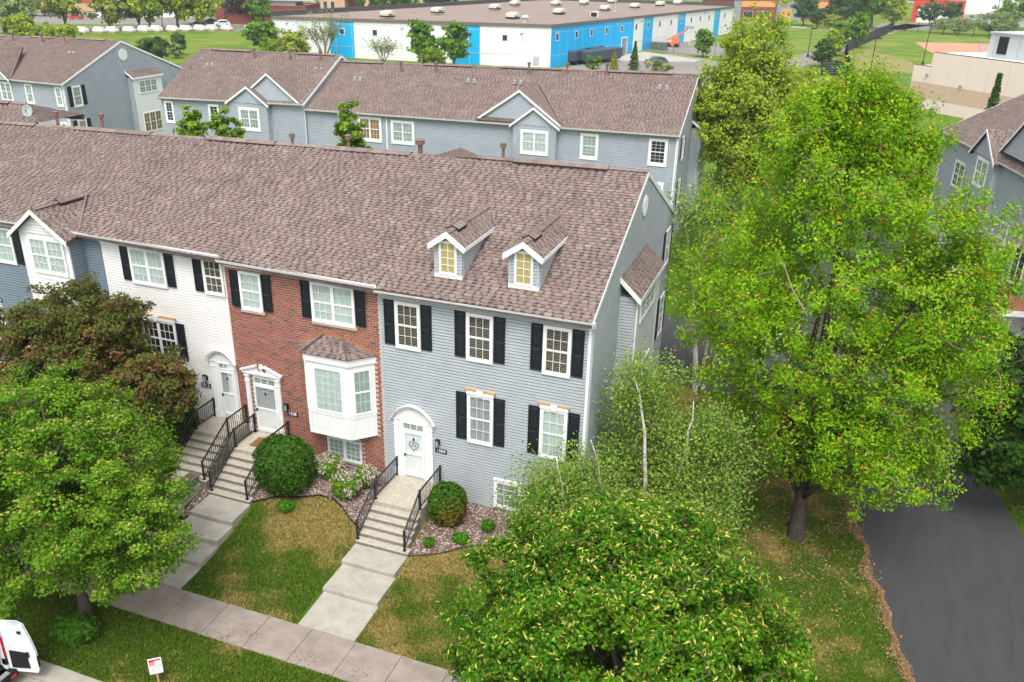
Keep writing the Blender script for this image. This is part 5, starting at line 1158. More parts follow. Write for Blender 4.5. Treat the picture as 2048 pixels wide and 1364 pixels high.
# ------------------------------------------------------------------ vehicles
def car(loc, ang, color, label, kind='suv', L=4.6, Wd=1.85, group=None):
    t = thing('parked_car', label, 'car', loc, group); x, y, z = loc; a = R_(ang); F = Fr((x, y, z), (math.cos(a), math.sin(a), 0), (-math.sin(a), math.cos(a), 0))
    hh = {'suv': 1.68, 'sedan': 1.45, 'pickup': 1.75}[kind]; h = L/2
    prof = {'suv': [(-h, .35), (-h+.02, .85), (-h+.25, 1.0), (-h+.95, 1.08), (-h+1.6, hh-.05), (-h+2.2, hh), (h-.9, hh-.04), (h-.25, 1.1), (h, .9), (h-.02, .35)],
            'sedan': [(-h, .33), (-h+.05, .75), (-h+1.1, .92), (-h+1.85, hh), (h-1.5, hh), (h-.7, 1.0), (h, .88), (h-.02, .33)],
            'pickup': [(-h, .4), (-h+.03, .95), (-h+1.1, 1.12), (-h+1.7, hh), (-h+3.0, hh), (-h+3.25, 1.15), (h-.05, 1.12), (h, .4)]}[kind]
    m = paint('paint_'+label.split()[0]+label.split()[1], color)
    b = MB(F); b.prism(prof, -Wd/2, Wd/2); bo = b.build('body', m, t, bevel=.07)
    g = MB(F)
    wp = {'suv': [(-h+1.15, 1.10), (-h+1.68, hh-.12), (h-1.0, hh-.12), (h-.45, 1.12)], 'sedan': [(-h+1.35, .95), (-h+1.9, hh-.08), (h-1.55, hh-.08), (h-1.0, 1.0)], 'pickup': [(-h+1.25, 1.14), (-h+1.75, hh-.1), (-h+2.9, hh-.1), (-h+3.05, 1.16)]}[kind]
    g.prism(wp, Wd/2+.001, Wd/2+.012); g.prism(wp, -Wd/2-.012, -Wd/2-.001); g.build('side_windows', M_pane, t)
    ws = MB(F); i = 3 if kind != 'sedan' else 2; p0, p1 = prof[i], prof[i+1]
    d_ = Vector((p1[1]-p0[1], -(p1[0]-p0[0]))).normalized()*(-.02)
    ws.face([F.P(lerp(p0[0], p1[0], .1)+d_.x, -Wd/2+.15, lerp(p0[1], p1[1], .1)+abs(d_.y)), F.P(lerp(p0[0], p1[0], .1)+d_.x, Wd/2-.15, lerp(p0[1], p1[1], .1)+abs(d_.y)), F.P(lerp(p0[0], p1[0], .92)+d_.x, Wd/2-.2, lerp(p0[1], p1[1], .92)+abs(d_.y)), F.P(lerp(p0[0], p1[0], .92)+d_.x, -Wd/2+.2, lerp(p0[1], p1[1], .92)+abs(d_.y))]); ws.build('windscreen', M_pane, t)
    for u in (-h+.85, h-.85):
        for s_ in (-1, 1):
            k = MB(F); k.bar(F.P(u, s_*(Wd/2-.2), .34), F.P(u, s_*(Wd/2+.015), .34), .34, n=14); o = k.build('wheel', M_black, t); k = MB(F); k.bar(F.P(u, s_*(Wd/2), .34), F.P(u, s_*(Wd/2+.025), .34), .2, n=10); k.build('rim', M_metal, o)
    for s_ in (-1, 1):
        k = MB(F); k.box(-h-.03, -h+.25, s_*.55-.2, s_*.55+.2, .72, .86); k.build('headlight', M_lgrey, t); k = MB(F); k.box(h-.2, h+.03, s_*.65-.15, s_*.65+.15, .8, 1.0); k.build('tail_light', M_amber, t)
    return t
car((-31.1, 167.4, .06), 30, (.10, .115, .14), 'slate grey hatchback crossover parked in the lot in front of the warehouse')
car((-155.5, 197.5, .05), 188, (.8, .8, .8), 'white pickup truck on the road beside the brick building', 'pickup', 5.6)
car((-177.0, 199.5, .05), 20, (.03, .035, .05), 'dark blue sedan parked left of the white estate car, by the trees', 'sedan')
car((-171.5, 203.5, .05), 40, (.75, .76, .77), 'white estate car parked right of the dark sedan, by the purple tree')
car((-180.0, 209.0, .05), 25, (.05, .07, .11), 'dark sedan parked behind the white estate car, under the maples', 'sedan')
car((-225.5, 200.5, .05), 15, (.5, .03, .02), 'red sedan parked in front of the white building at the far left', 'sedan')
car((-219.0, 214.0, .05), 20, (.02, .02, .025), 'black sedan parked by the white building, right of the red one', 'sedan')
car((46.5, 383.5, .05), 5, (.3, .02, .03), 'maroon sedan parked in front of the white and grey building', 'sedan'); car((55, 379.5, .05), 5, (.03, .04, .05), 'charcoal sedan parked in front of the white building, beside the silver one', 'sedan'); car((60.5, 380, .05), 5, (.6, .62, .64), 'silver sedan parked in front of the white building, left of the round tree', 'sedan'); car((67.5, 379, .05), 5, (.02, .02, .02), 'black sedan parked half behind the round tree at the far right', 'sedan')
def trailer(a, e, label):
    A = Vector((*a, 0)); E = Vector((*e, 0)); d_ = (E-A).normalized(); F = Fr(A, d_, (-d_.y, d_.x, 0)); L = (E-A).length
    t = thing('trailer', label, 'trailer', tuple((A+E)/2)); Mt = mat('trailer_grey', (.055, .075, .095), .5, .4, noise=.2, nscale=.6)
    b = MB(F); b.prism([(0, .9), (L, .9), (L, 2.6), (L-.15, 2.85), (.15, 2.85), (0, 2.6)], -1.25, 1.25); b.build('box', Mt, t)
    r = MB(F); 
    for k in range(int(L/.9)): r.box(k*.9+.1, k*.9+.2, -1.28, 1.28, .95, 2.55)
    r.build('ribs', Mt, t); f = MB(F); f.box(.3, L-.3, -1.0, 1.0, .55, .899); f.build('chassis', M_black, t)
    for u in (1.5, 2.7):
        for s_ in (-1, 1): w_ = MB(F); w_.bar(F.P(u, s_*.8, .5), F.P(u, s_*1.15, .5), .5, n=12); w_.build('wheel', M_black, t)
trailer((-44.6, 159.0), (-41.0, 172.5), 'long dark grey trailer lying across in front of the dock doors'); trailer((-47.6, 157.0), (-46.4, 167.0), 'dark trailer backed up to the dock, nearest the warehouse corner'); trailer((-46.0, 164.5), (-44.4, 171.5), 'dark trailer backed up to the dock, behind the corner one')
t = thing('boom_lift', 'orange boom lift parked by the white warehouse wall inside the chain fence', 'boom lift', (-35.5, 214, 0))
b = MB(); b.box(-37.4, -34.6, 212.8, 214.6, .5, 1.2); b.build('chassis', M_ora, t); b = MB(); b.box(-36.4, -34.4, 213, 214.5, 1.2, 2.4); b.build('turret', M_ora, t)
b = MB(); b.bar((-37.6, 213.6, 1.7), (-33.4, 214.2, 4.0), .3, n=4); b.bar((-33.4, 214.2, 4.0), (-32.4, 214.4, 4.9), .2, n=4); b.build('boom', M_ora, t); b = MB(); b.box(-33.4, -31.2, 213.6, 215.0, 4.7, 5.3); b.build('platform', M_mgrey, t)
for x in (-37.0, -35.0):
    for y in (212.6, 214.8): w_ = MB(); w_.bar((x, y-.2, .5), (x, y+.2, .5), .5, n=12); w_.build('wheel', M_black, t)
for i, (x, y, s_) in enumerate(((-38.6, 202.0, 'left'), (-36.3, 201.2, 'right'))):
    t = thing('utility_box', 'dark green utility box beside the chain fence, the %s of two' % s_, 'utility box', (x, y, 0), 'green utility boxes'); b = MB(); b.box(x-1.0, x+1.0, y-1, y+1, .1, 2.0); b.build('cabinet', M_sgreen, t, bevel=.05); b = MB(); b.box(x-1.1, x+1.1, y-1.1, y+1.1, 0, .0995); b.build('pad', M_lconc, t); b = MB(); b.box(x-.02, x+.02, y-1.02, y-1.001, .2, 1.9); b.build('door_seam', M_black, t)
for i in range(4):
    x, y = -33.2+i*1.9, 222+i*1.0; t = thing('bollard', '', 'bollard', (x, y, 0), 'yellow bollards by the warehouse wall'); t['label'] = 'yellow bollard at the warehouse wall, %s of four behind the chain fence' % ('leftmost', 'second from left', 'second from right', 'rightmost')[i]; b = MB(); b.bar((x, y, 0), (x, y, 1.9), .16, n=8); b.bar((x, y, 1.9), (x, y, 2.0), .16, .06, n=8); b.build('post', M_yelp, t)
def fence(pts, h, label, mt, gap=.22, name='fence', sp=3.0, pw=.06, bars=True, mesh=False, rails=(.15, .85), barw=.018):
    t = thing(name, label, 'fence', (*pts[0], 0)); b = MB(); n_ = 0
    for a, e in zip(pts[:-1], pts[1:]):
        A = Vector((*a, 0)); E = Vector((*e, 0)); L = (E-A).length; k = max(1, int(L/sp))
        for i in range(k+1):
            p = lerp(A, E, i/k); q = MB(); q.bar(p, p+Vector((0, 0, h+.1)), pw, n=4); q.build('post', mt, t)
        for r in rails: b.bar(A+Vector((0, 0, h*r)), E+Vector((0, 0, h*r)), .03, n=4)
        if bars:
            m = int(L/gap)
            for i in range(m+1): p = lerp(A, E, i/m); b.bar(p+Vector((0, 0, .08)), p+Vector((0, 0, h)), barw, n=3, caps=False)
    b.build('pickets', mt, t, kind='stuff')
fence([(-41.2, 200.2), (-32.9, 197.6), (-23.0, 198.9), (-14, 200)], 2.6, 'black chain fence round the yard beside the warehouse', M_mgrey, gap=1.2, barw=.012, rails=(.02, .98))
Mnet = mat('slat_fence', (.018, .022, .03), .6, .3)
def board_fence(pts, h, label):
    t = thing('board_fence', label, 'fence', (*pts[0], 0))
    for a, e in zip(pts[:-1], pts[1:]):
        A = Vector((*a, 0)); E = Vector((*e, 0)); L = (E-A).length; d_ = (E-A)/L; F = Fr(A, d_, (-d_.y, d_.x, 0)); k = max(1, int(round(L/3.2)))
        for i in range(k+1): q = MB(F); u = L*i/k; q.box(u-.09, u+.09, -.09, .09, 0, h+.12); q.build('post', M_fence, t)
        nb = 6
        for j in range(nb):
            q = MB(F); z = .12+j*(h-.15)/nb; q.box(0, L, -.03, .03, z, z+(h-.15)/nb*.86); q.build('slat', Mnet, t)
board_fence([(3.0, 166.5), (8.2, 168.2), (7.6, 184), (7.0, 223), (19.6, 306)], 3.0, 'black slatted fence zigzagging along the meadow beside the park road')
fence([(19.6, 306), (22, 322), (37.3, 312), (50, 303), (90, 285)], 3.2, 'black picket fence with tall posts across the back of the meadow', M_fence, gap=.6, sp=4.2, pw=.14, barw=.03)
fence([(9.8, 140), (15, 141.5), (16.5, 128)], 2.4, 'black railing fence beside the beige building, behind the maple top', M_fence, gap=.35, barw=.025)
# ------------------------------------------------------------------ beige building with rooftop unit
C0 = Vector((17.33, 128.09, 0)); dB = Vector((.68, -.734, 0)).normalized(); FB = Fr(C0, dB, (dB.y, -dB.x, 0))
if FB.n.y > 0: FB.n = -FB.n
BE = thing('beige_building', 'beige panel building with a tan band and big grey rooftop unit at the right edge', 'building', tuple(C0+dB*20))
zA, zB = 6.5, 8.6
b = MB(FB); b.box(0, 60, -40, 0, -.3, zA-.1); b.box(3.2, 60, -40, -.01, zA-.1, zB-.15); b.build('wall', M_beige, BE)
k = 0
for j in range(12):
    u = j*3.4 if j else 0
    for (a, e, p, q, mt) in ((u, u+3.4, -.2, 1.75, M_beige), (u, u+3.4, 1.77, 4.05, M_tan), (u, u+3.4, 4.07, (zA if j == 0 else zB), M_beige)):
        b = MB(FB); b.box(a+.015, e-.015, .001, .06, p, q); b.build('wall_panel', mt, BE)
b = MB(FB); b.box(3.2, 60, -39.9, -.3, zB-.149, zB-.1); b.build('roof', mat('white_membrane', (.75, .76, .76), .7, .2), BE)
b = MB(FB); b.box(3.3, 60, -.3, .065, zB+.0005, zB+.12); b.box(0, 3.3, -.3, .065, zA+.0005, zA+.12); b.build('coping', M_coping, BE)
for u, z in ((3.0, 5.2), (9.5, 4.3), (21, 4.3)):
    b = MB(FB); b.box(u-.2, u+.2, .061, .4, z, z+.25); b.build('wall_lamp', M_mgrey, BE)
b = MB(FB); b.box(1.0, 3.2, .061, .10, -.2, 3.3); b.ring(.9, 3.3, -.2, 3.4, .1, .061, .14); b.build('service_door', M_tan, BE)
u5 = thing('rooftop_unit', 'large grey rooftop unit with a dark louvre on the beige building', 'rooftop unit', tuple(FB.P(16, -6, zB)))
b = MB(FB); b.box(9.4, 24, -10.3, -3.8, zB-.095, zB+3.3); b.build('cabinet', M_lgrey, u5, bevel=.05); b = MB(FB); b.box(11.0, 12.6, -3.799, -3.74, zB+.5, zB+2.9)
for k in range(8): b.box(11.0, 12.6, -3.7395, -3.68, zB+.55+k*.29, zB+.7+k*.29)
b.build('louvre', M_black, u5); b = MB(FB); b.box(9.2, 24.2, -10.5, -3.6, zB+3.301, zB+3.45); b.build('lid', M_lgrey, u5)
for u in (10.4, 14.4, 18): b = MB(FB); b.box(u, u+.06, -3.799, -3.77, zB+.1, zB+3.2); b.build('panel_seam', M_mgrey, u5)
# ------------------------------------------------------------------ far buildings
def block(name, label, a, e, depth, h, mt, cat='building', roofm=None):
    A = Vector((*a, 0)); E = Vector((*e, 0)); d_ = (E-A).normalized(); F = Fr(A, d_, (d_.y, -d_.x, 0)); L = (E-A).length
    if F.n.y > 0: F.n = -F.n
    t = thing(name, label, cat, tuple((A+E)/2)); b = MB(F); b.box(0, L, -depth, 0, -.3, h); b.build('wall', mt, t)
    b = MB(F); b.box(.4, L-.4, -depth+.4, -.4, h+.0005, h+.06); b.build('roof', roofm or M_gravel, t); b = MB(F); b.box(-.1, L+.1, -.3, .1, h+.0606, h+.5); b.box(-.1, L+.1, -depth-.1, -depth+.3, h+.0606, h+.5); b.box(-.1, .3, -depth+.3, -.3, h+.0606, h+.5); b.box(L-.3, L+.1, -depth+.3, -.3, h+.0606, h+.5); b.build('parapet', mt, t)
    return t, F, L
def fwin(t, F, u0, u1, z0, z1, mt=None):
    b = MB(F); b.ring(u0-.15, u1+.15, z0-.15, z1+.15, .15, .001, .08); o = b.build('window', mt or M_lgrey, t); g = MB(F); g.box(u0, u1, .001, .04, z0, z1); g.build('pane', M_pane, o)
def fpanel(t, F, u0, u1, z0, z1, mt, n1=.06, name='wall_panel'):
    b = MB(F); b.box(u0, u1, .001, n1, z0, z1); return b.build(name, mt, t)
t, F, L = block('brick_office', 'low brick and orange panelled office building behind the warehouse end', (-37, 347), (6.5, 381), 25, 7.2, M_brk2)
fpanel(t, F, 0, 3.5, 0, 7.9, M_mgrey); fpanel(t, F, 3.6, 19, 5.0, 7.4, M_org); fpanel(t, F, 20, 32, 0, 8.2, M_mgrey); fpanel(t, F, 22, 27, 0, 4.4, M_org, .12); fpanel(t, F, 32.2, 44, 4.6, 7.5, M_org); fpanel(t, F, 36, 40, 0, 4.5, M_brk2, .5)
for (a, e) in ((5, 9), (11, 16), (22.8, 25.5), (28.5, 31), (34, 35.5), (41, 43), (47.5, 50)): fwin(t, F, a, e, .8, 3.4)
fwin(t, F, 36.3, 39.7, .4, 3.0)
for u in (2, 9, 15, 24, 30, 37): b = MB(F); b.box(u, u+2.2, -9, -6, 7.3, 8.8); b.build('rooftop_box', M_lgrey, t)
for k, u in enumerate((27.2, 29.6, 31.2)):
    p = F.P(u, 6, 0); fl = thing('flagpole', 'white flagpole in front of the brick office, %s of three' % ('left', 'middle', 'right')[k], 'flagpole', tuple(p), 'flagpoles'); b = MB(); b.bar(p, p+Vector((0, 0, 14)), .14, .07, n=6); b.build('pole', M_lgrey, fl); b = MB(); b.bar(p+Vector((0, 0, 14)), p+Vector((0, 0, 14.3)), .16, n=6); b.build('finial', M_lgrey, fl)
t, F, L = block('red_building', 'red and white building with small windows at the upper right', (31, 391), (49.5, 386), 30, 8.4, M_red)
fpanel(t, F, 2.2, 14.8, .0, 5.6, M_wh); fpanel(t, F, 15.2, 19.2, 0, 7.0, M_red, .5, 'entrance_wall')
for u in (5.2, 9.0, 12.8): fwin(t, F, u-.55, u+.55, .9, 2.8, M_wh)
for u in (4, 7, 10, 13): fpanel(t, F, u-.9, u+.9, 6.2, 6.7, M_mgrey, .10, 'slot_window')
F2_ = F.shift(.5); fwin(t, F2_, 16.2, 17.6, .2, 3.0, M_wh); fwin(t, F2_, 17.9, 18.7, .2, 3.0, M_wh)
t, F, L = block('white_building', 'big white building with a grey painted curve behind the parked cars', (50, 389), (120, 372), 60, 9.6, M_wh)
c = MB(F); c.prism([(0.1, 0), (69.9, 0)]+[(70*(1-k/16)-.1*(k == 0)+.1*(k == 16), 5.0+2.6*math.sin(math.pi*(1-k/16)*.55+.25)-2.0*(k/16)) for k in range(17)], .002, .05); c.build('painted_curve', M_lgrey, t); fpanel(t, F, 24, 40, 7.5, 10.6, M_red, .3, 'red_fascia'); fpanel(t, F, 5.5, 7, 0, 1.9, M_brk2, .07, 'door')
b = MB(F); b.box(6, 8, -20, -18, 9.7, 11.3); b.build('rooftop_box', M_mgrey, t); b = MB(F); b.box(13, 60, -50, -20, 9.7, 12.5); b.build('upper_storey', M_lgrey, t)
t, F, L = block('brick_bank', 'small red brick building with a flat overhanging canopy roof', (-188, 222), (-160, 232), 22, 4.6, M_brk2)
b = MB(F); b.box(-3, L+2.5, -16, -2, 6.4, 7.3); b.box(0, L-4, -14, -3, 4.7, 6.399); b.build('canopy_roof', M_lgrey, t)
for u in (9.5, 14): fwin(t, F, u, u+1.6, .3, 3.0, M_dark)
fwin(t, F, 3, 5, .8, 3.0, M_dark); fpanel(t, F, 20, 27.5, .0, .9, M_tan, .3, 'base_course')
t, F, L = block('brick_bin_store', 'low brick bin enclosure among shrubs in front of the canopy roofed building', (-176, 212), (-168, 214), 5, 2.6, M_brk2)
t, F, L = block('white_house', 'long white building with a pale roof behind the trees at the far left', (-226, 210), (-203, 231), 20, 4.0, M_wh)
b = MB(F); z = 4.0; b.hexa([F.P(-1, 1, z+.5), F.P(L+1, 1, z+.5), F.P(L+1, -21, z+.5), F.P(-1, -21, z+.5), F.P(4, -8, z+4.5), F.P(L-4, -8, z+4.5), F.P(L-4, -12, z+4.5), F.P(4, -12, z+4.5)]); b.build('hip_roof', mat('pale_roof', (.55, .55, .53), .8, .1), t)
for u in (2, 5, 9, 14, 19, 24): fwin(t, F, u, u+1.2, 1.0, 2.6, M_wh)
t, F, L = block('peach_store', 'large peach coloured store far away in the upper left corner', (-300, 195), (-241, 246), 40, 9, M_peach)
fpanel(t, F, 50, 72, 3, 6.0, M_red, .3, 'red_front'); fpanel(t, F, 55, 76, 6.5, 8.5, M_lgrey, .5, 'sign_board'); fwin(t, F, 40, 46, .4, 3)
t, F, L = block('peach_hotel', 'peach coloured building with a brown entrance porch above the warehouse roof', (-196, 292), (-150, 304), 20, 14, M_peach)
b = MB(F); b.box(13, 25, .061, 5, 0, 1); b.box(13, 15, .061, 5, 1.0005, 5.5); b.box(23, 25, .061, 5, 1.0005, 5.5); b.box(12.5, 25.5, .061, 5.5, 5.501, 7.5); b.build('porch', M_peach, t); fpanel(t, F, 15.2, 22.8, 0, 5.2, M_coping, .05, 'door')
for u in (2, 5, 8, 28, 31, 34, 37, 40, 43): fwin(t, F, u, u+1.4, 1, 3.5); fwin(t, F, u, u+1.4, 5.5, 8)
t, F, L = block('far_store', 'low white store with a dark glazed front along the far road', (-60, 620), (60, 640), 40, 11, M_lgrey)
for u in (10, 30, 60, 80, 100): fwin(t, F, u, u+9, 1, 7)
fpanel(t, F, 45, 56, 3, 11, M_red, .4, 'red_front')
t, F, L = block('far_store', 'long pale store at the very top right above the red building', (70, 600), (200, 570), 40, 12, M_lgrey); fpanel(t, F, 5, 40, 6, 12.4, M_red, .4, 'red_front')
for u in (50, 70, 90, 110): fwin(t, F, u, u+10, 1, 7)
# white covered loads in rows behind the left trees
tt = [(-186+k*2.35+rnd.uniform(-.3, .3), 158.5+k*2.9+rnd.uniform(-.4, .4)) for k in range(12)]
for k, (x, y) in enumerate(tt):
    t = thing('wrapped_load', 'white shrink wrapped load, %s in the row under the left trees' % ('leftmost', 'second from left', 'third from left', 'fourth from left', 'fifth from left', 'sixth from left', 'sixth from right', 'fifth from right', 'fourth from right', 'third from right', 'second from right', 'rightmost')[k], 'wrapped load', (x, y, 0), 'white wrapped loads'); s_ = rnd.uniform(.8, 1.15); b = MB(); b.box(x-1.7, x+1.7, y-1.0, y+1.0, .2, 1.1*s_); b.build('wrap', M_wrap, t, bevel=.25)
    b = MB(); b.bar((x-1.4, y, 1.0*s_), (x+1.4, y, 1.0*s_), .7, n=10); b.build('rounded_top', M_wrap, t); b = MB(); b.box(x-1.6, x+1.6, y-.95, y+.95, 0, .1995); b.build('pallet', M_wood, t)
# lamp posts
def lamp_post(x, y, h, label, arm=1.0):
    t = thing('lamp_post', label, 'lamp post', (x, y, 0)); b = MB(); b.bar((x, y, 0), (x, y, h), .11, .07, n=8); b.bar((x, y, 0), (x, y, .7), .28, n=10); b.build('pole', M_fence, t); b = MB(); b.box(x-.1, x+arm, y-.25, y+.25, h, h+.22); b.build('lamp_head', M_fence, t)
lamp_post(12.0, 158.7, 8.0, 'black lamp post on the meadow right of the fence corner'); lamp_post(24.2, 201, 9.0, 'tall black lamp post beside the clay infield'); lamp_post(-1.4, 205, 6.5, 'black lamp post on the bend of the park road'); lamp_post(60.5, 375, 14, 'thin lamp post in front of the white building with the grey curve')
lamp_post(-199, 160, 15, 'tall thin lamp post at the far left in front of the peach store'); lamp_post(-177, 184, 15, 'tall dark lamp post among the yellow green maples'); lamp_post(-186, 260, 12, 'pale lamp post beside the purple tree', .6)
b = thing('goal_frame', 'small grey metal bleacher frame on the clay infield', 'bleachers', (44, 246, 0)); m = MB()
for k in range(4): m.box(41, 48, 245+k*.9, 245.5+k*.9, .5+k*.5, .6+k*.5)
for u in (41, 44.5, 48): m.bar((u, 245, 0), (u, 248.6, 2.6), .07, n=4); m.bar((u, 248.4, 0), (u, 248.4, 2.9), .07, n=4)
m.build('frame', M_mgrey, b)
# ------------------------------------------------------------------ van at the kerb
VAN = thing('cargo_van', 'white cargo van at the kerb with its rear door swung open', 'van', (-16.6, -13.4, -.13))
Mv = paint('van_white', (.78, .80, .82)); vz = -.13; x0v, x1v, y0v, y1v = -19.7, -14.1, -14.5, -12.62
def van():
    FV = Fr((x0v, y0v, vz), (1, 0, 0), (0, 1, 0)); Wv = y1v-y0v; Lv = x1v-x0v
    b = MB(FV); b.prism([(0, .45), (Lv, .45), (Lv, .62), (0, .62)], 0, Wv); b.build('floor', M_black, VAN)
    s = MB(FV); s.prism([(0, .621), (Lv, .621), (Lv-.08, 2.42), (1.5, 2.42), (.9, 1.6), (0, 1.25)], 0, .06); s.prism([(0, .621), (Lv, .621), (Lv-.08, 2.42), (1.5, 2.42), (.9, 1.6), (0, 1.25)], Wv-.06, Wv); s.build('side_wall', Mv, VAN)
    r = MB(FV); r.prism([(1.5, 2.4205), (Lv-.08, 2.4205), (Lv-.12, 2.5), (1.7, 2.5)], 0, Wv); r.prism([(.9, 1.6), (1.5, 2.42), (1.55, 2.36), (1.0, 1.58)], .061, Wv-.061); r.prism([(0, .63), (.06, .63), (.06, 1.25), (0, 1.25)], .061, Wv-.061); r.prism([(0, 1.19), (.9, 1.55), (.9, 1.6), (0, 1.25)], .061, Wv-.061); r.build('roof', Mv, VAN)
    f = MB(FV); f.box(Lv-.16, Lv+.005, -.015, .13, .62, 2.38); f.box(Lv-.16, Lv+.005, Wv-.13, Wv+.015, .62, 2.38); f.box(Lv-.17, Lv-.02, .131, Wv-.131, 2.22, 2.4); f.build('rear_frame', Mv, VAN, bevel=.02)
    for v_ in (-.02, Wv-.12): l = MB(FV); l.box(Lv-.10, Lv+.03, v_, v_+.14, 1.05, 1.85); l.build('tail_light', M_amber, VAN, bevel=.02); k = MB(FV); k.box(Lv-.13, Lv+.015, v_-.01, v_+.15, .80, 1.045); k.build('light_base', M_black, VAN)
    bu = MB(FV); bu.box(Lv-.2, Lv+.22, -.04, Wv+.04, .35, .62); bu.build('bumper', M_black, VAN, bevel=.05); st_ = MB(FV); st_.box(Lv+.02, Lv+.18, .2, Wv-.2, .6205, .635); st_.build('step_plate', M_metal, VAN)
    rr = MB(FV); rr.box(Lv+.2205, Lv+.235, Wv-.25, Wv-.05, .42, .52); rr.build('reflector', M_amber, VAN)
    for u in (1.0, Lv-1.1):
        for v_ in (.12, Wv-.12): w_ = MB(FV); w_.bar(FV.P(u, v_-.12, .36), FV.P(u, v_+.12, .36), .36, n=18); o = w_.build('wheel', M_black, VAN); h = MB(FV); h.bar(FV.P(u, v_-.125, .36), FV.P(u, v_+.125, .36), .2, n=12); h.build('rim', M_metal, o)
    ic = MB(FV); ic.box(1.7, Lv-.9, .07, .5, .63, 1.7); ic.build('cargo_shelf', M_mgrey, VAN)
    # the open right-hand rear door, swung out on its hinge
    hx, hy = x1v+.03, y1v-.02; dd = Vector((.90, .30, 0)).normalized(); nn = Vector((dd.y, -dd.x, 0)); FD = Fr((hx, hy, vz), dd, nn)
    d = MB(FD); d.prism([(0, .55), (.80, .50), (.86, .75), (.86, 1.3), (.78, 1.8), (.66, 2.3), (.5, 2.40), (.02, 2.40)], -.04, .03); do = d.build('rear_door', Mv, VAN, bevel=.02)
    p = MB(FD); p.prism([(.08, .68), (.62, .66), (.60, 1.26), (.10, 1.34)], .031, .05); p.build('inner_panel', M_dark, do); q = MB(FD); q.prism([(.10, 1.48), (.64, 1.44), (.52, 2.22), (.12, 2.26)], .031, .045); q.build('upper_panel', Mv, do, bevel=.01)
    h = MB(FD); h.box(.60, .68, .051, .09, 1.12, 1.30); h.box(.50, .60, .046, .075, 2.0, 2.09); h.build('latch', M_black, do)
    e = MB(FD); e.box(.861, .885, -.05, .03, .7, 1.1); e.build('edge_bumper', M_black, do)
    t = thing('tool_bag', 'blue bag lying on the floor inside the open van', 'bag', (x1v-.35, y0v+1.0, vz+.63)); g = MB(); g.box(x1v-.6, x1v-.25, y0v+.9, y0v+1.35, vz+.621, vz+.85); g.build('bag', paint('bag_blue', (.02, .22, .6)), t, bevel=.06); g = MB(); g.box(x1v-.5, x1v-.3, y0v+1.0, y0v+1.25, vz+.8505, vz+.87); g.build('flap', M_black, t)
    t = thing('yellow_level', 'yellow tool standing upright just inside the van rear opening', 'tool', (x1v-.3, y1v-.4, vz+.63)); g = MB(); g.box(x1v-.3, x1v-.22, y1v-.42, y1v-.28, vz+.621, vz+1.05); g.build('body', M_yelp, t); g = MB(); g.box(x1v-.3, x1v-.22, y1v-.40, y1v-.30, vz+1.0505, vz+1.1); g.build('cap', M_black, t)
van()
# ------------------------------------------------------------------ no parking sign on a wooden stake
SG = thing('stake_sign', 'white and red NO PARKING sign on a short wooden stake in the kerb strip', 'sign', (-9.95, -11.2, 0))
FS = Fr((-9.95, -11.2, 0), (.78, .626, 0), (.626, -.78, 0))
b = MB(FS); b.box(-.03, .03, -.055, -.02, -.05, .85); b.build('stake', M_wood, SG)
b = MB(FS); b.box(-.19, .19, -.015, .0, .42, 1.0); bd = b.build('board', M_num, SG)
b = MB(FS); b.box(-.165, .165, .0005, .004, .91, .97); b.box(-.165, -.01, .0005, .004, .775, .909); b.build('red_block', M_signr, bd)
text_obj(bd, 'lettering', 'NO', FS, -.088, .006, .84, .105, M_num, .001); text_obj(bd, 'lettering', 'PARKING', FS, 0, .003, .715, .082, M_signr, .001)
b = MB(FS)
for k in range(5): b.box(-.155, .155-.05*(k % 2), .0005, .003, .47+k*.042, .48+k*.042)
b.build('small_print', M_mgrey, bd)
# ------------------------------------------------------------------ vegetation
def leaf_quads(P, Nrm, size, g, aspect=1.5, fold=.0):
    """P (N,3) centres, Nrm (N,3) leaf normals -> rhombus leaves"""
    N = len(P); t = g.normal(size=(N, 3)); a = np.cross(Nrm, t); a /= np.linalg.norm(a, axis=1, keepdims=True)+1e-9; b = np.cross(Nrm, a)
    s = size*g.uniform(.65, 1.3, (N, 1)); L = a*s*.5*aspect**.5; W = b*s*.5/aspect**.5
    dr = Nrm*s*.12
    return np.stack([P-L-dr, P+W*1.0-L*.15+dr, P+L-dr, P-W*1.0-L*.15+dr], 1)
def crown_points(g, ell, n, shell=.45, lump=.22, droop=0):
    """clump centres in a union of ellipsoids (cx,cy,cz,rx,ry,rz,weight)"""
    ell = np.array(ell, float); wts = ell[:, 6]/ell[:, 6].sum(); k = g.choice(len(ell), n, p=wts); e = ell[k]
    d_ = g.normal(size=(n, 3)); d_ /= np.linalg.norm(d_, axis=1, keepdims=True)
    r = (shell**3+(1-shell**3)*g.random(n))**(1/3)
    # lumpy outline
    ph = g.uniform(0, 6.28, 6)
    lm = 1+lump*(np.sin(3.1*d_[:, 0]*2+ph[0])*np.sin(2.7*d_[:, 1]*2+ph[1])+.6*np.sin(6*d_[:, 2]+ph[2]+3*d_[:, 0])*np.sin(5*d_[:, 1]+ph[3]))
    P = e[:, :3]+d_*e[:, 3:6]*(r*lm)[:, None]
    return P, d_, r
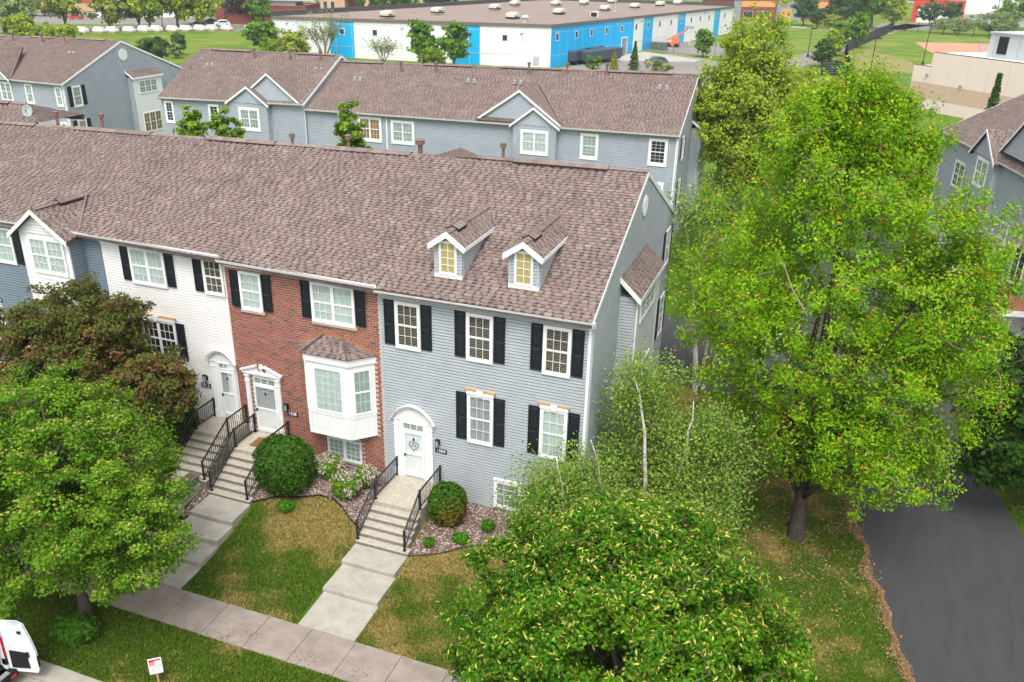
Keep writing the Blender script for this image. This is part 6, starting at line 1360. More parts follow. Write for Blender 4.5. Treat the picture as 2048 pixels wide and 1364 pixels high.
def branches(th, g, base, top, tips, r0, mt, limbs=6, twig_n=60, twmt=None, wob=.12, name='limb', split=.35, tr=.012):
    base = Vector(base); top = Vector(top); H_ = (top-base).length
    n = 9; pts = []; rad = []
    for i in range(n):
        t = i/(n-1); p = lerp(base, top, t)+Vector((g.normal()*wob*t*(1-t)*2, g.normal()*wob*t*(1-t)*2, 0)); pts.append(p); rad.append(r0*(1-t)**.8*.95+r0*.06+(r0*.35*max(0, 1-t*9)))
    b = MB(); b.tube([pts[0]-Vector((0, 0, .3))]+pts, [rad[0]*1.1]+rad, 9); b.build('trunk', mt, th, smooth=True)
    ends = []
    if len(tips) == 0: return
    tips = [Vector(t) for t in tips]
    sel = []
    cand = list(range(len(tips))); g.shuffle(cand)
    for i in cand:
        if all((tips[i]-tips[j]).length > .28*H_ for j in sel): sel.append(i)
        if len(sel) >= limbs: break
    lines = [pts]
    for i in sel:
        tp = tips[i]; k = int(g.integers(max(1, int(n*split*.6)), max(2, int(n*split*1.7)))) if n > 3 else 1; k = min(k, n-3); s_ = pts[k]
        L = [s_]; 
        for j in range(1, 7):
            t = j/6; mid = lerp(s_, tp, t); mid += Vector((0, 0, 1))*((tp-s_).length*.14*math.sin(math.pi*t)); mid += Vector(g.normal(size=3)*.035*(tp-s_).length*(1-t)); L.append(mid)
        q = MB(); rr = [max(rad[k]*.62*(1-j/6)**.9, .012) for j in range(7)]; q.tube(L, rr, 6); q.build('limb', mt, th, smooth=True); lines.append(L)
    allp = [p for L in lines for p in L[2:]]
    A = np.array([tuple(p) for p in allp]); tw = MB()
    order = sorted(cand[:twig_n], key=lambda i: float(np.linalg.norm(A-np.array(tips[i]), axis=1).min()))
    for i in order:
        tp = tips[i]; A = np.array([tuple(p) for p in allp]); dd = np.linalg.norm(A-np.array(tp), axis=1)+np.maximum(0, A[:, 2]-tp.z)*.8; s_ = allp[int(np.argmin(dd))]
        m1 = lerp(s_, tp, .4)+Vector(g.normal(size=3)*.06*(tp-s_).length); m2 = lerp(s_, tp, .75)+Vector(g.normal(size=3)*.06*(tp-s_).length)
        allp += [m2]
        tw.tube([s_, m1, m2, tp], [tr*2, tr*1.4, tr, tr*.5], 3)
    if tw.f: tw.build('twigs', twmt or mt, th, kind='stuff')
def tree(name, label, cat, base, ell, nclump, nleaf, size, pal, wts, seed, clump_r=.5, r0=.2, bark=None, limbs=7, twigs=80, group=None, shell=.45, lump=.2, tipcol=None, tipfrac=0, upright=0.0, flat=.55, top=None, flowers=None, aspect=1.6, twmt=None, squash=.6, droop=0, clip=None, split=.35, twr=.012, hang=0.0):
    g = np.random.default_rng(seed); th = thing(name, label, cat, base, group)
    P, dirs, r = crown_points(g, ell, nclump, shell, lump)
    ok = P[:, 2] > base[2]+.15
    if clip is not None: ok &= clip(P)
    P, dirs, r = P[ok], dirs[ok], r[ok]; n = len(P)
    cen = np.array(ell[0][:3]); topz = max(e[2]+e[5]*.55 for e in ell)
    branches(th, g, base, top or (cen[0], cen[1], topz), P[np.argsort(-r)][:max(twigs*2, 40)] if n else [], r0, bark or M_barkg, limbs, twigs, twmt, split=split, tr=twr)
    cl = np.repeat(np.arange(n), nleaf); N = len(cl)
    off = g.normal(size=(N, 3)); off /= np.linalg.norm(off, axis=1, keepdims=True)+1e-9; off *= (g.random(N)**.5)[:, None]*clump_r*g.uniform(.6, 1.3, n)[cl][:, None]
    off[:, 2] *= squash
    if upright: off[:, 2] *= 1+upright; off[:, 2] += np.abs(off[:, 2])*.3
    Q = P[cl]+off
    if hang: Q[:, 2] -= hang*np.linalg.norm(off[:, :2], axis=1)
    up = np.array([0, 0, 1.0]); nr = flat*up+.45*dirs[cl]+off/(clump_r+1e-6)*.35+g.normal(size=(N, 3))*.42; nr /= np.linalg.norm(nr, axis=1, keepdims=True)
    if hang: nr = g.normal(size=(N, 3))*.8+np.array([0, -.2, .5]); nr /= np.linalg.norm(nr, axis=1, keepdims=True)
    pal_ = np.array(pal); base_c = pal_[g.choice(len(pal), n, p=np.array(wts)/sum(wts))][cl]; own = pal_[g.choice(len(pal), N, p=np.array(wts)/sum(wts))]
    C_ = base_c*.45+own*.55; C_ *= g.uniform(.8, 1.2, (N, 1))
    if tipcol is not None:
        zrel = off[:, 2]/(clump_r*squash*(1+upright)+1e-6); hit = (zrel > .35) & (g.random(N) < tipfrac) & (r[cl] > .72) if tipfrac < 1 else np.zeros(N, bool)
        tc = np.array(tipcol); C_[hit] = tc[g.integers(0, len(tc), hit.sum())]*g.uniform(.8, 1.15, (hit.sum(), 1))
    quadmesh('crown', leaf_quads(Q, nr, size, g, aspect), M_leaf, C_, None, th)
    if flowers:
        fc, fn, fs, asp = flowers; k = g.integers(0, N, fn); sel = k[(r[cl[k]] > .6)]; Pf = Q[sel]+dirs[cl[sel]]*.05+np.array([0, 0, .03]); m = len(sel)
        nf = dirs[cl[sel]]*.8+g.normal(size=(m, 3))*.6; nf /= np.linalg.norm(nf, axis=1, keepdims=True); fcol = np.array(fc)[g.integers(0, len(fc), m)]*g.uniform(.8, 1.15, (m, 1))
        quadmesh('blossom', leaf_quads(Pf, nf, fs, g, asp), M_leaf, fcol, 'stuff', th)
    return th
def shrub(name, label, cat, c, r, n, size, pal, wts, seed, group=None, flowers=None, brown=None, box=False, power=2.0):
    """clipped shrub: leaves packed on a rounded body; short stems inside"""
    g = np.random.default_rng(seed); x, y, z = c; th = thing(name, label, cat, (x, y, z), group)
    b = MB()
    for k in range(5): a = 6.28*k/5; b.tube([(x, y, z-.1), (x+.3*r[0]*math.cos(a), y+.3*r[1]*math.sin(a), z+r[2]*.6), (x+.6*r[0]*math.cos(a), y+.6*r[1]*math.sin(a), z+r[2]*1.2)], [.03, .02, .01], 5)
    b.build('stems', M_barkg, th)
    d_ = g.normal(size=(n, 3)); 
    if power > 2: nrm_ = (np.abs(d_)**power).sum(1, keepdims=True)**(1/power); 
    else: nrm_ = np.linalg.norm(d_, axis=1, keepdims=True)
    d_ /= nrm_; lm = 1+.05*np.sin(7*d_[:, 0]+seed)*np.sin(6*d_[:, 2]+2)+.04*np.sin(13*d_[:, 1]+3*d_[:, 2]); rr = (1-.26*g.random(n)**1.6)*lm
    P = np.array([x, y, z+r[2]*.97])+d_*np.array(r)*rr[:, None]; ok = P[:, 2] > z-.02; P, d_ = P[ok], d_[ok]; N = len(P)
    dn = d_/np.linalg.norm(d_, axis=1, keepdims=True); nr = dn*.75+g.normal(size=(N, 3))*.5+np.array([0, 0, .25]); nr /= np.linalg.norm(nr, axis=1, keepdims=True)
    pl = np.array(pal); C_ = pl[g.choice(len(pl), N, p=np.array(wts)/sum(wts))]*g.uniform(.75, 1.25, (N, 1))
    if brown is not None:
        bc, sel = brown; h = sel(P) > g.random(N); C_[h] = np.array(bc)*g.uniform(.7, 1.3, (h.sum(), 1))
    quadmesh('foliage', leaf_quads(P, nr, size, g, 1.7), M_leaf, C_, None, th)
    # solid near-black core: shade between the leaves put in as colour
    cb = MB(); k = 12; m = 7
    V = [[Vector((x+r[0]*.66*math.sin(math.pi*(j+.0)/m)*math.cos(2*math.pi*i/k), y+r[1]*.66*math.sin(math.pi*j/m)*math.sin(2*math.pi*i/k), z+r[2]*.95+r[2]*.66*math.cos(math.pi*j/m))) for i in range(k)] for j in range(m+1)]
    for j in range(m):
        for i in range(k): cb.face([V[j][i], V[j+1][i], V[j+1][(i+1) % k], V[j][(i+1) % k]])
    cb.build('shade_core', M_inner, th)
    if flowers:
        fc, fn, fs = flowers; k = g.integers(0, N, fn); cl = g.normal(size=(14, 3)); cl /= np.linalg.norm(cl, axis=1, keepdims=True); cl[:, 2] = np.abs(cl[:, 2])
        dm = (dn[k] @ cl.T).max(1); sel = k[(dm > .93)]; m_ = len(sel); Pf = P[sel]+dn[sel]*.05+g.normal(size=(m_, 3))*.03
        nf = dn[sel]*.7+g.normal(size=(m_, 3))*.5+np.array([0, 0, .4]); nf /= np.linalg.norm(nf, axis=1, keepdims=True); quadmesh('blossom', leaf_quads(Pf, nf, fs, g, 1.1), M_leaf, np.array(fc)[g.integers(0, len(fc), m_)]*g.uniform(.85, 1.1, (m_, 1)), 'stuff', th)
    return th
M_inner = mat('shade_core', (.022, .03, .008), 1, 0)
MAPLE = [(.20, .39, .010), (.15, .335, .008), (.27, .43, .012), (.10, .26, .008)]
LIND = [(.052, .17, .006), (.088, .23, .007), (.030, .11, .005), (.15, .29, .010)]
LIND1 = [(.10, .235, .012), (.155, .30, .016), (.06, .165, .010), (.26, .36, .035)]
CRAB = [(.115, .11, .025), (.17, .095, .035), (.075, .11, .02), (.24, .11, .05), (.10, .15, .025)]
BIR = [(.24, .36, .055), (.18, .30, .035), (.30, .39, .09), (.14, .26, .03)]
GRN = [(.12, .26, .022), (.18, .33, .03), (.085, .20, .02)]
YEL = [(.38, .44, .035), (.30, .40, .03), (.21, .33, .025)]
DRK = [(.07, .145, .035), (.095, .18, .04), (.055, .115, .03)]
# the big maple between the house end and the driveway
tree('maple_tree', 'big bright green maple with orange young leaf tips beside the asphalt driveway', 'tree', (7.65, 3.58, hz(7.65, 3.58)),
     [(7.2, 4.6, 9.6, 4.7, 4.6, 6.6, 10), (10.5, 4.2, 8.2, 2.7, 3.0, 4.2, 4.2), (10.3, 2.6, 4.6, 2.3, 1.8, 1.9, 1.3), (11.3, 4.8, 10.3, 1.8, 2.4, 3.4, 2.6), (4.6, 4.6, 9.0, 2.4, 3.0, 2.6, 2), (7.0, 4.6, 14.0, 2.6, 2.8, 2.9, 1.8), (8.2, 2.4, 5.2, 2.2, 2.2, 2.3, 1.6)]+[(7.2+2.3*math.cos(k*2.4)*(.25+.75*k/13), 4.6+2.0*math.sin(k*2.4)*(.25+.75*k/13), 16.1-1.5*(k/13), .22, .22, 1.25, .32) for k in range(14)],
     1850, 88, .092, MAPLE, (4, 4, 4, 1), 11, clump_r=.46, r0=.25, bark=M_barkm, limbs=16, twigs=420, shell=.30, lump=.20, tipcol=[(.50, .24, .03), (.46, .36, .04), (.40, .46, .04), (.42, .45, .04), (.46, .18, .03)], tipfrac=.24, upright=.75, flat=.25, top=(7.2, 4.6, 13.2), twmt=M_twig, aspect=2.1, split=.22, twr=.015)
# street lindens
tree('linden_tree', 'dense round linden with cream bracts at the bottom centre, nearest the camera', 'tree', (3.9, -9.9, 0),
     [(3.6, -9.3, 5.0, 4.0, 3.6, 3.3, 10), (1.2, -9.4, 3.3, 2.3, 2.4, 2.3, 3), (6.0, -9.3, 4.0, 2.3, 2.4, 2.4, 3), (3.7, -9.2, 6.7, 1.8, 1.9, 1.5, 1.2)], 1050, 140, .088, LIND, (5, 5, 4, 1.5), 21, clump_r=.46, r0=.2, limbs=9, twigs=150, shell=.62, lump=.10, flat=.7, flowers=([(.66, .58, .13), (.58, .55, .15), (.50, .52, .09), (.62, .46, .12)], 30000, .075, 3.2), aspect=1.25, split=.4)
tree('street_maple', 'round fine leaved green tree at the lower left beside the parked van', 'tree', (-13.95, -9.95, 0),
     [(-14.2, -9.6, 5.0, 3.7, 3.6, 3.2, 10), (-16.4, -9.7, 5.0, 3.2, 3.0, 3.2, 4), (-11.5, -9.8, 4.1, 1.8, 2.0, 1.9, 2), (-14.8, -9.3, 3.4, 2.6, 2.4, 1.3, 1.3), (-14.6, -9.4, 7.3, 2.2, 2.2, 1.4, 1.2)], 1050, 135, .080, LIND1, (5, 5, 4, 2), 31, clump_r=.45, r0=.19, limbs=9, twigs=170, shell=.60, lump=.13, flat=.65, tipcol=[(.36, .36, .06), (.42, .34, .09), (.30, .34, .05)], tipfrac=.30, aspect=1.5, split=.4)
# crab apples in front of the white and slate houses
tree('crab_apple_tree', 'bronze leaved crab apple in front of the slate house bay at the left edge', 'tree', (-21.0, -2.4, hz(-21, -2.4)),
     [(-20.8, -2.8, 5.4, 2.7, 2.3, 2.6, 10), (-19.5, -2.8, 7.3, 1.4, 1.4, 1.5, 2.5), (-22.9, -2.8, 5.6, 1.9, 2.0, 2.0, 4)], 460, 76, .115, CRAB, (4, 2, 4, 1.5, 4), 41, clump_r=.42, r0=.14, limbs=9, twigs=150, shell=.35, lump=.22, flat=.35, aspect=1.8, twmt=M_twig)
tree('crab_apple_tree', 'bronze leaved crab apple spreading towards the arched door of the white house', 'tree', (-17.7, -2.6, hz(-17.7, -2.6)),
     [(-17.7, -2.8, 5.0, 2.0, 1.8, 1.8, 10), (-17.5, -2.7, 7.5, .95, .9, 1.2, 1.6), (-15.9, -2.8, 4.8, 1.1, 1.2, 1.1, 2.6), (-18.4, -2.9, 6.4, 1.3, 1.3, 1.3, 2)], 400, 76, .115, CRAB, (4, 3, 4, 1.6, 4), 42, clump_r=.40, r0=.13, limbs=9, twigs=150, shell=.35, lump=.22, flat=.35, aspect=1.8, twmt=M_twig)
# birches
def birch(label, stems, ell, ncl, seed, sz=.10, nleaf=40, pal=BIR):
    g = np.random.default_rng(seed); base = stems[0][0]; th = thing('birch_tree', label, 'tree', base)
    P, d_, r = crown_points(g, ell, ncl, .25, .25); P = P[P[:, 2] > base[2]+.25]; n = len(P); allp = []
    for (a, c, rr) in stems:
        a = Vector(a); c = Vector(c); pts = [a-Vector((0, 0, .25))]; rad = [rr*1.15]
        for i in range(11): t = i/10; pts.append(lerp(a, c, t)+Vector(g.normal(size=3)*.05*t)+Vector((.25*math.sin(3*t), 0, 0))); rad.append(rr*(1-t)**.75+.014)
        b = MB(); b.tube(pts, rad, 7); b.build('trunk', M_birch, th, smooth=True); allp += pts[3:]
    A = np.array([tuple(p) for p in allp]); tw = MB()
    order = np.argsort(np.linalg.norm(P[:, None]-A[None], axis=2).min(1))
    for i in order[::2]:
        tp = Vector(P[i])+Vector((0, -.15, .15)); A = np.array([tuple(p) for p in allp]); dd = np.linalg.norm(A-P[i], axis=1)+np.maximum(0, A[:, 2]-tp.z)*.3; s_ = allp[int(np.argmin(dd))]; L = (tp-s_).length
        allp += [lerp(s_, tp, .6), tp]
        pts = [s_]+[lerp(s_, tp, t)+Vector((0, 0, L*.12*math.sin(math.pi*t)))+Vector(g.normal(size=3)*.04*L) for t in (.35, .7)]+[tp, tp-Vector((0, 0, .35))]
        tw.tube(pts, [.013, .010, .007, .005, .003], 3)
    tw.build('twigs', M_twig, th, kind='stuff')
    cl = np.repeat(np.arange(n), nleaf); N = len(cl); off = g.normal(size=(N, 3))*np.array([.33, .33, .30]); Q = P[cl]+off; Q[:, 2] -= .25*np.abs(off[:, 0])+.1
    Q = Q[(Q[:, 2] > base[2]+.05)]; N = len(Q)
    nr = g.normal(size=(N, 3))*.7+np.array([0, -.3, .7]); nr /= np.linalg.norm(nr, axis=1, keepdims=True); pl = np.array(pal)
    quadmesh('crown', leaf_quads(Q, nr, sz, g, 1.6), M_leaf, pl[g.choice(len(pl), N)]*g.uniform(.75, 1.25, (N, 1)), None, th); return th
birch('wispy white barked birch at the front corner of the grey townhouse, two thin stems', [((2.3, .3, .3), (1.55, .1, 7.4), .10), ((2.6, .7, .3), (3.5, 1.0, 6.4), .075), ((-.2, -1.8, .4), (-.6, -1.9, 4.8), .05), ((.9, -.6, .4), (.4, -.9, 5.2), .05)],
      [(1.8, 1.7, 4.6, 1.5, 1.2, 3.2, 5), (-.8, -1.8, 2.7, 1.25, 1.0, 1.9, 3.0), (.6, -1.0, 2.8, 1.6, 1.2, 2.0, 4.0), (4.0, 1.5, 4.2, 1.9, 1.8, 2.3, 5), (3.4, .3, 2.2, 2.2, 1.4, 1.8, 4.0), (1.5, .5, 7.0, .7, .7, 1.1, .7)], 640, 51, nleaf=92, sz=.082)
birch('white barked birch clump of three stems behind the grey house end, by the alley', [((2.0, 14.6, .05), (.5, 14.2, 9.2), .14), ((2.35, 14.9, .05), (3.6, 14.6, 7.5), .11), ((2.1, 15.2, .05), (1.9, 15.6, 6), .08)],
      [(1.6, 14.6, 7.6, 1.8, 1.6, 2.6, 6), (2.6, 14.8, 5.2, 1.7, 1.6, 1.6, 4), (1.0, 14.2, 9.6, 1.1, 1.0, 1.4, 2)], 150, 52, .11, nleaf=60)
tree('young_tree', 'bushy green young tree in front of the grey house basement window', 'shrub', (-1.5, -1.5, hz(-1.5, -1.5)), [(-1.55, -1.6, 1.2, .75, .55, .75, 3), (-1.1, -1.7, 2.5, .8, .6, 1.0, 3)], 70, 46, .10, GRN, (3, 4, 2), 57, clump_r=.26, r0=.03, limbs=4, twigs=30, shell=.2, flat=.4)
# trees beyond the house end
tree('tall_elm', 'tall sparse yellow green tree behind the rear townhouse end, left of the park road', 'tree', (1.6, 46, 0), [(.6, 46.5, 8.2, 4.6, 4.2, 5.6, 10), (.0, 47, 13.2, 2.6, 2.6, 4.2, 4), (3.6, 47, 10.2, 2.8, 2.8, 2.6, 2.5), (-2.4, 46, 10.4, 2.4, 2.4, 2.6, 2)], 620, 70, .21, YEL, (3, 4, 4), 61, clump_r=.75, r0=.28, limbs=14, twigs=260, shell=.2, lump=.22, upright=.7, flat=.35, twmt=M_twig, twr=.03)
tree('linden_tree', 'mid green leafy tree standing close behind the rear townhouse bay', 'tree', (-2.3, 60.5, 0), [(-1.8, 60.0, 8.2, 3.2, 3.0, 4.4, 6), (.5, 58, 5.6, 2.9, 2.9, 3.0, 4)], 260, 46, .34, GRN, (3, 5, 2), 62, clump_r=.75, r0=.2, limbs=7, twigs=60, shell=.4, flat=.6)
tree('linden_tree', 'dark green tree at the right edge beside the driveway corner', 'tree', (17.2, 9.0, 0), [(16.6, 9.0, 5.0, 3.4, 3.0, 3.2, 6), (14.9, 8.4, 3.2, 1.5, 1.6, 1.7, 1.6)], 520, 56, .17, [(.045, .11, .014), (.07, .15, .018), (.03, .08, .012)], (4, 3, 3), 63, clump_r=.5, r0=.17, limbs=7, twigs=60, shell=.55, flat=.6)
for k, (x, y, z, r_, h_, lab) in enumerate(((-37.6, 26, 9.0, 1.5, 1.6, 'small bright green tree top behind the front roof, left of its twin'), (-34.4, 26, 9.2, 1.6, 1.8, 'small bright green tree top behind the front roof, right of its twin'), (-24.3, 26, 10.0, 1.45, 2.0, 'small bright green tree top beside the twin windows of the rear row'), (-10.4, 26, 7.7, 1.4, 1.4, 'tree tip barely showing over the front roof ridge'))):
    tree('alley_tree', lab, 'tree', (x, y, 0), [(x, y, z-.5, r_*.62, r_*.62, h_*.8, 3), (x+.1, y, z-2.2, r_*.75, r_*.75, 1.8, 3)], 60, 50, .22, [(.17, .30, .018), (.11, .23, .014), (.24, .34, .03)], (3, 3, 2), 70+k, clump_r=.42, r0=.12, limbs=6, twigs=30, shell=.35, flat=.4)
# shrubs of the front beds
YEW = [(.045, .125, .012), (.065, .16, .016), (.03, .085, .010), (.09, .19, .02)]
shrub('boxwood_shrub', 'large clipped round green shrub beside the brick townhouse steps', 'shrub', (-11.45, -2.05, hz(-11.45, -2.05)), (1.12, .95, 1.12), 16000, .085, YEW, (3, 4, 2, 2), 81, power=2.6, brown=((.38, .20, .05), lambda P: 1.4*np.exp(-((P[:, 0]+12.25)**2+(P[:, 2]-1.45)**2+(P[:, 1]+2.6)**2)/.035)))
shrub('boxwood_shrub', 'round shrub with brown lower half right of the grey townhouse steps', 'shrub', (-4.80, -1.42, hz(-4.8, -1.42)), (.70, .66, .82), 9000, .075, YEW, (3, 4, 2, 2), 82, power=2.4, brown=((.30, .16, .035), lambda P: np.clip(1.15-(P[:, 2]-.7)*.75, 0, .8)*np.clip((P[:, 0]+5.3)*1.2, .25, 1)))
shrub('hedge', 'wide clipped green hedge left of the white townhouse steps', 'hedge', (-17.7, -1.6, hz(-17.7, -1.6)), (1.15, 1.35, .85), 15000, .085, YEW, (3, 4, 2, 2), 83, power=3.4)
PINK = [(.70, .46, .50), (.74, .60, .60), (.62, .38, .44), (.72, .66, .60)]
for k, (x, y, r_, lab) in enumerate(((-10.1, -1.0, (.58, .5, .52), 'pink flowering bush under the basement window of the brick house'), (-9.05, -1.6, (.62, .52, .52), 'pink flowering bush nearest the black railing of the grey house steps'), (-8.6, -.75, (.42, .4, .48), 'pink flowering bush tucked in the corner between brick wall and railing'))):
    shrub('flowering_bush', lab, 'flower bush', (x, y, hz(x, y)), r_, 4200, .075, GRN, (3, 4, 2), 84+k, 'pink flowering bushes between the two stairs', flowers=(PINK, 1900, .06))
for k, (x, y, r_, lab) in enumerate(((-4.95, -2.75, (.20, .20, .17), 'tiny green plant tuft in the stone bed nearest the steps'), (-3.92, -2.2, (.32, .28, .16), 'low bright green plant tuft in the middle of the stone bed'), (-3.2, -1.35, (.26, .26, .22), 'green plant tuft in the stone bed nearest the house wall'), (-10.9, -2.95, (.34, .3, .16), 'low green plant at the foot of the large round shrub'))):
    shrub('plant_tuft', lab, 'plant', (x, y, hz(x, y)+.03), r_, 900, .07, [(.06, .20, .012), (.09, .26, .016)], (1, 1), 90+k, 'low green plants in the stone beds')
shrub('trunk_suckers', 'leafy green suckers round the trunk of the lower left street tree', 'plant', (-13.75, -10.55, 0), (.75, .6, .38), 1500, .16, [(.05, .15, .012), (.08, .20, .015)], (1, 1), 95)
# far vegetation
def far_tree(x, y, h, w_, pal, label, seed, name='park_tree', group=None, n=90, cat='tree', low=.2):
    g_ = np.random.default_rng(seed); a, b_, c_ = g_.uniform(-.25, .25, 3)
    return tree(name, label, cat, (x, y, 0), [(x, y, h*(.5+low*.5), w_, w_, h*(.5-low*.5), 6), (x+a*w_, y+b_*w_, h*.72, w_*.65, w_*.65, h*.26, 3), (x+c_*w_*1.4, y, h*.42, w_*.75, w_*.75, h*.2, 2)], n, 36, .055*h+.12, pal, (3,)*len(pal), seed, clump_r=max(.1*h+.2, .17*w_), r0=.02*h+.05, limbs=6, twigs=24, shell=.3, lump=.2, flat=.45, twr=.03, group=group)
GY = [(.33, .40, .05), (.25, .35, .04), (.38, .41, .08)]; PUR = [(.09, .05, .04), (.12, .06, .045), (.07, .05, .035)]; SAGE = [(.24, .32, .10), (.19, .28, .08)]
fars = [(-195.5, 152.5, 9.5, 6.2, SAGE, 'broad hazy green willow mass at the far left over the gable roof'), (-191.0, 163.0, 16, 5.0, GY, 'tall yellow green tree right of the far left willow mass'), (-185.0, 172.5, 13.5, 5.3, GY, 'spreading green tree in front of the white pale roofed building'), (-183.5, 182.0, 11, 4.2, SAGE, 'thin pale green tree between the white building and the yellow maples'), (-176.0, 178.0, 16, 5.4, YEL, 'leftmost of the three big yellow green maples above the grassy bank'), (-172.0, 184.5, 16, 5.3, YEL, 'middle one of the three big yellow green maples above the grassy bank'), (-166.5, 188.5, 15.5, 5.2, YEL, 'rightmost of the three big yellow green maples above the grassy bank'),
 (-182, 205, 12, 5, GRN, 'green tree just behind the rightmost yellow maple'), (-172.0, 216.0, 11.5, 7, PUR, 'dark purple leaved tree beside the brick building'), (-166.0, 214.5, 10, 4.4, GRN, 'round green tree right of the purple one'), (-252, 190, 7, 5, DRK, 'dark round tree in front of the peach store at the far left'), (-243, 205, 9, 6, SAGE, 'pale mauve and green bare tree in front of the peach store'),
 (-140, 262, 16, 10, GRN, 'wide green tree mass behind the warehouse left corner'), (-152, 268, 14, 8, GRN, 'green tree behind the brick building canopy'), (-128, 268, 13, 6, DRK, 'dark conifer like tree left of the peach porch'), (-112, 285, 12, 5.5, DRK, 'dark tree right of the peach porch'), (-104, 290, 11, 6, YEL, 'yellow green tree right of the peach building'), (-92, 300, 12, 8, GRN, 'green tree above the dark warehouse parapet'), (-190, 262, 14, 8, GRN, 'green tree group left of the far peach building'), (-205, 275, 13, 7, DRK, 'dark green trees at the top left behind the brick building'),
 (-98.5, 130.5, 6.5, 3.6, GY, 'feathery yellow green willow bush on the bank left of the warehouse'), (-113, 141, 7.5, 3.6, GRN, 'green bush at the left front corner of the warehouse'), (-116, 146, 6, 3, YEL, 'yellow green bush beside the warehouse corner'), (-107, 136, 4.2, 3, [(.25, .36, .02), (.2, .3, .02)], 'bright lime bush at the foot of the warehouse corner'), (-127, 131, 4.5, 1.4, DRK, 'little dark tree standing on the grassy bank'), (-124, 126, 3.0, 1.4, SAGE, 'small grey green bush on the grassy bank'), (-118, 113, 5.4, 3.0, DRK, 'dark round bush beside the far left gable roof'), (-150, 118, 6.0, 3.5, [(.25, .36, .02), (.2, .3, .02)], 'lime coloured bushes behind the gable roof ridge'), (-168, 128, 7, 4, YEL, 'yellow green shrub between the roof vents at the far left'), (-160, 133, 5, 3.0, YEL, 'pale yellow shrub at the end of the wrapped loads'),
 (-72.5, 137.5, 9.0, 2.5, GRN, 'upright green tree in front of the white warehouse wall, left of the blue band'), (-66.5, 139.5, 8.8, 2.6, GRN, 'upright green tree in front of the blue warehouse band'), (-69.5, 135, 4.2, 3.2, [(.22, .33, .02), (.16, .26, .02)], 'lime green bushes at the foot of the two upright trees'), 
 (-24.6, 190.5, 6.2, 2.0, GRN, 'young green tree on the grass island in front of the chain fence'), (-17.5, 189, 5.0, 1.6, YEL, 'second young tree on the grass island, further right'),
 (2.4, 184, 5.6, 1.9, DRK, 'dark grey green pine beside the zigzag fence'), (4.0, 196, 7.5, 2.0, YEL, 'yellow green tree along the fence, nearest its corner'), (5.0, 212, 8, 2.2, GRN, 'green tree along the fence, second from its corner'), (9.5, 240, 9, 2.6, GRN, 'green tree along the fence, third from its corner'), (14.5, 330, 24, 5.0, GRN, 'tall bright green tree where the park road bends'), (21.5, 330, 12, 4.5, YEL, 'spreading yellow green willow at the fence end'), (-9, 330, 12, 5, DRK, 'dark rounded tree in front of the brick office, left part'), (3.0, 330, 12, 4.0, DRK, 'dark slim tree in front of the brick office'), (8.5, 335, 13, 5.0, GRN, 'green tree right of the dark slim one at the brick office'), (-3.5, 318, 7, 3.2, DRK, 'small dark spruce on the grass below the brick office'), (1.5, 316, 5, 3.5, [(.33, .36, .05), (.25, .3, .04)], 'small pale yellow tree on the grass below the brick office'),
 (36.5, 366, 9, 5.0, DRK, 'dark oval tree in front of the red building corner'), (44.0, 368, 9.5, 3.6, DRK, 'small tree in front of the white part of the red building'), (66.5, 366, 11.5, 7.5, GRN, 'round green tree in front of the white building at the far right'), (53, 318, 7.5, 8, SAGE, 'feathery grey green willow shrub behind the picket fence'), (42, 322, 5.5, 8, SAGE, 'lower grey green willow shrub left of the feathery one'), (22, 470, 22, 7, DRK, 'dark tall tree on the far grass bank'), (10, 470, 17, 4, DRK, 'slim tall tree on the far grass bank')]
for k, f in enumerate(fars): far_tree(*f[:6], seed=200+k)
def conifer(x, y, h, w_, pal, label, seed, z0=0):
    g = np.random.default_rng(seed); th = thing('spruce_tree', label, 'tree', (x, y, z0)); b = MB(); b.bar((x, y, z0-.1), (x, y, z0+h*.95), .03*h*.5+.04, .01, n=6); b.build('trunk', M_barkg, th)
    N = 1400; t = g.random(N)**.8; a = g.uniform(0, 6.28, N); tier = np.abs(np.sin(t*22))*.35+.65; r = w_*(1-t)*tier*g.uniform(.3, 1, N); P = np.stack([x+r*np.cos(a), y+r*np.sin(a), z0+.15*h*.3+t*h-.12*r], 1)
    nr = np.stack([np.cos(a), np.sin(a), np.full(N, 1.2)], 1)+g.normal(size=(N, 3))*.4; nr /= np.linalg.norm(nr, axis=1, keepdims=True); pl = np.array(pal)
    quadmesh('crown', leaf_quads(P, nr, .05*h+.08, g, 2), M_leaf, pl[g.choice(len(pl), N)]*g.uniform(.75, 1.25, (N, 1)), None, th)
conifer(-32.7, 152.5, 5.6, 1.7, DRK, 'small dark spruce at the lot edge beside the roof vent, left of the parked car', 301); conifer(-36.6, 151.5, 4.2, 1.5, [(.30, .30, .07), (.24, .27, .06)], 'small yellowish spruce at the lot edge, left of the dark one', 302); conifer(24.6, 95, 8.5, 1.6, DRK, 'slim dark spruce in front of the beige building', 303)
tree('lot_shrub', 'pale silvery green shrub at the near edge of the parking lot', 'shrub', (-26.5, 146, 0), [(-26.5, 146, 1.9, 3.0, 1.6, 1.3, 1)], 40, 34, .3, [(.32, .36, .12), (.25, .33, .08)], (1, 1), 305, clump_r=.6, r0=.06, limbs=5, twigs=14, shell=.2)
tree('lot_shrub', 'little bright green shrub beside the grey trailers, just over the rear ridge', 'shrub', (-39.5, 146, 0), [(-39.5, 146, 1.8, 1.8, 1.4, 1.5, 1)], 30, 34, .26, [(.16, .28, .03), (.12, .24, .03)], (1, 1), 306, clump_r=.5, r0=.06, limbs=5, twigs=14, shell=.2)
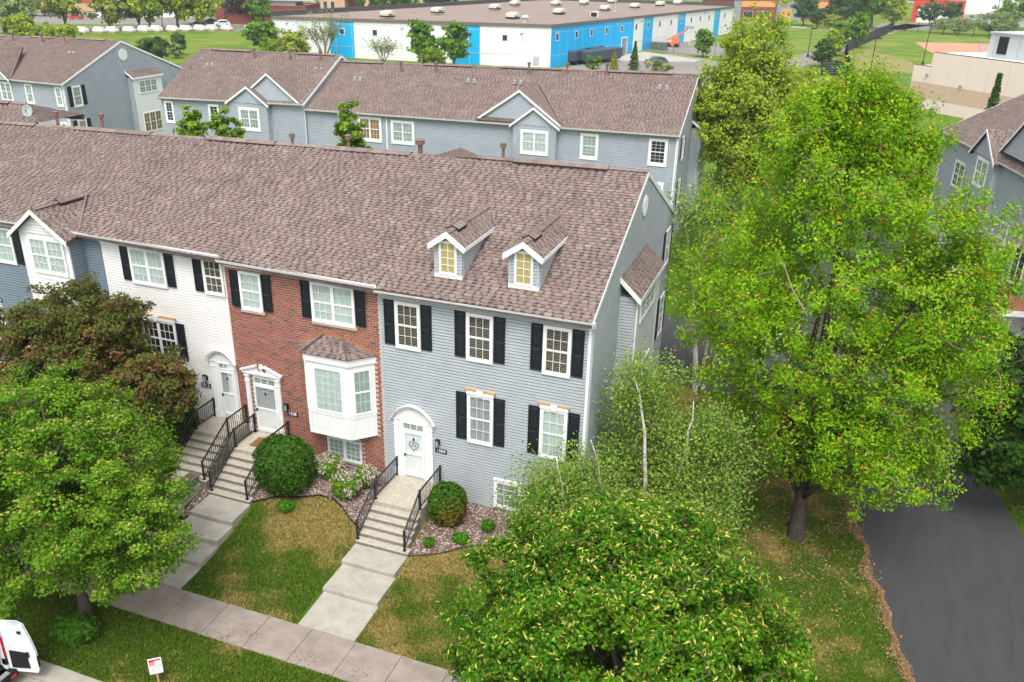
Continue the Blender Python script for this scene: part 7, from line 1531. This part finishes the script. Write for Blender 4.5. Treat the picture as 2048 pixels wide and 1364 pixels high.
# nearly bare spreading trees in front of the warehouse wall
def bare(x, y, h, w_, label, seed, nl, stems=5):
    g = np.random.default_rng(seed); th = thing('bare_tree', label, 'tree', (x, y, 0)); tw = MB(); tips = []
    for k in range(stems):
        a = 6.28*k/stems+g.uniform(-.3, .3); e = Vector((x+w_*math.cos(a)*.55, y+w_*.3*math.sin(a), h*g.uniform(.55, .7))); b = MB(); m1 = lerp(Vector((x, y, 0)), e, .5)+Vector(g.normal(size=3)*.2); b.tube([(x, y, -.1), tuple(m1), tuple(e)], [.16, .11, .06], 6); b.build('limb', M_twig, th)
        for j in range(16):
            s_ = lerp(m1, e, g.uniform(0, 1)); q = s_+Vector((g.normal()*w_*.28+.25*w_*math.cos(a), g.normal()*w_*.18, abs(g.normal())*h*.17+h*.12)); tw.tube([s_, lerp(s_, q, .5)+Vector(g.normal(size=3)*.15), q], [.05, .035, .015], 3); tips += [lerp(s_, q, t) for t in (.5, .75, 1)]
    tw.build('twigs', M_twig, th, kind='stuff'); T = np.array([tuple(t) for t in tips]); k = g.integers(0, len(T), nl); P = T[k]+g.normal(size=(nl, 3))*.38; nr = g.normal(size=(nl, 3))+np.array([0, -.4, .6]); nr /= np.linalg.norm(nr, axis=1, keepdims=True); pl = np.array([(.26, .30, .12), (.2, .26, .08), (.3, .32, .16)])
    quadmesh('crown', leaf_quads(P, nr, .3, g, 2), M_leaf, pl[g.choice(3, nl)], None, th)
bare(-96.5, 139.5, 9.6, 6.0, 'nearly bare spreading tree in front of the left blue warehouse band', 311, 1500, 6); bare(-82.5, 139, 5.4, 3.4, 'small nearly bare tree in front of the white warehouse wall', 312, 600, 4)
# distant woods on the horizon side
g = np.random.default_rng(5); n = 700; X = g.uniform(-700, 700, n); Y = g.uniform(560, 1100, n); ok = ~((np.abs(X) < 210) & (Y < 660)); X, Y = X[ok], Y[ok]; n = len(X); cl = np.repeat(np.arange(n), 60); N = len(cl); hh = g.uniform(7, 15, n)
off = g.normal(size=(N, 3)); off /= np.linalg.norm(off, axis=1, keepdims=True); Q = np.stack([X[cl], Y[cl], hh[cl]*.55], 1)+off*np.stack([hh*.5, hh*.5, hh*.5], 1)[cl]*g.uniform(.6, 1, (N, 1)); nr = off+np.array([0, 0, .5]); nr /= np.linalg.norm(nr, axis=1, keepdims=True); pl = np.array(GRN+DRK)
quadmesh('distant_woods', leaf_quads(Q, nr, 2.2, g, 1.2), M_leaf, pl[g.choice(len(pl), n)][cl]*g.uniform(.8, 1.2, (N, 1)), 'stuff')
# ------------------------------------------------------------------ beds, stones, litter, grass
def bed(name, label, xs, edge):
    xs_ = np.array(xs); V = []
    for i in range(len(xs_)-1):
        for j in range(8):
            q = []
            for (xx, ee, jj) in ((xs_[i], edge[i], j), (xs_[i+1], edge[i+1], j), (xs_[i+1], edge[i+1], j+1), (xs_[i], edge[i], j+1)):
                y = ee+(-.02-ee)*jj/8; q.append((xx, y, hz(xx, y)+.035))
            V.append(q)
    o = quadmesh(name, np.array(V), M_bed, None, 'structure'); e = MB()
    pts = [(x, y, hz(x, y)+.04) for x, y in zip(xs, edge)]; e.tube(pts, [.035]*len(pts), 5); t = tag(e.build('bed_edging', M_black), label, 'edging'); return xs_, np.array(edge)
bedA = bed('stone_bed', 'black plastic edging curving along the stone bed right of the grey house steps', [-5.5, -5.0, -4.4, -3.9, -3.3, -2.6, -1.8, -1.0, 0, 1.2, 2.4], [-3.45, -3.25, -2.95, -2.55, -2.15, -1.9, -1.75, -1.7, -1.75, -1.6, -1.2])
bedB = bed('stone_bed', 'black plastic edging curving along the stone bed between the two stairs', [-12.4, -11.9, -11.3, -10.6, -10.0, -9.4, -8.9, -8.4, -8.0, -7.65], [-3.1, -2.75, -2.45, -2.3, -2.0, -1.95, -2.15, -2.5, -2.7, -2.9])
bedC = bed('stone_bed', 'black plastic edging of the narrow stone strip left of the white house steps', [-24, -22, -20, -18, -16.3], [-3.4, -3.5, -3.5, -3.2, -3.2]); bedD = bed('stone_bed', 'black plastic edging of the stone strip between the two stairs', [-14.62, -14.45, -14.28], [-4.6, -4.5, -4.4])
g = np.random.default_rng(9)
def stones(n, bd, size, name, extra=None):
    xs_, ed = bd; x = g.uniform(xs_[0], xs_[-1], n); e = np.interp(x, xs_, ed); y = e+g.random(n)*(-.05-e); z = H(x, y)+.045
    c = np.stack([x, y, z], 1); s_ = size*g.uniform(.5, 1.4, (n, 1)); o6 = np.array([[1, 0, 0], [0, 1, 0], [-1, 0, 0], [0, -1, 0], [0, 0, .6], [0, 0, -.6]], float)
    a = g.uniform(0, 6.28, n); R3 = np.zeros((n, 3, 3)); R3[:, 0, 0] = np.cos(a); R3[:, 0, 1] = -np.sin(a); R3[:, 1, 0] = np.sin(a); R3[:, 1, 1] = np.cos(a); R3[:, 2, 2] = 1
    sc = g.uniform(.6, 1.3, (n, 1, 3)); v = np.einsum('nij,nkj->nki', R3, o6[None]*sc)*s_[:, None]+c[:, None]
    T = [(0, 1, 4), (1, 2, 4), (2, 3, 4), (3, 0, 4)]; V = np.concatenate([v[:, t] for t in T]); pl = np.array([(.24, .165, .135), (.18, .11, .09), (.32, .26, .22), (.14, .105, .10), (.42, .37, .32), (.21, .12, .085), (.09, .07, .07)]); C_ = pl[g.choice(7, n)]*g.uniform(.8, 1.2, (n, 1)); quadmesh(name, V, M_stone, np.tile(C_, (4, 1)), 'stuff', nv=3)
stones(9000, bedA, .040, 'stone_mulch'); stones(7500, bedB, .040, 'stone_mulch'); stones(5000, bedC, .040, 'stone_mulch'); stones(700, bedD, .040, 'stone_mulch')
def edgeN(x): return np.interp(x, [-24, -16.3, -16.29, -14.66, -14.65, -14.25, -12.4, -11.9, -11.3, -10.6, -10, -9.4, -8.9, -8.4, -8, -7.6, -5.5, -5, -4.4, -3.9, -3.3, -2.6, -1.8, 0, 2.4, 2.41, 9], [-3.4, -3.2, -7.5, -7.5, -4.5, -7.5, -3.1, -2.75, -2.45, -2.3, -2, -1.95, -2.15, -2.5, -2.7, -2.9, -3.45, -3.25, -2.95, -2.55, -2.15, -1.9, -1.75, -1.7, -1.2, 14, 14])
def drive_edge(y): return np.interp(y, [-12.2, -5.5, -1.6, 2.31, 6, 8.6, 12, 14], [12.6, 12.1, 11.25, 10.45, 9.75, 9.4, 8.8, 7.3])
def blades(n, x0, x1, y0, y1, cond, name, s_=.075):
    x = g.uniform(x0, x1, n); y = g.uniform(y0, y1, n); ok = cond(x, y); x, y = x[ok], y[ok]; m = len(x); z = H(x, y)
    # brown and green patches of the turf
    wgt = np.clip(dry(x, y)+g.normal(size=m)*.28, 0, 1)
    gcol = np.array([(.042, .105, .004), (.068, .15, .007), (.095, .175, .012)])[g.integers(0, 3, m)]; bcol = np.array([(.36, .26, .09), (.44, .33, .13), (.25, .20, .055)])[g.integers(0, 3, m)]; C_ = gcol*(1-wgt[:, None])+bcol*wgt[:, None]; C_ *= g.uniform(.8, 1.2, (m, 1))
    a = g.uniform(0, 6.28, m); h = s_*g.uniform(.6, 1.3, m); w_ = s_*.32; d1 = np.stack([np.cos(a)*w_, np.sin(a)*w_, np.zeros(m)], 1); tip = np.stack([g.normal(size=m)*s_*.6, g.normal(size=m)*s_*.6, h], 1); b0 = np.stack([x, y, z-.005], 1)
    quadmesh(name, np.stack([b0-d1, b0+d1, b0+tip], 1), M_leaf, C_, 'stuff', nv=3)
inwalk = lambda x: ((x > -7.62) & (x < -5.35)) | ((x > -16.3) & (x < -12.2))
blades(110000, -17, 2.4, -7.48, -1, lambda x, y: (y < edgeN(x)-.02) & ~inwalk(x), 'front_lawn_grass')
blades(75000, -17, 12, -11.74, -9.07, lambda x, y: x < 12, 'kerb_strip_grass')
blades(130000, 2.3, 12.6, -7.48, 14, lambda x, y: (x < drive_edge(y)-.1) & ((x > 2.4) | (y < -1.3)), 'side_lawn_grass')
blades(14000, 15.4, 20, 4, 11, lambda x, y: x > 16.9-.2*(y-3)-.0, 'corner_lawn_grass')
blades(12000, 0.4, 9, 13, 15.4, lambda x, y: y < 14.9, 'alley_lawn_grass')
# tan leaf litter drifted along the driveway edge and under the maple
n = 12000; y = g.uniform(-9, 8.4, n); x = drive_edge(y)-np.abs(g.normal(size=n))*(.09+.10*np.sin(y*.9)**2+.07*np.sin(y*2.7+1))+.06+.08*np.sin(y*1.9)+.05*np.sin(y*5.3); k = n//4; x[:k] = 7.6+g.normal(size=k)*1.9; y[:k] = 3.4+g.normal(size=k)*2.3; k2 = k//2; x[:k2] = g.uniform(3, 11, k2); y[:k2] = g.uniform(-7, 12, k2); x = np.minimum(x, drive_edge(y)+.35*g.random(n)**3)
P = np.stack([x, y, H(x, y)+.04+g.random(n)*.02], 1); nr = g.normal(size=(n, 3))*.4+np.array([0, 0, 1]); nr /= np.linalg.norm(nr, axis=1, keepdims=True); pl = np.array([(.36, .235, .115), (.28, .165, .08), (.44, .31, .17), (.20, .11, .06)])
quadmesh('leaf_litter', leaf_quads(P, nr, .075, g, 1.8), M_leaf, pl[g.choice(4, n)]*g.uniform(.8, 1.2, (n, 1)), 'stuff')
# red bud scales and grit fallen on the sidewalk
n = 260; c = np.array([(-9.2, -8.9), (-6.4, -8.75), (-8.6, -8.4), (-4.6, -8.6), (-10.4, -8.8)])[g.integers(0, 5, n)]; P = np.concatenate([c+g.normal(size=(n, 2))*np.array([.35, .14]), np.full((n, 1), .034)], 1); P = P[(P[:, 1] > -9.04) & (P[:, 1] < -7.55)]; n = len(P); nr = np.tile([0, 0, 1.], (n, 1))+g.normal(size=(n, 3))*.15
quadmesh('fallen_buds', leaf_quads(P, nr, .035, g, 2.2), M_leaf, np.array([(.28, .07, .06), (.16, .09, .06)])[g.integers(0, 2, n)], 'stuff')

# cracks and sealed seams in the driveway
cr = MB(); g = np.random.default_rng(77)
for (x, y, a, L) in ((11.5, -3.5, .15, 5.5), (12.6, 3.0, -.1, 4.2), (14.5, -1.0, 1.35, 6.0), (10.6, 8.2, .05, 4.6), (2.6, 17.6, .04, 8.5), (13.6, -8.0, .2, 5.0)):
    p = np.array([x, y]); 
    for k in range(int(L/.3)):
        a2 = a+g.normal()*.35; q = p+.3*np.array([math.cos(a2), math.sin(a2)]); nrm = np.array([-math.sin(a2), math.cos(a2)])*g.uniform(.003, .006)
        cr.face([(p[0]-nrm[0], p[1]-nrm[1], .036), (q[0]-nrm[0], q[1]-nrm[1], .036), (q[0]+nrm[0], q[1]+nrm[1], .036), (p[0]+nrm[0], p[1]+nrm[1], .036)]); p = q
cr.build('driveway_cracks', M_black, kind='structure')

# ------------------------------------------------------------------ thin summer haze
hz_b = MB(); hz_b.box(-950, 950, -310, 1900, -1.3, 30)
hm = bpy.data.materials.new('haze'); hm.use_nodes = True; hn = hm.node_tree.nodes; hn.remove(hn['Principled BSDF'])
pv = hn.new('ShaderNodeVolumePrincipled'); pv.inputs['Color'].default_value = (.90, .94, 1, 1); pv.inputs['Density'].default_value = .00022; pv.inputs['Anisotropy'].default_value = .2
hm.node_tree.links.new(pv.outputs[0], hn['Material Output'].inputs['Volume'])
hz_b.build('haze', hm, kind='stuff')
